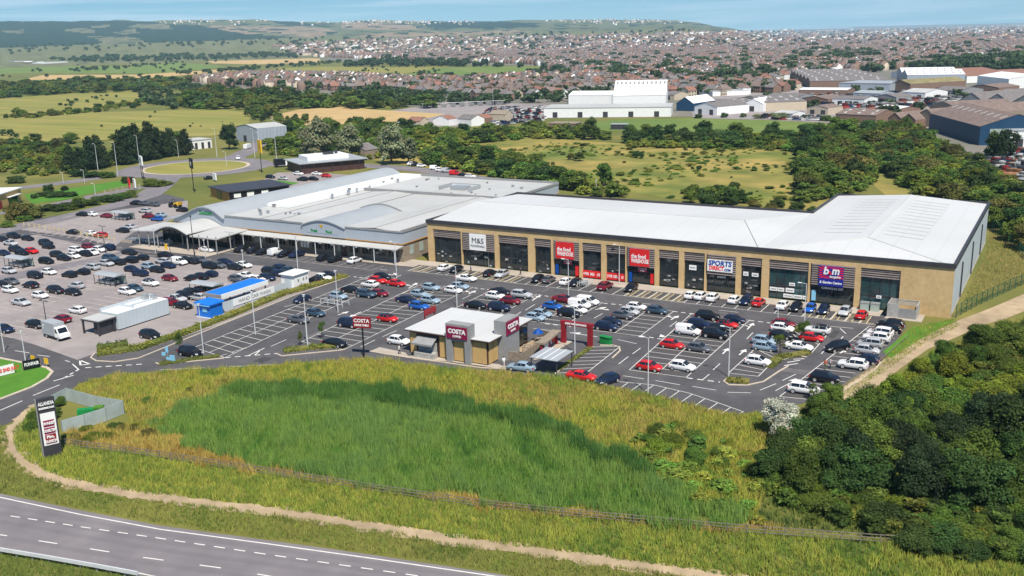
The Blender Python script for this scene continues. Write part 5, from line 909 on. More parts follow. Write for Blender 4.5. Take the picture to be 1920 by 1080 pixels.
pa = at(84, 861); pb = at(117.5, 853); d_ = (pb-pa)/np.linalg.norm(pb-pa); rz = math.atan2(d_[1], d_[0]); wd = np.linalg.norm(pb-pa)
t = thing('pylon_sign', 'tall dark pylon sign with white and burgundy tenant panels', 'sign', pa, rz); PO = pa
ob('frame', MB().box(0, wd, -.02, .55, 0, 8), M['charcoal'], t, local=True); ob('side_strip', MB().box(-.12, -.01, 0, .55, .3, 8.0), M['stone'], t, local=True)
s = ob('tenant_panel', MB().box(.2, wd-.2, -.06, -.021, 1.75, 6.1), M['white'], t, local=True)
def ptx(b_, z, sz, m='white', par=None, sx_=1.): text(b_, sz, M[m], par or s, PO+d_*wd/2+np.array([d_[1], -d_[0], 0])*.13+np.array([0, 0, z]), d_, bold=.02, sx_=sx_)
for z0, z1, m in ((4.25, 5.1, 'burg'), (3.3, 4.1, 'burg'), (1.95, 3.2, 'maroon')): ob('tenant_panel', MB().box(.42, wd-.42, -.1, -.061, z0, z1), M[m], t, local=True)
ptx('ALLANDIA', 7.35, .62, sx_=.62); ptx('SHOPPING PARK', 6.75, .32, sx_=.75); ptx('WAREF', 4.68, .5, sx_=.8); ptx('DUNELTIEN', 3.7, .5, sx_=.55); ptx('Pim.', 2.85, .55); ptx('DUNICH', 2.25, .5, sx_=.7)
def fence(name, label, pts, h, post=2., rails=(), pm='greytimber', panel=None, pw=.1, group=None):
    P = [at(*p)[:2] for p in pts]; t = thing(name, label, 'fence', (*P[0], 0)); n = 0
    for a, c in zip(P, P[1:]):
        L = np.linalg.norm(c-a); k_ = max(1, round(L/post))
        for i in range(k_+(c is P[-1])):
            p = a+(c-a)*i/k_; n += 1; ob('post', MB().box(p[0]-pw/2, p[0]+pw/2, p[1]-pw/2, p[1]+pw/2, 0, h), M[pm], t)
        if panel: ob('panel', MB().bar(a, c, .05, .05, h-.05), M[panel], t)
    for z in rails:
        b = MB(); [b.bar(a, c, .04, z-.04, z+.04) for a, c in zip(P, P[1:])]; ob('rail', b, M[pm], t)
    return t
fence('rail_fence', 'long weathered post and rail fence along the foreground reed bed', [(122, 838), (300, 862), (480, 890), (700, 925), (900, 955), (1120, 978), (1400, 1004), (1650, 1022), (1790, 1030)], 1.25, 1.9, (.45, .8, 1.15), 'railwood', None, .09)
fence('steel_enclosure', 'pale steel panel enclosure behind the pylon sign', [(76, 790), (100, 766), (127, 752), (185, 768), (233, 776), (200, 790), (160, 803), (118, 815)], 2.1, 2.2, (.4, 2.0), 'metal', 'weathersteel')
t = thing('storage_box', 'dark green storage box inside the steel enclosure', 'box', at(170, 783), .7); ob('body', MB().box(-1.6, 1.2, -.5, .5, 0, 1.4), M['green'], t, local=True); ob('lid', MB().box(.6, 1.9, -.55, .55, 1.4, 1.6), M['lawn'], t, local=True)
for lb, p, L in (('pale steel trolley bay in the row beside the hedge', at(628, 572), 5.5), ('pale steel trolley bay among cars before the red shop signs', at(1097, 536), 3.2)):
    t = thing('trolley_bay', lb, 'trolley bay', p, 0 if L > 4 else 1.57); [ob('hoop', MB().tube((q*L/3-L/2, -1, 0), (q*L/3-L/2, -1, 1.1), .05).tube((q*L/3-L/2, 1, 0), (q*L/3-L/2, 1, 1.1), .05).tube((q*L/3-L/2, -1, 1.1), (q*L/3-L/2, 1, 1.1), .05), M['pole'], t, local=True) for q in range(4)]
    [ob('rail', MB().box(-L/2, L/2, y-.03, y+.03, .55, .65), M['pole'], t, local=True) for y in (-1, 1)]; [ob('trolley', MB().box(-L/2+.3+q*.55, -L/2+.75+q*.55, -.3, .3, .35, 1.0), M['metal'], t, local=True) for q in range(4)]
t = thing('guard_rail', 'grey steel crash barrier along the main road edge', 'barrier', at(0, 1043))
P = [at(*p) for p in ((-60, 1033), (0, 1041), (90, 1056), (180, 1072), (260, 1087))]
b = MB(); [b.bar(a, c, .14, .5, .9) for a, c in zip(P, P[1:])]; ob('rail', b, M['pole'], t)
for a, c in zip(P, P[1:]):
    for q in (0, .33, .66): p = a+(c-a)*q; ob('post', MB().box(p[0]-.06, p[0]+.06, p[1]+.08, p[1]+.2, 0, .7), M['metal'], t)
fence('mesh_fence', 'green mesh fence climbing behind the retail building', [(1852, 424), (1870, 438), (1895, 460), (1940, 500)], 2.4, 2.6, (.3, .7, 1.1, 1.5, 1.9, 2.3), 'deepgreen', None, .12)
fence('mesh_fence', 'green mesh fence along the earth track', [(1792, 596), (1830, 575), (1870, 556), (1945, 522)], 2.4, 2.6, (.3, .7, 1.1, 1.5, 1.9, 2.3), 'deepgreen', None, .12)
fence('knee_rail', 'low wooden knee rail between the slanted bays and grass', [(1545, 752), (1600, 716), (1640, 690), (1668, 664), (1700, 636)], .6, 2.2, (.55,), 'timber')
fence('rail_fence', 'cream and yellow trolley rails left of the supermarket', [(45, 424), (85, 430), (130, 438), (175, 445), (215, 452)], 1.2, 2.6, (.5, 1.1), 'yline', None, .25)
fence('rail_fence', 'long pale timber rails beside the mown lawn', [(197, 366), (230, 359), (262, 355)], 1.8, 3, (.9, 1.7), 'pave', None, .3)
for lb, a, c, z, m, tx, tm in (('white roadside banner with red lettering on the lawn', (-8, 709), (28, 700), 1.5, 'white', 'THURS 2ND JULY', 'textred'), ('black roadside banner with white lettering on the lawn', (44, 696), (77, 689), 1.5, 'black', 'FUNFAIR', 'white')):
    p, q = at(*a), at(*c); d_ = (q-p)/np.linalg.norm(q-p); t = thing('banner', lb, 'banner', p); s = ob('sheet', MB().bar(p, q, .06, .15, z+.2), M[m], t); [ob('post', MB().tube(w_, w_+[0, 0, z+.3], .05), M['timber'], t) for w_ in (p, q)]
    text(tx, .75, M[tm], s, (p+q)/2+np.array([d_[1], -d_[0], 0])*.07+np.array([0, 0, .95]), d_, bold=.02, sx_=.75)
for i, (x, y) in enumerate(((63, 683), (88, 688))): t = thing('yellow_sign', ('left', 'right')[i]+' of two yellow keep-left signs on the lawn corner', 'sign', at(x, y)); ob('post', MB().tube((0, 0, 0), (0, 0, .6), .06), M['metal'], t, local=True); ob('sign_panel', MB().box(-.45, .45, -.06, .06, .55, 1.5), M['yellow'], t, local=True)
t = thing('green_bin_store', 'green waste cabinet on the grass tip beside the red arch', 'cabinet', at(1136, 645), -.2); ob('body', MB().box(-1.0, 1.0, -.4, .4, .1, 1.25), M['green'], t, local=True); ob('lid', MB().box(-1.1, 1.15, -.5, .5, 1.25, 1.35), M['green'], t, local=True)
t = thing('litter_bin', 'dark litter bin outside the terrace fence', 'bin', at(975, 675)); ob('body', MB().box(-.35, .35, -.35, .35, 0, 1.15), M['charcoal'], t, local=True); ob('lid', MB().box(-.4, .4, -.4, .4, 1.15, 1.25), M['black'], t, local=True)
t = thing('sack', 'bright yellow sack under the front coffee sign', 'sack', at(872, 677)); ob('body', MB().tube((0, 0, 0), (0, 0, .5), .5, .55, n=10).tube((0, 0, .5), (0, 0, .8), .55, .2, n=10), M['yellow'], t, local=True)
t = thing('skip', 'teal skip under the middle trolley shelter', 'skip', at(204, 533)); ob('body', MB().ext([(-1.1, 0), (1.1, 0), (1.4, 1.1), (-1.4, 1.1)], (0, -.6, .1), (0, .6, .1), (1, 0, 0)), mat('teal_paint', (.01, .13, .17), .5), t, local=True); ob('load', MB().box(.2, 1.1, -.5, .5, 1.1, 1.35), M['white'], t, local=True)
t = thing('bollard_sign', 'yellow standing sign outside the supermarket entrance', 'sign', at(312, 469)); ob('board', MB().box(-.3, .3, -.15, .15, .1, 1.6), M['yellow'], t, local=True); ob('foot', MB().box(-.35, .35, -.3, .3, 0, .1), M['black'], t, local=True)
for i in range(12):
    p = at(413+i*2.7, 462-.55*i); t = thing('bollard', '', 'bollard', p, 0, 'bollards by the entrance canopy'); t['label'] = f'{nth(i)} grey bollard from the left beside the entrance canopy'; ob('shaft', MB().tube((0, 0, 0), (0, 0, 1.05), .09), M['pole'], t, local=True); ob('cap', MB().tube((0, 0, 1.05), (0, 0, 1.12), .1), M['white'], t, local=True)
tq = thing('trolley_row', 'row of shopping trolleys behind low wall left of the entrance', 'trolleys', at(270, 455)); p0 = at(244, 452); tr = MB()
for i in range(14): x = p0[0]+i*1.15; tr.box(x, x+.85, p0[1]-1, p0[1]-.4, .4, 1.0); tr.box(x+.1, x+.85, p0[1]+.2, p0[1]+.8, .4, 1.0)
o = ob('trolley_stack', tr, M['metal'], tq); ob('low_wall', MB().box(p0[0]-1, p0[0]+6, p0[1]-2, p0[1]-1.8, 0, .8), M['pave'], tq)
# ---------------------------------------------------------------- people
def person(label, p, top, legs, hair, rz=0., stride=.18, arm=.1):
    t = thing('person', label, 'person', p, rz); bm_v = [(0, 0, .92), (0, 0, 1.15), (0, 0, 1.42), (0, 0, 1.52), (0, 0, 1.64), (.0, 0, 1.76)]; rad = [.15, .14, .17, .06, .105, .08]
    e = [(0, 1), (1, 2), (2, 3), (3, 4), (4, 5)]
    def add(par, pts, rr):
        for q, r in zip(pts, rr): bm_v.append(q); rad.append(r); e.append((par, len(bm_v)-1)); par = len(bm_v)-1
    for s in (-1, 1):
        add(0, [(s*.02*0+stride*.1*s, s*.09, .86), (stride*.5*s+.03, s*.09, .48), (stride*s-.02, s*.09, .08), (stride*s+.13, s*.09, .04)], [.1, .065, .045, .04])
        add(2, [(0, s*.2, 1.40), (-arm*s, s*.24, 1.13), (-arm*s+.1, s*.22, .90), (-arm*s+.14, s*.22, .82)], [.065, .045, .036, .04])
    me = bpy.data.meshes.new('body'); me.from_pydata(bm_v, e, []); o = bpy.data.objects.new('body', me); COL.objects.link(o)
    sk = o.modifiers.new('s', 'SKIN'); o.modifiers.new('d', 'SUBSURF').levels = 1
    for i, r in enumerate(rad): me.skin_vertices[0].data[i].radius = (r, r); me.skin_vertices[0].data[i].use_root = i == 0
    dg = bpy.context.evaluated_depsgraph_get(); m2 = bpy.data.meshes.new_from_object(o.evaluated_get(dg)); bpy.data.objects.remove(o)
    m2.materials.clear(); [m2.materials.append(m_) for m_ in (M['skin'], top, legs)]
    for f_ in m2.polygons:
        c = f_.center; f_.material_index = 2 if c.z < .93 and abs(c.y) < .17 else 1 if c.z < 1.5 and not (abs(c.y) > .16 and c.z < 1.12) else 0; f_.use_smooth = True
    b = ob('body', m2, None, t) if False else None; o = bpy.data.objects.new('body', m2); COL.objects.link(o); o.parent = t; ORI[o] = ORI[t]
    hm = MB(); hm.tube((-.02, 0, 1.70), (-.02, 0, 1.80), .115, .06, n=10); ob('hair', hm, hair, t, local=True)
T1 = mat('orange_top', (.6, .16, .08), .8); T2 = mat('pale_top', (.55, .5, .48), .8); T3 = mat('dark_clothes', (.02, .02, .03), .8); T4 = mat('khaki_trousers', (.12, .14, .05), .8)
person('person in an orange top walking behind the black SUV', at(1547, 693), T1, T4, M['brown'], 1.2); person('person in dark trousers and pale top walking beside the orange-topped person', at(1556, 691), T2, T3, M['brown'], 1.0)
person('person in white top and dark trousers on the pavement left of the coffee shop', at(749, 665), M['white'], T3, M['brown'], .4); person('person in pale clothes standing at the coffee shop corner', at(945, 688), M['white'], T2, M['brown'], 2.)
person('person in white standing beneath the supermarket arch', at(318, 458), M['white'], T4, M['brown'], -1.2); person('person in dark clothes near the frontage signs', at(976, 517), T3, T3, M['brown'], .5); person('person in navy walking by the first shop sign', at(883, 512), M['textblue'], T3, M['brown'], .2)
# ================================================================ VEGETATION
def cubesphere(c, r, k=2):
    V = []; F = []; t = np.linspace(-1, 1, k+1)
    for ax in range(3):
        for sg in (-1, 1):
            b0 = len(V)
            for i in t:
                for j in t:
                    p = np.zeros(3); p[ax] = sg; p[(ax+1) % 3] = i*sg; p[(ax+2) % 3] = j; V.append(np.array(c)+p/np.linalg.norm(p)*r)
            for i in range(k):
                for j in range(k): a = b0+i*(k+1)+j; F.append((a, a+k+1, a+k+2, a+1))
    return V, F
def crown(seed, n, leaf, tone, shape='round', core=.78, tonevar=.3, flat=.35):
    g_ = np.random.default_rng(seed); L = []
    if shape == 'round':
        for i in range(20): a = i*2.4+g_.uniform(-.5, .5); z = g_.uniform(.16, .86); rr = g_.uniform(.5, 1.)*.36*math.sqrt(max(.1, 1-((z-.42)/.52)**2)); L.append((rr*math.cos(a), rr*math.sin(a), z, g_.uniform(.08, .17)))
        L.append((0, 0, .5, .27))
    elif shape == 'bush':
        for i in range(20): a = i*2.4+g_.uniform(-.5, .5); rr = g_.uniform(.1, .40); L.append((rr*math.cos(a), rr*math.sin(a), g_.uniform(.1, .78)*(1-.9*rr), g_.uniform(.09, .19)))
        L.append((0, 0, .36, .30))
    elif shape == 'cone':
        for i in range(16): z = .12+.8*i/15; a = i*2.4; r = .30*(1-z)+.05; L.append((r*.7*math.cos(a), r*.7*math.sin(a), z, .19*(1-z)+.07))
    elif shape == 'loose':
        for i in range(9): a = g_.uniform(0, 6.28); rr = g_.uniform(.05, .24); L.append((rr*math.cos(a), rr*math.sin(a), g_.uniform(.4, .9), g_.uniform(.09, .16)))
    L = np.array(L); w = L[:, 3]**2; idx = g_.choice(len(L), n, p=w/w.sum())
    d = g_.normal(size=(n, 3)); d[:, 2] = np.abs(d[:, 2])*.9-.25; d /= np.linalg.norm(d, axis=1)[:, None]
    P = L[idx, :3]+d*(L[idx, 3]*(.72+.62*g_.uniform(0, 1, n)**1.6))[:, None]
    ins = np.zeros(n, bool)
    for l in L: ins |= np.linalg.norm(P-l[:3], axis=1) < l[3]*.66
    P = P[~ins]; d = d[~ins]; idx = idx[~ins]; n = len(P)
    nr = d+g_.normal(size=(n, 3))*.55; nr[:, 2] += flat; nr /= np.linalg.norm(nr, axis=1)[:, None]
    u = np.cross(nr, g_.normal(size=(n, 3))); u /= np.linalg.norm(u, axis=1)[:, None]; v = np.cross(nr, u)
    s = (leaf*g_.uniform(.6, 1.35, n))[:, None]; V = np.stack([P-u*s, P-v*s*.62, P+u*s, P+v*s*.62], 1).reshape(-1, 3); F = np.arange(n*4).reshape(-1, 4)
    lt = 1+tonevar*g_.uniform(-1, 1, len(L)); C = np.array(tone)*(lt[idx]*g_.uniform(.72, 1.3, n))[:, None]; C[:, 0] *= g_.uniform(.85, 1.25, n)
    VV = [V]; FF = [F]; CC = [C]; k = len(V)
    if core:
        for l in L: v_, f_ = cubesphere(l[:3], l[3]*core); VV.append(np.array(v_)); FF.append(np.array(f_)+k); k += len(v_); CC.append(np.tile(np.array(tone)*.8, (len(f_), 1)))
    V = np.concatenate(VV); V[:, 2] = np.maximum(V[:, 2], .02)
    return V, np.concatenate(FF), np.concatenate(CC)
def trunkmesh(seed):
    g_ = random.Random(seed); b = MB(); b.tube((0, 0, 0), (.02, .01, .4), .035, .022, n=6)
    for i in range(4): a = i*1.6+g_.uniform(0, .6); b.tube((.02, .01, .34+.03*i), (.2*math.cos(a), .2*math.sin(a), .66), .016, .006, n=5)
    return b.mesh('trunk', M['bark'])
TRUNK = [trunkmesh(i) for i in range(3)]
TONES = {'dark green': (.042, .086, .02), 'mid green': (.078, .14, .022), 'bright green': (.14, .205, .022), 'olive': (.12, .13, .03), 'grey-green': (.20, .245, .13), 'white-flowered': (.40, .43, .34), 'blackish green': (.026, .05, .018)}
CRM = {}
def crown_of(tone, shape, lod):
    k_ = (tone, shape, lod)
    if k_ not in CRM:
        n, lf = {'near': (13000, .021), 'mid': (3000, .038), 'lowm': (1100, .055)}[lod]
        if shape == 'loose': n //= 3; lf *= .8
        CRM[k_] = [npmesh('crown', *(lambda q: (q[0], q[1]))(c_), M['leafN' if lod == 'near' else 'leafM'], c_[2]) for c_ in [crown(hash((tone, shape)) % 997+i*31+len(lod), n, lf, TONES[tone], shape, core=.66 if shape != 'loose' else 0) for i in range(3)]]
    return CRM[k_]
import zlib
hash = lambda t: zlib.crc32(repr(t).encode())
TREES = []
def tree(p, h, w, tone, shape, lod, place, group, name='tree', cat='tree'):
    t = bpy.data.objects.new(name, None); COL.objects.link(t); t.location = (p[0], p[1], p[2] if len(p) > 2 else 0); t.rotation_euler[2] = random.uniform(0, 6.28); t.scale = (w, w, h); t.empty_display_size = .2
    c = bpy.data.objects.new('crown', random.choice(crown_of(tone, shape, lod))); COL.objects.link(c); c.parent = t
    k_ = bpy.data.objects.new('trunk', random.choice(TRUNK)); COL.objects.link(k_); k_.parent = t
    tag(t, '', cat, group); TREES.append((t, f'{tone} {cat}', place)); return t
def poisson(poly, step, cap=999, seed=1, world=False):
    g_ = np.random.default_rng(seed); P = np.array([(p if world else at(*p)[:2]) for p in poly], float)[:, :2]; lo, hi = P.min(0), P.max(0); out = []
    cand = g_.uniform(lo, hi, (int(min(60000, (hi-lo).prod()/step**2*12)), 2)); cand = cand[inpoly(cand, P)]; grid = {}
    for c in cand:
        k_ = (int(c[0]//step), int(c[1]//step)); ok = True
        for i in (-1, 0, 1):
            for j in (-1, 0, 1):
                for q in grid.get((k_[0]+i, k_[1]+j), ()):
                    if (q[0]-c[0])**2+(q[1]-c[1])**2 < step*step: ok = False
        if ok: grid.setdefault(k_, []).append(c); out.append(c)
        if len(out) >= cap: break
    return out
def wood(poly, step, hr, tones, place, group, shape=('round', 'bush'), lod='mid', cap=999, seed=1, wr=(.9, 1.25), cat='tree', name='tree'):
    pts = poisson(poly, step, cap, seed); g_ = random.Random(seed)
    for c in pts:
        h = g_.uniform(*hr); sh = g_.choice(shape); bu = sh == 'bush'; tree((c[0], c[1], 0), h, h*g_.uniform(1.3, 1.8) if bu else h*g_.uniform(*wr), g_.choice(tones), sh, lod, place, group.replace('trees', 'bushes') if bu else group, 'bush' if bu else name, 'bush' if bu else cat)
    return len(pts)
cnt = {}
GW = 'trees of the wood on the right'; GM = 'trees behind the shops'; GF = 'trees in the foreground wood'
D_, Mi, B_, O_ = 'dark green', 'mid green', 'bright green', 'olive'
cnt['z1'] = wood([(1500, 300), (1560, 258), (1650, 240), (1700, 247), (1735, 280), (1640, 325), (1560, 362), (1505, 372)], 8.5, (5, 8), (D_, Mi, Mi, O_), 'behind the white roof corner', GW, cap=60, wr=(1.1, 1.5))
cnt['z2'] = wood([(1715, 250), (1800, 292), (1885, 345), (1940, 380), (1940, 490), (1862, 425), (1852, 385), (1760, 372), (1725, 366), (1690, 335), (1640, 325)], 7.5, (4.5, 7.5), (Mi, D_, B_, O_), 'in the wood before the blue shed', GW, cap=70, wr=(1.1, 1.5), seed=2)
cnt['z3'] = wood([(1180, 272), (1400, 276), (1540, 284), (1600, 262), (1570, 250), (1480, 262), (1180, 256)], 9, (6, 9.5), (D_, D_, Mi), 'below the sports field', GM, cap=34, seed=3, wr=(1.0, 1.3))
cnt['z4'] = wood([(545, 250), (600, 242), (700, 240), (860, 250), (1000, 246), (1085, 250), (1140, 262), (1000, 258), (880, 268), (800, 275), (740, 290), (640, 296), (530, 290)], 11, (6, 9), (Mi, D_, Mi, B_), 'left of the dry heath', GM, cap=48, seed=4, wr=(1.2, 1.6))
cnt['z5'] = wood([(790, 308), (850, 290), (930, 296), (1010, 320), (1060, 338), (1130, 360), (1060, 360), (1040, 356), (960, 336), (870, 322)], 8, (5, 8), (D_, Mi, Mi), 'behind the supermarket roof', GM, cap=28, seed=5, wr=(1.1, 1.4))
cnt['z6'] = wood([(0, 272), (120, 280), (200, 300), (150, 322), (60, 330), (0, 318)], 12, (4, 7), (Mi, D_, O_), 'in the scrub at the left edge', 'trees of the left scrub', ('bush', 'round'), cap=26, seed=6)
cnt['z7'] = wood([(330, 193), (420, 172), (560, 180), (640, 196), (720, 190), (760, 196), (690, 206), (560, 204), (430, 204), (340, 202)], 15, (8, 12), (D_, Mi, D_, O_), 'before the brown-roofed estate', 'trees of the estate belt', ('round',), 'mid', cap=36, seed=7)
for x, y, h in ((135, 324, 11), (152, 320, 10), (172, 318, 14), (186, 314, 14), (232, 308, 15), (243, 306, 16), (256, 303, 17), (270, 300, 13), (284, 298, 17), (296, 296, 14), (310, 294, 12), (322, 292, 13), (348, 290, 12)): tree(at(x, y), h, h*.85, 'blackish green', 'cone', 'mid', 'left of the roundabout', 'conifers by the roundabout', 'conifer', 'conifer')
for x, y, h, tn, pl_ in ((594, 302, 19, 'grey-green', 'beside the dark-walled restaurant'), (654, 300, 16, 'grey-green', 'beside the dark-walled restaurant'), (734, 308, 17, 'grey-green', 'beside the dark-walled restaurant'), (766, 306, 12, 'grey-green', 'beside the dark-walled restaurant'), (1108, 262, 11, D_, 'standing alone by the brick field shed'), (430, 280, 12, 'blackish green', 'between office and farm shed'), (700, 204, 13, D_, 'at the wheat field corner'), (1866, 300, 11, D_, 'by the blue shed office'), (1885, 302, 12, 'blackish green', 'by the blue shed office'), (540, 262, 10, 'blackish green', 'below the farm shed'), (1135, 348, 8, Mi, 'behind the back lane lamp'), (1086, 302, 4, D_, 'alone on the heath'), (1070, 300, 3, O_, 'alone on the heath'), (1192, 296, 3, D_, 'alone on the heath'), (1202, 297, 3, D_, 'alone on the heath')): tree(at(x, y), h, h*(.85 if h > 6 else 1.3), tn, 'round', 'mid', pl_, 'single trees')
wood([(1270, 380), (1330, 365), (1380, 368), (1400, 385), (1340, 388)], 5, (4, 6.5), (D_, Mi), 'just behind the long white roof', GM, cap=12, seed=8)
wood([(1410, 390), (1470, 384), (1540, 402), (1500, 404), (1430, 396)], 6, (2, 3.5), (D_, O_), 'close behind the long white roof', GM, ('bush',), cap=10, seed=9)
# scattered heath and field bushes
wood([(900, 275), (1180, 275), (1480, 290), (1500, 360), (1300, 366), (1100, 340), (960, 300)], 24, (.8, 2), (Mi, D_, O_), 'scattered on the dry heath', 'bushes on the heath', ('bush',), 'lowm', cap=34, seed=10, cat='bush', name='bush')
wood([(0, 215), (160, 205), (260, 190), (300, 196), (200, 210), (60, 222)], 16, (3, 6), (D_, Mi), 'between the yellow fields', 'bushes of the field line', ('bush',), 'lowm', cap=26, seed=11, cat='bush', name='bush')
wood([(440, 218), (470, 213), (560, 230), (640, 240), (600, 246), (520, 240)], 10, (5, 7), (D_, Mi), 'in the hedge below the wheat field', GM, ('round',), 'lowm', cap=16, seed=12)
wood([(0, 262), (230, 257), (380, 252), (460, 242), (440, 255), (300, 268), (100, 276)], 22, (3, 6), (D_, Mi), 'below the yellow field', 'bushes of the field edge', ('bush',), 'lowm', cap=18, seed=13, cat='bush', name='bush')
wood([(1280, 222), (1420, 219), (1540, 226), (1620, 238), (1500, 226), (1400, 222)], 9, (3, 6), (Mi, D_, 'grey-green'), 'beyond the sports field', GM, ('bush',), 'lowm', cap=26, seed=14, cat='bush', name='bush')
# foreground wood
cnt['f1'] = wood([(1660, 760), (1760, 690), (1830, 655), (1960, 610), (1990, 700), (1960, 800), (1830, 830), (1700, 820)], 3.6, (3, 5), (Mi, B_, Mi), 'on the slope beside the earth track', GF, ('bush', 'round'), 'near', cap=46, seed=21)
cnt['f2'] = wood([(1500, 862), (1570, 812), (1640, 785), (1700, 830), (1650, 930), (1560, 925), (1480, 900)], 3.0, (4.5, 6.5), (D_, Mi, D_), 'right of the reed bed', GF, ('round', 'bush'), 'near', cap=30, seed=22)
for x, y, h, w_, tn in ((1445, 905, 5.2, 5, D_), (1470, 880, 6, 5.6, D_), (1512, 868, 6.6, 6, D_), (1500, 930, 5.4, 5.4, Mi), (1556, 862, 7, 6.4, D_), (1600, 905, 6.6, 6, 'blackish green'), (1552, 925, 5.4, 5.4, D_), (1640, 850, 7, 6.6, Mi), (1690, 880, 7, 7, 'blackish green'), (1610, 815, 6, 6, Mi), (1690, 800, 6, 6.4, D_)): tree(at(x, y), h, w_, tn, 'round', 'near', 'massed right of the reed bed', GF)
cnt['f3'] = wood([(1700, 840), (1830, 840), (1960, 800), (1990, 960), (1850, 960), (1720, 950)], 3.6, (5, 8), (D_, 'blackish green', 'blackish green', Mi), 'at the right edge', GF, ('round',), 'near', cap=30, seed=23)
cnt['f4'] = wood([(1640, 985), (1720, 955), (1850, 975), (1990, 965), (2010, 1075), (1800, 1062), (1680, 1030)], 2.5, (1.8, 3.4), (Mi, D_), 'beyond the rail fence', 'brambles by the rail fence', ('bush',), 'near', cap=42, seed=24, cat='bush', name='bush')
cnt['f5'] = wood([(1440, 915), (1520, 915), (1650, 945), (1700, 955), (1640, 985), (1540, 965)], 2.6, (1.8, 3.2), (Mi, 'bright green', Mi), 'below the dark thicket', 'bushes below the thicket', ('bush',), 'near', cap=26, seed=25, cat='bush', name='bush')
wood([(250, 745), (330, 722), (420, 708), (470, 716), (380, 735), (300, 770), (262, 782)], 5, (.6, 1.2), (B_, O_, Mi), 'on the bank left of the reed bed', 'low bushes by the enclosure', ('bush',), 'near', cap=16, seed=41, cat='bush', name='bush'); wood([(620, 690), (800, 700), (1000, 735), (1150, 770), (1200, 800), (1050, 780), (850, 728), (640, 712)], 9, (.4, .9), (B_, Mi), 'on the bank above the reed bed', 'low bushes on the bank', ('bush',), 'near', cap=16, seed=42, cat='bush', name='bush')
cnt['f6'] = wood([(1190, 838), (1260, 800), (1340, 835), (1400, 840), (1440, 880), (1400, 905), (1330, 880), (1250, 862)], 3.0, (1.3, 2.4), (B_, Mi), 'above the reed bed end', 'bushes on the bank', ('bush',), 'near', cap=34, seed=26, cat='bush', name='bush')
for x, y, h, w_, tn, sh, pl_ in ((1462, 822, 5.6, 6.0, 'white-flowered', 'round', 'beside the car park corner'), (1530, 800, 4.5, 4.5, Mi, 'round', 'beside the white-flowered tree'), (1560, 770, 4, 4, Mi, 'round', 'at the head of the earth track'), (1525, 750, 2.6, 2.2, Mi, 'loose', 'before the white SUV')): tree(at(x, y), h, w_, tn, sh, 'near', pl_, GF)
for x, y, h, w_, tn, pl_ in ((1462, 664, 3.4, 3.0, Mi, 'on the planted kerb island'), (1505, 640, 3.6, 3.0, Mi, 'on the planted kerb island'), (338, 660, 3.6, 2.4, Mi, 'beside the blue finger signs'), (604, 634, 3.4, 2.0, Mi, 'on the bay end left of the coffee totem'), (563, 648, 2.6, 1.4, Mi, 'on the bay end left of the coffee totem')): tree(at(x, y), h, w_, tn, 'loose', 'near', pl_, 'young car park trees')
for x, y, h, w_, tn, pl_ in ((36, 410, 6.5, 8, O_, 'at the left edge before the shop unit'), (62, 408, 6, 7, O_, 'at the left edge before the shop unit'), (15, 425, 2, 5, Mi, 'at the left edge before the shop unit'), (45, 414, 2, 6, Mi, 'at the left edge before the shop unit'), (31, 343, 4, 8, D_, 'behind the shop unit'), (92, 358, 3.4, 4, D_, 'on the mown lawn'), (121, 357, 2.4, 3, D_, 'on the mown lawn'), (64, 372, 2.2, 2.5, D_, 'on the mown lawn'), (239, 343, 3.5, 5, D_, 'on the mown lawn'), (292, 348, 3.0, 12, Mi, 'on the verge below the roundabout'), (150, 330, 3.5, 9, D_, 'beneath the conifer row'), (175, 332, 3, 9, D_, 'beneath the conifer row'), (200, 333, 3, 8, Mi, 'beneath the conifer row')): tree(at(x, y), h, w_, tn, 'bush', 'mid', pl_, 'shrubs on the left', 'bush', 'bush')
for i in range(14): x = 90+i*12; tree(at(x, 396-i*1.9+random.uniform(-3, 3)), random.uniform(2, 3.2), random.uniform(5, 8), Mi if i % 2 else D_, 'bush', 'mid', 'along the lot road', 'shrub bank by the lot road', 'bush', 'bush')
for i in range(9): x = 84+i*6; tree(at(x, 368+random.uniform(-3, 3)), 2, 6, D_, 'bush', 'lowm', 'in the lawn shrub bed', 'shrub bed on the lawn', 'bush', 'bush')
for i in range(11): x = 62+i*5; tree(at(x if i < 6 else 70+i*4, 800-i*3.5+random.uniform(-8, 8)), random.uniform(1.2, 2), random.uniform(2, 3), Mi, 'bush', 'near', 'around the pylon sign', 'bushes by the pylon', 'bush', 'bush')
for i in range(16): x = 245+i*6; tree(at(130+i*11, 822-i*1.0+random.uniform(-8, 12)), random.uniform(.7, 1.5), random.uniform(1.8, 3), random.choice((Mi, B_, O_)), 'bush', 'near', 'right of the steel enclosure', 'low bushes by the enclosure', 'bush', 'bush')
relabel(TREES)
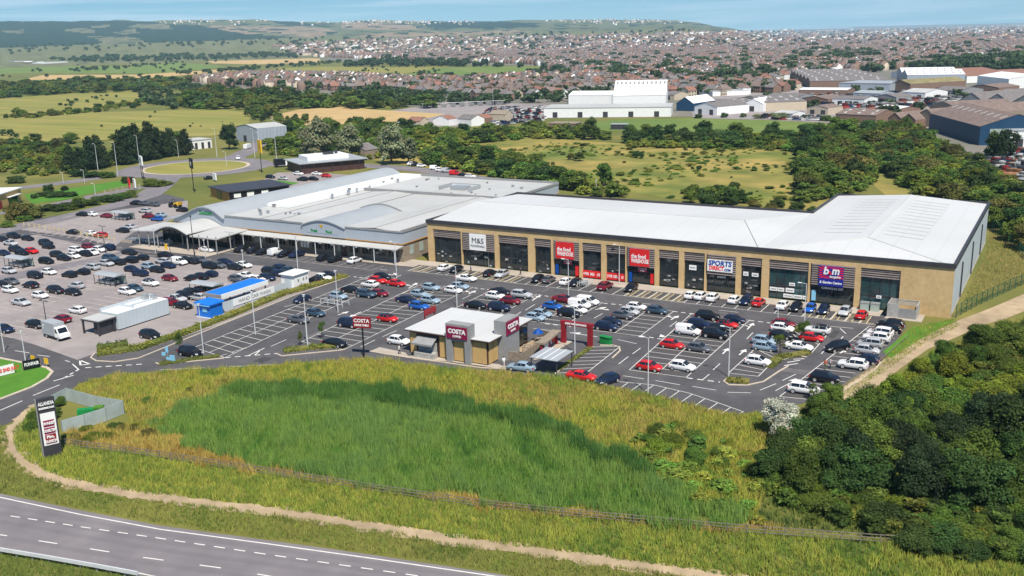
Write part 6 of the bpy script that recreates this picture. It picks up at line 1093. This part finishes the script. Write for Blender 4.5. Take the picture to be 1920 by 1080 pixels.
# ---- hedges: one long leafy body each
def hedge(label, pts, w, h, tones, name='hedge', n=26, leaf=.16, z=0):
    P = [at(*p)[:2] for p in pts]; g_ = np.random.default_rng(len(label)); V = []; C = []
    for a, c in zip(P, P[1:]):
        L = np.linalg.norm(c-a); d = (c-a)/L; q = np.array([-d[1], d[0]]); k_ = int(L*w*n); t = g_.uniform(0, 1, k_); s = g_.uniform(-1, 1, k_)
        bx = a+d*(t*L)[:, None]+q*(s*w/2)[:, None]; top = h*(1-.55*s**4)*(.8+.25*np.sin(t*L*1.3)+.12*np.sin(t*L*3.7)); zz = top*g_.uniform(.45, 1.05, k_)+z
        ctr = np.column_stack([bx, zz]); u = g_.normal(size=(k_, 3)); u /= np.linalg.norm(u, axis=1)[:, None]; v = np.cross(u, g_.normal(size=(k_, 3))); v /= np.linalg.norm(v, axis=1)[:, None]; sz = leaf*g_.uniform(.6, 1.4, k_)[:, None]
        V.append(np.stack([ctr-u*sz, ctr-v*sz*.6, ctr+u*sz, ctr+v*sz*.6], 1).reshape(-1, 3)); f = (g_.uniform(0, 1, k_)*.6+.4*(.5+.5*np.sin(t*L*.9+s)))[:, None]; C.append((np.array(tones[0])*(1-f)+np.array(tones[1])*f)*g_.uniform(.75, 1.25, k_)[:, None])
    V = np.concatenate(V); F = np.arange(len(V)).reshape(-1, 4); o = ob(name, npmesh(name, V, F, M['blades'], np.concatenate(C)), None)
    tag(o, label, 'hedge'); b = MB(); [b.bar(a, c, w*.75, 0, h*.6+z) for a, c in zip(P, P[1:])]; ob('core', b, M['grass'], None).parent = o; return o
YG = ((.10, .15, .02), (.38, .34, .05))
hedge('yellow-green clipped hedge between the old and new car parks', [(182, 666), (260, 655), (330, 632), (430, 594), (530, 553), (648, 519)], 2.4, 1.0, YG)
hedge('green planting behind the yellow-green hedge tip', [(182, 655), (215, 650), (240, 647)], 2.2, 1.0, ((.05, .09, .02), (.10, .15, .03)))
hedge('low planting around the blue finger signs', [(298, 684), (350, 677), (412, 668)], 1.6, .5, ((.09, .12, .02), (.17, .16, .04)))
hedge('low planting on the bay end island left of the coffee totem', [(532, 660), (580, 654), (640, 650)], 2.0, .8, ((.06, .13, .02), (.16, .2, .03)))
hedge('low planting at the tip of the kerb island', [(1362, 714), (1405, 717)], 2.2, .6, ((.09, .13, .02), (.22, .2, .04)))
hedge('low planting on the slanted kerb island by the young trees', [(1440, 690), (1460, 672), (1516, 662)], 2.0, .6, ((.07, .12, .02), (.17, .17, .04)))
hedge('grass strip beside the small bays right of the red arch', [(1046, 695), (1108, 652)], 1.0, .35, ((.08, .13, .02), (.2, .18, .04)))
hedge('low planting beside the kerbside lamp post', [(1494, 622), (1512, 612)], 1.6, .9, ((.05, .10, .02), (.12, .16, .03)))
# ---- grass and reeds
def vnoise(x, y, s, seed):
    T = np.random.default_rng(seed).uniform(0, 1, (64, 64)); x = x/s; y = y/s; xi = np.floor(x).astype(int); yi = np.floor(y).astype(int); fx = x-xi; fy = y-yi; fx = fx*fx*(3-2*fx); fy = fy*fy*(3-2*fy)
    A = lambda i, j: T[(xi+i) % 64, (yi+j) % 64]
    return (A(0, 0)*(1-fx)+A(1, 0)*fx)*(1-fy)+(A(0, 1)*(1-fx)+A(1, 1)*fx)*fy
def tufts(name, label, polys, dens, hr, cols, w=.05, nb=3, seed=1, scale=.09, lean=.35, excl=(), fuzz=0.):
    g_ = np.random.default_rng(seed); out = []
    for poly in polys:
        P = np.array([at(*p)[:2] for p in poly]); lo, hi = P.min(0), P.max(0); k_ = int((hi-lo).prod()*dens); c = g_.uniform(lo, hi, (k_, 2)); w_ = np.column_stack([vnoise(c[:, 0], c[:, 1], 3.1, 7)-.5, vnoise(c[:, 0], c[:, 1], 3.1, 8)-.5])*fuzz; c = c[inpoly(c+w_, P)]
        for ex in excl: c = c[~inpoly(c, [at(*p)[:2] for p in ex])]
        out.append(c)
    c = np.concatenate(out); n = len(c)
    X, Y = c[:, 0]+.4*c[:, 1], c[:, 1]; big = vnoise(X, Y, .75/scale, seed); mid = vnoise(X+31, Y+7, .22/scale, seed+50); sm = vnoise(X, Y, .075/scale, seed+90); ph = .5+(.50*big+.32*mid+.30*sm-.56)*1.7
    ph = np.clip(ph+g_.normal(0, .09, n), 0, .999)
    cols = np.array(cols); i0 = ph*(len(cols)-1); lo_ = i0.astype(int); fr = (i0-lo_)[:, None]; col = cols[lo_]*(1-fr)+cols[np.minimum(lo_+1, len(cols)-1)]*fr; col = col*g_.uniform(.7, 1.3, n)[:, None]
    h = g_.uniform(*hr, n)*(.45+.6*mid+.65*sm); V = []; C = []
    for b in range(nb):
        a = g_.uniform(0, 6.28, n); d = np.column_stack([np.cos(a), np.sin(a), 0*a]); base = np.column_stack([c+g_.normal(0, .09, (n, 2)), 0*a]); wv = np.column_stack([-np.sin(a), np.cos(a), 0*a])*(w*g_.uniform(.7, 1.5, n))[:, None]
        a2 = g_.uniform(0, 6.28, n); ln = (h*lean*g_.uniform(.2, 1.2, n))[:, None]; tip = base+np.column_stack([np.cos(a2), np.sin(a2), 0*a2])*ln+np.column_stack([0*a, 0*a, h*g_.uniform(.7, 1.1, n)])
        V.append(np.stack([base-wv, base+wv, tip], 1)); C.append(col*g_.uniform(.85, 1.15, n)[:, None])
    V = np.concatenate(V).reshape(-1, 3); F = np.arange(len(V)).reshape(-1, 3)
    o = ob(name, npmesh(name, V, F, M['grassblade'], np.concatenate(C)), None); return tag(o, label, 'grass', kind='stuff')
REED = [(296, 800), (330, 765), (420, 738), (560, 729), (700, 737), (840, 752), (980, 785), (1120, 838), (1230, 890), (1330, 945), (1420, 985), (1250, 985), (1050, 958), (850, 935), (700, 918), (550, 893), (430, 868), (340, 842)]
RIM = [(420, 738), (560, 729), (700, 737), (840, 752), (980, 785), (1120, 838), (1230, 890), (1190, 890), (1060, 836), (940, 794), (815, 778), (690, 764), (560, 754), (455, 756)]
G = lambda *a: tuple(a)
tufts('reed_bed', 'bright green reed bed filling the foreground hollow', [REED], 24, (1.0, 1.7), [(.04, .115, .014), (.07, .165, .02), (.15, .235, .04), (.085, .175, .035), (.115, .205, .042)], .05, 3, 1, .06, .3, (), 4.5)
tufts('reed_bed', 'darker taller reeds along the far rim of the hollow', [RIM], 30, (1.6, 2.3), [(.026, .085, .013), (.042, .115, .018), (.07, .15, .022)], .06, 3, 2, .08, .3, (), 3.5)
BANK = [(150, 722), (210, 704), (300, 699), (480, 689), (600, 682), (690, 674), (790, 684), (900, 697), (1000, 702), (1080, 715), (1160, 729), (1250, 752), (1380, 780), (1430, 776), (1470, 830), (1440, 880), (1420, 985), (1230, 890), (1120, 838), (980, 785), (840, 752), (700, 737), (560, 729), (420, 738), (330, 765), (296, 800), (240, 800), (245, 775), (130, 745)]
tufts('rough_grass', 'yellow-green rough grass on the bank below the car park', [BANK], 22, (.35, 1.0), [(.10, .17, .018), (.22, .255, .028), (.35, .31, .045), (.15, .21, .022), (.38, .31, .07), (.25, .20, .045), (.17, .23, .028)], .045, 3, 3, .09, .5, (), 1.2)
BR = [(240, 800), (296, 800), (340, 842), (430, 868), (550, 893), (700, 918), (850, 935), (1050, 958), (1250, 985), (1500, 1000), (1500, 1008), (1120, 976), (900, 952), (700, 922), (480, 887), (300, 858), (130, 836), (120, 815)]
tufts('rough_grass', 'ochre and rust-brown grass strip along the rail fence', [BR], 22, (.6, 1.1), [(.34, .25, .05), (.24, .15, .03), (.40, .30, .07), (.17, .19, .03)], .05, 3, 4, .1, .4, (), 2.5)
FP = [(38, 790), (22, 815), (24, 840), (45, 868), (78, 889), (130, 906), (230, 925), (350, 940), (480, 956), (700, 987), (960, 1030), (1130, 1053), (1300, 1076), (1450, 1100)]
VG = [(120, 838), (300, 858), (480, 887), (700, 922), (900, 952), (1120, 976), (1400, 1002), (1650, 1018), (1800, 1030), (1960, 1060), (1960, 1110), (1460, 1100)]+[(x+6, y-5) for x, y in FP[::-1]]+[(70, 762)]
tufts('verge_grass', 'rough green grass between footpath and rail fence', [VG], 22, (.35, .8), [(.08, .145, .018), (.17, .235, .027), (.30, .30, .045), (.11, .185, .02), (.24, .26, .04)], .045, 3, 5, .1, .5, (), .7)
VL = [(x-6, y+6) for x, y in FP[1:]]+[(1400, 1120), (1050, 1100), (940, 1074), (700, 1036), (500, 1008), (300, 981), (150, 952), (0, 921), (-60, 905), (-60, 800), (0, 795)]
tufts('verge_grass', 'rough grass between main road and footpath', [VL], 20, (.25, .55), [(0.085, 0.132, 0.020), (0.153, 0.194, 0.030), (0.221, 0.220, 0.050), (0.093, 0.132, 0.020)], .04, 3, 6, .1, .5, (), .7)
tufts('verge_grass', 'green verge around the crash barrier', [[(-60, 1020), (0, 1036), (100, 1051), (200, 1068), (300, 1090), (250, 1130), (-60, 1080)]], 18, (.25, .5), [(.08, .13, .02), (.15, .17, .03)], .04, 3, 7)
tufts('verge_grass', 'grass beside the earth track and slanted bays', [[(1565, 762), (1655, 700), (1700, 668), (1740, 640), (1800, 612), (1790, 598), (1720, 612), (1690, 640), (1650, 685), (1560, 752)], [(1560, 770), (1640, 740), (1690, 700), (1740, 664), (1835, 622), (1935, 590), (1960, 640), (1830, 660), (1680, 770)]], 12, (.15, .4), [(.13, .2, .02), (.2, .24, .03), (.28, .26, .05)], .04, 3, 8)
tufts('verge_grass', 'dry grass inside the green mesh fence', [[(1795, 590), (1850, 470), (1856, 432), (1960, 500), (1960, 520), (1870, 550)]], 9, (.2, .45), [(.16, .18, .03), (.30, .24, .08), (.22, .20, .05)], .05, 3, 9)
tufts('rough_grass', 'olive rough grass around the dark thicket', [[(1470, 830), (1560, 780), (1700, 740), (1960, 640), (1960, 1010), (1650, 1010), (1420, 985), (1440, 880)]], 12, (.4, .9), [(.07, .12, .02), (.13, .16, .025), (.06, .10, .02)], .05, 3, 10)
# ================================================================ TOWN
HM = {}
def house_mesh(k_, wm, rm):
    if (k_, wm, rm) in HM: return HM[k_, wm, rm]
    w, d, h, r = ((9, 8.6, 5.2, 3.2), (10.5, 8.4, 5.4, 3.4), (8.4, 9, 5, 3), (14, 7.5, 5, 3))[k_]; hip = k_ in (1,)
    b = MB(); b.box(-w/2, w/2, -d/2, d/2, 0, h)
    if not hip: b.poly([(-w/2, -d/2, h), (-w/2, 0, h+r), (-w/2, d/2, h)]); b.poly([(w/2, -d/2, h), (w/2, d/2, h), (w/2, 0, h+r)])
    for s in (-1, 1):
        for z in (1.0, 3.3):
            for q in range(3 if w < 10 else 5): x = -w/2+w*(q+.5)/(3 if w < 10 else 5); b.poly([(x-.6, s*(d/2+.02), z), (x+.6, s*(d/2+.02), z), (x+.6, s*(d/2+.02), z+1.1), (x-.6, s*(d/2+.02), z+1.1)][::-s], 1)
    rf = MB(); e = .35; i = 2.5 if hip else -e
    rf.poly([(-w/2-e, -d/2-e, h-.1), (w/2+e, -d/2-e, h-.1), (w/2-i, 0, h+r), (-w/2+i, 0, h+r)]); rf.poly([(w/2+e, d/2+e, h-.1), (-w/2-e, d/2+e, h-.1), (-w/2+i, 0, h+r), (w/2-i, 0, h+r)])
    if hip: rf.poly([(-w/2-e, d/2+e, h-.1), (-w/2-e, -d/2-e, h-.1), (-w/2+i, 0, h+r)]); rf.poly([(w/2+e, -d/2-e, h-.1), (w/2+e, d/2+e, h-.1), (w/2-i, 0, h+r)])
    ch = MB(); ch.box(w*.3, w*.3+.8, -.5, .5, h+r-.9, h+r+.9)
    HM[k_, wm, rm] = (b.mesh('house', [M[wm], M['glass']]), rf.mesh('roof', M[rm]), ch.mesh('chimney', M['rwall']), b, rf); return HM[k_, wm, rm]
WALLS = (('white', 'white'), ('rwall', 'brick'), ('cwall', 'cream'), ('rwall', 'brick'), ('rwall', 'brick')); ROOFS = (('rbrown', 'brown'), ('rbrown', 'brown'), ('rgrey', 'grey'), ('rgrey', 'grey'), ('rred', 'red'))
TP1 = [(505, 86), (640, 78), (800, 73), (960, 70), (1150, 66), (1300, 62), (1500, 56), (1930, 46), (1930, 128), (1780, 128), (1700, 130), (1540, 138), (1430, 158), (1330, 166), (1280, 158), (1200, 158), (1120, 148), (1040, 134), (1000, 121), (860, 117), (700, 111), (560, 106)]
TP2 = [(1000, 146), (1110, 140), (1200, 158), (1280, 166), (1330, 168), (1430, 160), (1500, 170), (1440, 176), (1300, 182), (1200, 178), (1150, 180), (1060, 184), (960, 190), (840, 187), (740, 172), (640, 172), (560, 167), (400, 162), (360, 152), (470, 141), (560, 143), (640, 144), (700, 150), (780, 152), (860, 154)]
g_ = np.random.default_rng(5); HS = []
def rowscan(x0, x1, y0, y1, rot, rs, hs):
    c, s = math.cos(rot), math.sin(rot); ctr = np.array([(x0+x1)/2, (y0+y1)/2]); R_ = np.hypot(x1-x0, y1-y0)/2; pts = []
    for v in np.arange(-R_, R_, rs):
        for o_, sd in ((0, 0), (rs*.42, 1)):
            for u in np.arange(-R_, R_, hs):
                if g_.random() < .88: pts.append((ctr[0]+c*u-s*(v+o_), ctr[1]+s*u+c*(v+o_), rot))
    P = np.array(pts); k_ = (P[:, 0] > x0) & (P[:, 0] < x1) & (P[:, 1] > y0) & (P[:, 1] < y1); return P[k_]
for X in range(-2400, 1201, 300):
    for Y in range(500, 2700, 300):
        q = px([(X, Y, 0), (X+300, Y, 0), (X, Y+300, 0), (X+300, Y+300, 0)])
        if q[:, 2].min() < 0 or q[:, 0].max() < -50 or q[:, 0].min() > 2000: continue
        r = rowscan(X, X+300, Y, Y+300, g_.choice([-.55, -.4, 1.0, .2, -.5]), 44, g_.choice([10., 11., 12.5])); r[:, :2] += g_.normal(0, .8, (len(r), 2)); HS.append(r)
HS = np.concatenate(HS); q = px(np.column_stack([HS[:, :2], 0*HS[:, 0]])); k_ = (q[:, 2] > 0) & (q[:, 0] > -10) & (q[:, 0] < 1930) & (inpoly(q[:, :2], TP1) | inpoly(q[:, :2], TP2)); HS = HS[k_]; q = q[k_]; o_ = np.argsort(q[:, 2]); HS = HS[o_]; q = q[o_]
HIT = []; NH = 290
def zone_h(x, y): 
    a = 'left of the wheat field' if x < 560 else 'above the wheat field' if x < 760 else 'behind the substation' if x < 960 else 'left of the dotted hall' if x < 1160 else 'behind the dotted hall' if x < 1330 else 'behind the cream works'
    return a+(', near rows' if y > 160 else ', far rows')
for i in range(min(NH, len(HS))):
    k_ = int(g_.integers(0, 3)); wi = WALLS[g_.integers(0, 5)]; ri = ROOFS[g_.integers(0, 5)]; bm_, rm_, cm_, _, _ = house_mesh(k_, wi[0], ri[0])
    o = bpy.data.objects.new('house', bm_); COL.objects.link(o); o.location = (HS[i, 0], HS[i, 1], 0); o.rotation_euler[2] = HS[i, 2]+(math.pi/2 if g_.random() < .25 else 0)
    r = bpy.data.objects.new('roof', rm_); COL.objects.link(r); r.parent = o
    c = bpy.data.objects.new('chimney', cm_); COL.objects.link(c); c.parent = r
    tag(o, '', 'house', 'houses of the nearer town'); HIT.append((o, f'{wi[1]} house, {ri[1]} {"hipped" if k_ == 1 else "gabled"} roof', zone_h(*q[i, :2])))
relabel(HIT)
TM = ['white', 'rwall', 'cwall', 'rbrown', 'rgrey', 'rred']
def far_block(P, rot, sc, L, wi, ri, out):
    w, d, h, r = 8*L, 7.5, 4.8, 2.8; c, s = math.cos(rot), math.sin(rot)
    def T(x, y, z): x *= sc; y *= sc; return (P[0]+c*x-s*y, P[1]+s*x+c*y, P[2]+z*sc)
    n = len(out[0]); out[0] += [T(*v) for v in ((-w/2, -d/2, 0), (w/2, -d/2, 0), (w/2, d/2, 0), (-w/2, d/2, 0), (-w/2, -d/2, h), (w/2, -d/2, h), (w/2, d/2, h), (-w/2, d/2, h), (-w/2, 0, h+r), (w/2, 0, h+r))]
    for f, m in (((0, 1, 5, 4), wi), ((1, 2, 6, 5), wi), ((2, 3, 7, 6), wi), ((3, 0, 4, 7), wi), ((5, 6, 9, 9), wi), ((7, 4, 8, 8), wi), ((4, 5, 9, 8), ri), ((6, 7, 8, 9), ri)): out[1].append([n+i for i in f]); out[2].append(m)
out = [[], [], []]
for i in range(NH, len(HS)): far_block((HS[i, 0], HS[i, 1], 0), HS[i, 2]+(math.pi/2 if g_.random() < .2 else 0), 1.2, 1, g_.choice([0, 1, 1, 2, 1]), g_.choice([3, 3, 3, 4, 4, 5]), out)
nat = [natural(x) for x in range(0, 1921, 60)]
for i in range(6000):
    x, y = g_.uniform(480, 1925), 46+76*g_.random()**1.6
    if not inpoly([(x, y)], TP1)[0] or y > np.interp(x, range(0, 1921, 60), nat)-.3: continue
    P = far_at(x, y); far_block(P, g_.choice([-.5, -.4, -.6, .9]), 1.3, g_.choice([1.2, 2, 3.5]), g_.choice([0, 2, 1, 1, 2]), g_.choice([3, 3, 4, 4, 5, 3]), out)
for i in range(240):                       # pale villages on the far ridge
    x = g_.choice([g_.uniform(300, 500), g_.uniform(640, 800), g_.uniform(1020, 1310), g_.uniform(560, 900), g_.uniform(1050, 1250)]); yt = land_profile(x)[2]; P = far_at(x, yt+abs(g_.normal(0, 3.5))+.6); far_block(P, -.5, 1.15, g_.choice([1, 2, 3]), g_.choice([0, 2, 2]), g_.choice([3, 4, 5]), out)
F_ = np.array(out[1]); V_ = np.array(out[0])
o = ob('distant_town', npmesh('distant_town', V_, F_, [M[m] for m in TM], None, out[2]), None); tag(o, 'far brown-roofed town spreading to the horizon', 'town', kind='stuff')
# ---- far trees: low leafy clumps by the thousand
tv, tf, tcol = crown(77, 150, .13, (.065, .105, .04), 'round', core=.9); tv2, tf2, tcol2 = crown(78, 90, .15, (.06, .10, .04), 'bush', core=.92)
FV, FF_, FC = [], [], []; nv_ = 0
def far_tree(P, h, w, dark=1.):
    global nv_
    V0, F0, C0 = (tv, tf, tcol) if g_.random() < .6 else (tv2, tf2, tcol2); a = g_.uniform(0, 6.28); c, s = math.cos(a), math.sin(a); R3 = np.array([[c, s, 0], [-s, c, 0], [0, 0, 1]])
    FV.append((V0@R3)*np.array([w, w, h])+np.array(P)); FF_.append(F0+nv_); nv_ += len(V0); FC.append(C0*dark*g_.uniform(.7, 1.25))
def far_patch(poly, n, hr, wr=(.9, 1.4), dark=1., line=False):
    Q = np.array(poly, float); lo, hi = Q.min(0), Q.max(0); k_ = 0; tries = 0
    while k_ < n and tries < n*40:
        tries += 1; x, y = g_.uniform(lo, hi)
        if inpoly([(x, y)], Q)[0]: h = g_.uniform(*hr); far_tree(far_at(x, y), h, h*g_.uniform(*wr), dark); k_ += 1
far_patch([(640, 126), (690, 118), (860, 121), (930, 124), (1000, 128), (900, 125), (740, 126)], 110, (10, 16), dark=.85)
far_patch([(910, 150), (1000, 138), (1080, 134), (1120, 140), (1080, 148), (960, 152)], 46, (8, 13)); far_patch([(700, 150), (800, 140), (900, 150), (860, 156), (740, 156)], 30, (6, 10))
for pg, n, hr in (([(80, 113), (200, 106), (350, 104), (520, 103), (580, 108), (400, 113), (190, 118)], 230, (9, 14)), ([(130, 132), (250, 124), (330, 116), (350, 120), (250, 128), (150, 136)], 50, (5, 9)), ([(330, 138), (440, 130), (640, 114), (660, 117), (450, 135), (340, 141)], 90, (5, 9)), ([(0, 163), (170, 152), (300, 152), (360, 152), (280, 172), (130, 176), (0, 185)], 120, (6, 11)), ([(250, 172), (380, 165), (450, 170), (420, 205), (300, 205), (270, 190)], 70, (6, 10)), ([(640, 172), (740, 174), (840, 190), (960, 192), (1080, 186), (1100, 190), (930, 197), (760, 196), (690, 200), (640, 190)], 120, (6, 10)), ([(1060, 124), (1130, 126), (1200, 150), (1140, 150), (1070, 134)], 26, (8, 13)), ([(1470, 116), (1520, 96), (1640, 104), (1660, 114), (1560, 118)], 80, (10, 16)), ([(1690, 136), (1760, 118), (1920, 112), (1960, 124), (1920, 136), (1810, 134)], 110, (11, 17)), ([(480, 104), (640, 92), (660, 95), (500, 108)], 40, (7, 10)), ([(860, 84), (980, 76), (1130, 72), (1140, 78), (960, 82)], 60, (9, 14)), ([(1280, 84), (1360, 80), (1370, 90), (1290, 93)], 30, (9, 14)), ([(-60, 252), (60, 256), (140, 280), (120, 290), (-60, 290)], 16, (3, 5))): far_patch(pg, n, hr)
far_patch(TP1, 1500, (8, 15)); far_patch(TP2, 330, (7, 11)); far_patch([(1000, 120), (1300, 110), (1920, 100), (1920, 130), (1540, 138), (1330, 166), (1120, 148)], 260, (8, 13)); far_patch([(0, 85), (600, 72), (1000, 64), (1300, 57), (1300, 60), (900, 72), (500, 84), (0, 104)], 150, (9, 14)); far_patch([(0, 128), (400, 112), (640, 116), (500, 140), (300, 150), (0, 165)], 40, (4, 8)); far_patch([(1290, 190), (1640, 165), (1900, 165), (1900, 215), (1640, 222), (1430, 190)], 26, (5, 8))
far_patch([(0, 216), (200, 208), (460, 212), (460, 235), (200, 255), (0, 262)], 8, (1, 2)); far_patch([(60, 190), (240, 176), (280, 184), (100, 205)], 14, (2, 4)); far_patch([(700, 126), (840, 126), (820, 140), (640, 140)], 24, (3, 6))
o = ob('distant_trees', npmesh('distant_trees', np.concatenate(FV), np.concatenate(FF_), M['blades'], np.concatenate(FC)), None); tag(o, 'far hedgerow and garden trees fading into the town', 'trees', kind='stuff')
dv_, df_, dc_ = crown(91, 520, .07, (.13, .195, .03), 'bush', core=.85); dv2, df2, dc2 = crown(92, 520, .07, (.095, .155, .028), 'round', core=.85)
def mass(name, label, polys, step, hr, wr, seed, tint=1., clump=0.):
    V = []; F = []; C = []; n0 = 0; q_ = np.random.default_rng(seed)
    for pl in polys:
        for c_ in poisson(pl, step, 4000, seed):
            if clump and vnoise(np.array([c_[0]]), np.array([c_[1]]), 26, seed)[0] < clump: continue
            V0, F0, C0 = (dv_, df_, dc_) if q_.random() < .6 else (dv2, df2, dc2); a = q_.uniform(0, 6.28); c, s = math.cos(a), math.sin(a); h = q_.uniform(*hr); w = h*q_.uniform(*wr)
            V.append((V0@np.array([[c, s, 0], [-s, c, 0], [0, 0, 1]]))*np.array([w, w, h])+np.array([c_[0], c_[1], 0])); F.append(F0+n0); n0 += len(V0); C.append(C0*np.array([q_.uniform(.75, 1.5), 1, 1])*q_.uniform(.7, 1.3)*tint)
    o = ob(name, npmesh(name, np.concatenate(V), np.concatenate(F), M['blades'], np.concatenate(C)), None); return tag(o, label, 'woodland', kind='stuff')
mass('woodland', 'dense shrubby understorey filling the wood on the right', [[(1500, 300), (1560, 255), (1650, 238), (1700, 245), (1800, 292), (1885, 345), (1940, 380), (2200, 470), (2200, 600), (1960, 486), (1862, 425), (1852, 385), (1760, 372), (1725, 366), (1690, 335), (1640, 322), (1640, 345), (1600, 362), (1505, 380)], [(1180, 276), (1400, 280), (1540, 288), (1600, 262), (1570, 250), (1480, 262), (1180, 262)]], 4.2, (2.6, 4.6), (1.3, 2.0), 31)
mass('woodland', 'mixed scrub wood behind the supermarket', [[(545, 252), (600, 242), (700, 240), (860, 250), (1000, 246), (1085, 250), (1140, 262), (1000, 260), (880, 270), (840, 290), (740, 298), (640, 300), (530, 292)], [(790, 305), (850, 286), (930, 292), (1010, 316), (1060, 336), (1140, 358), (1180, 372), (1120, 368), (1040, 356), (960, 336), (870, 322)]], 5.5, (3, 5.5), (1.3, 2.0), 32, 1.1)
mass('scrub', 'green scrub along the left edge below the yellow field', [[(-20, 270), (60, 268), (140, 282), (240, 290), (240, 304), (150, 326), (60, 332), (-20, 320)], [(500, 262), (560, 262), (560, 292), (500, 290)], [(0, 222), (130, 212), (250, 194), (290, 188), (200, 208), (60, 222)]], 6, (2.2, 4), (1.3, 2.2), 33, 1.05)
mass('heath_scrub', 'low tussocks and scrub dotted over the dry heath', [[(860, 278), (920, 264), (1180, 274), (1400, 278), (1560, 288), (1590, 310), (1560, 360), (1550, 398), (1370, 382), (1250, 371), (1130, 350), (1040, 325), (940, 292)]], 4.2, (.3, 1.3), (1.4, 4.5), 34, 1.1, .54)
mass('undergrowth', 'bright green scrub spilling down the bank at the reed bed end', [[(1180, 830), (1240, 800), (1330, 830), (1400, 850), (1430, 930), (1420, 990), (1330, 960), (1250, 900)]], 2.6, (.9, 1.8), (1.3, 2.2), 36, 1.35)
mass('woodland', 'dark continuous tree belt before the brown-roofed estate', [[(330, 196), (380, 172), (430, 174), (560, 182), (640, 192), (720, 190), (800, 198), (840, 203), (690, 205), (560, 203), (500, 215), (430, 205), (340, 204)], [(0, 186), (130, 176), (280, 172), (360, 156), (300, 154), (170, 154), (0, 165)]], 13, (6, 11), (1.3, 2.0), 37, .8)
mass('woodland', 'tall scrub wood continuing right of the foreground trees', [[(1990, 640), (2400, 600), (2600, 1050), (2020, 1050)]], 3.2, (3, 6), (1., 1.4), 39, .7)
mass('undergrowth', 'leafy undergrowth between the foreground trees', [[(1450, 850), (1560, 800), (1640, 770), (1760, 690), (1830, 655), (1960, 610), (2350, 640), (2350, 1070), (1800, 1055), (1660, 1010), (1520, 985), (1440, 920)]], 1.8, (1.2, 2.6), (1.1, 1.7), 35, .72)
# ---- yards full of small far vehicles and stored goods
def yard(name, label, poly, n, sz, cols, seed):
    g2 = np.random.default_rng(seed); Q = np.array(poly, float); lo, hi = Q.min(0), Q.max(0); V = []; F = []; C = []; k_ = 0
    while k_ < n:
        x, y = g2.uniform(lo, hi)
        if not inpoly([(x, y)], Q)[0]: continue
        P = at(x, y); a = g2.choice([0, 1.57, -.5])+g2.normal(0, .05); c, s = math.cos(a), math.sin(a); L, w, h = sz[0]*g2.uniform(.8, 1.3), sz[1]*g2.uniform(.85, 1.2), sz[2]*g2.uniform(.8, 1.4); col = np.array(cols[g2.integers(len(cols))])
        for (l0, l1, z0, z1, ww, cc) in ((-.5, .5, .2, .55, 1, col), (-.3, .3, .55, 1, .86, col*.25)):
            n0 = len(V)
            for z, sh in ((z0*h, 1), (z1*h, .9)):
                for u, v in ((l0, -.5), (l1, -.5), (l1, .5), (l0, .5)): xx, yy = u*L*sh, v*w*ww*sh; V.append((P[0]+c*xx-s*yy, P[1]+s*xx+c*yy, P[2]+z+.2))
            for f in ((4, 5, 6, 7), (0, 1, 5, 4), (1, 2, 6, 5), (2, 3, 7, 6), (3, 0, 4, 7)): F.append([n0+i for i in f]); C.append(cc if f != (4, 5, 6, 7) else col)
        k_ += 1
    o = ob(name, npmesh(name, V, F, M['blades'], np.array(C)), None); return tag(o, label, 'yard', kind='stuff')
CC_ = [(.6, .6, .6), (.3, .32, .34), (.03, .03, .04), (.02, .05, .12), (.1, .1, .11), (.65, .65, .65), (.4, .42, .45), (.03, .03, .04), (.3, .03, .03), (.05, .06, .08), (.6, .6, .6)]
yard('car_yard', 'crowded car yard left of the big white warehouse', [(880, 226), (930, 202), (1050, 203), (1020, 226), (940, 238)], 170, (4.3, 1.8, 1.5), CC_, 1)
yard('storage_yard', 'industrial yard full of vehicles and stacked goods', [(1440, 190), (1560, 182), (1650, 176), (1760, 176), (1830, 182), (1740, 205), (1640, 210), (1520, 200)], 230, (6, 3, 2.6), CC_+[(.3, .1, .08), (.25, .2, .15)], 2)
yard('storage_yard', 'scrap and vehicle yard below the blue shed', [(1840, 300), (1925, 285), (1940, 345), (1890, 330)], 60, (5, 2.2, 1.8), CC_+[(.45, .12, .06), (.4, .2, .1)], 3)
yard('storage_yard', 'car rows at the field edge before the works', [(1430, 216), (1545, 222), (1545, 228), (1430, 224)], 60, (4.3, 1.8, 1.5), CC_, 4)
# ================================================================ HAZE
hz = bpy.data.materials.new('haze'); hz.use_nodes = True; t = hz.node_tree; t.nodes.clear(); vo = t.nodes.new('ShaderNodeVolumePrincipled'); mo = t.nodes.new('ShaderNodeOutputMaterial')
vo.inputs['Color'].default_value = (.46, .74, 1, 1); vo.inputs['Density'].default_value = .000055; vo.inputs['Anisotropy'].default_value = -.15; t.links.new(vo.outputs[0], mo.inputs['Volume'])
tag(ob('haze', MB().box(-9700, 9700, -500, 14700, -90, 420), hz), 'thin blue summer haze over the landscape', 'haze', kind='stuff')
print('counts', cnt, 'trees', len(TREES), 'cars', len(CARITEMS), 'houses', len(HS), 'objects', len(bpy.data.objects))
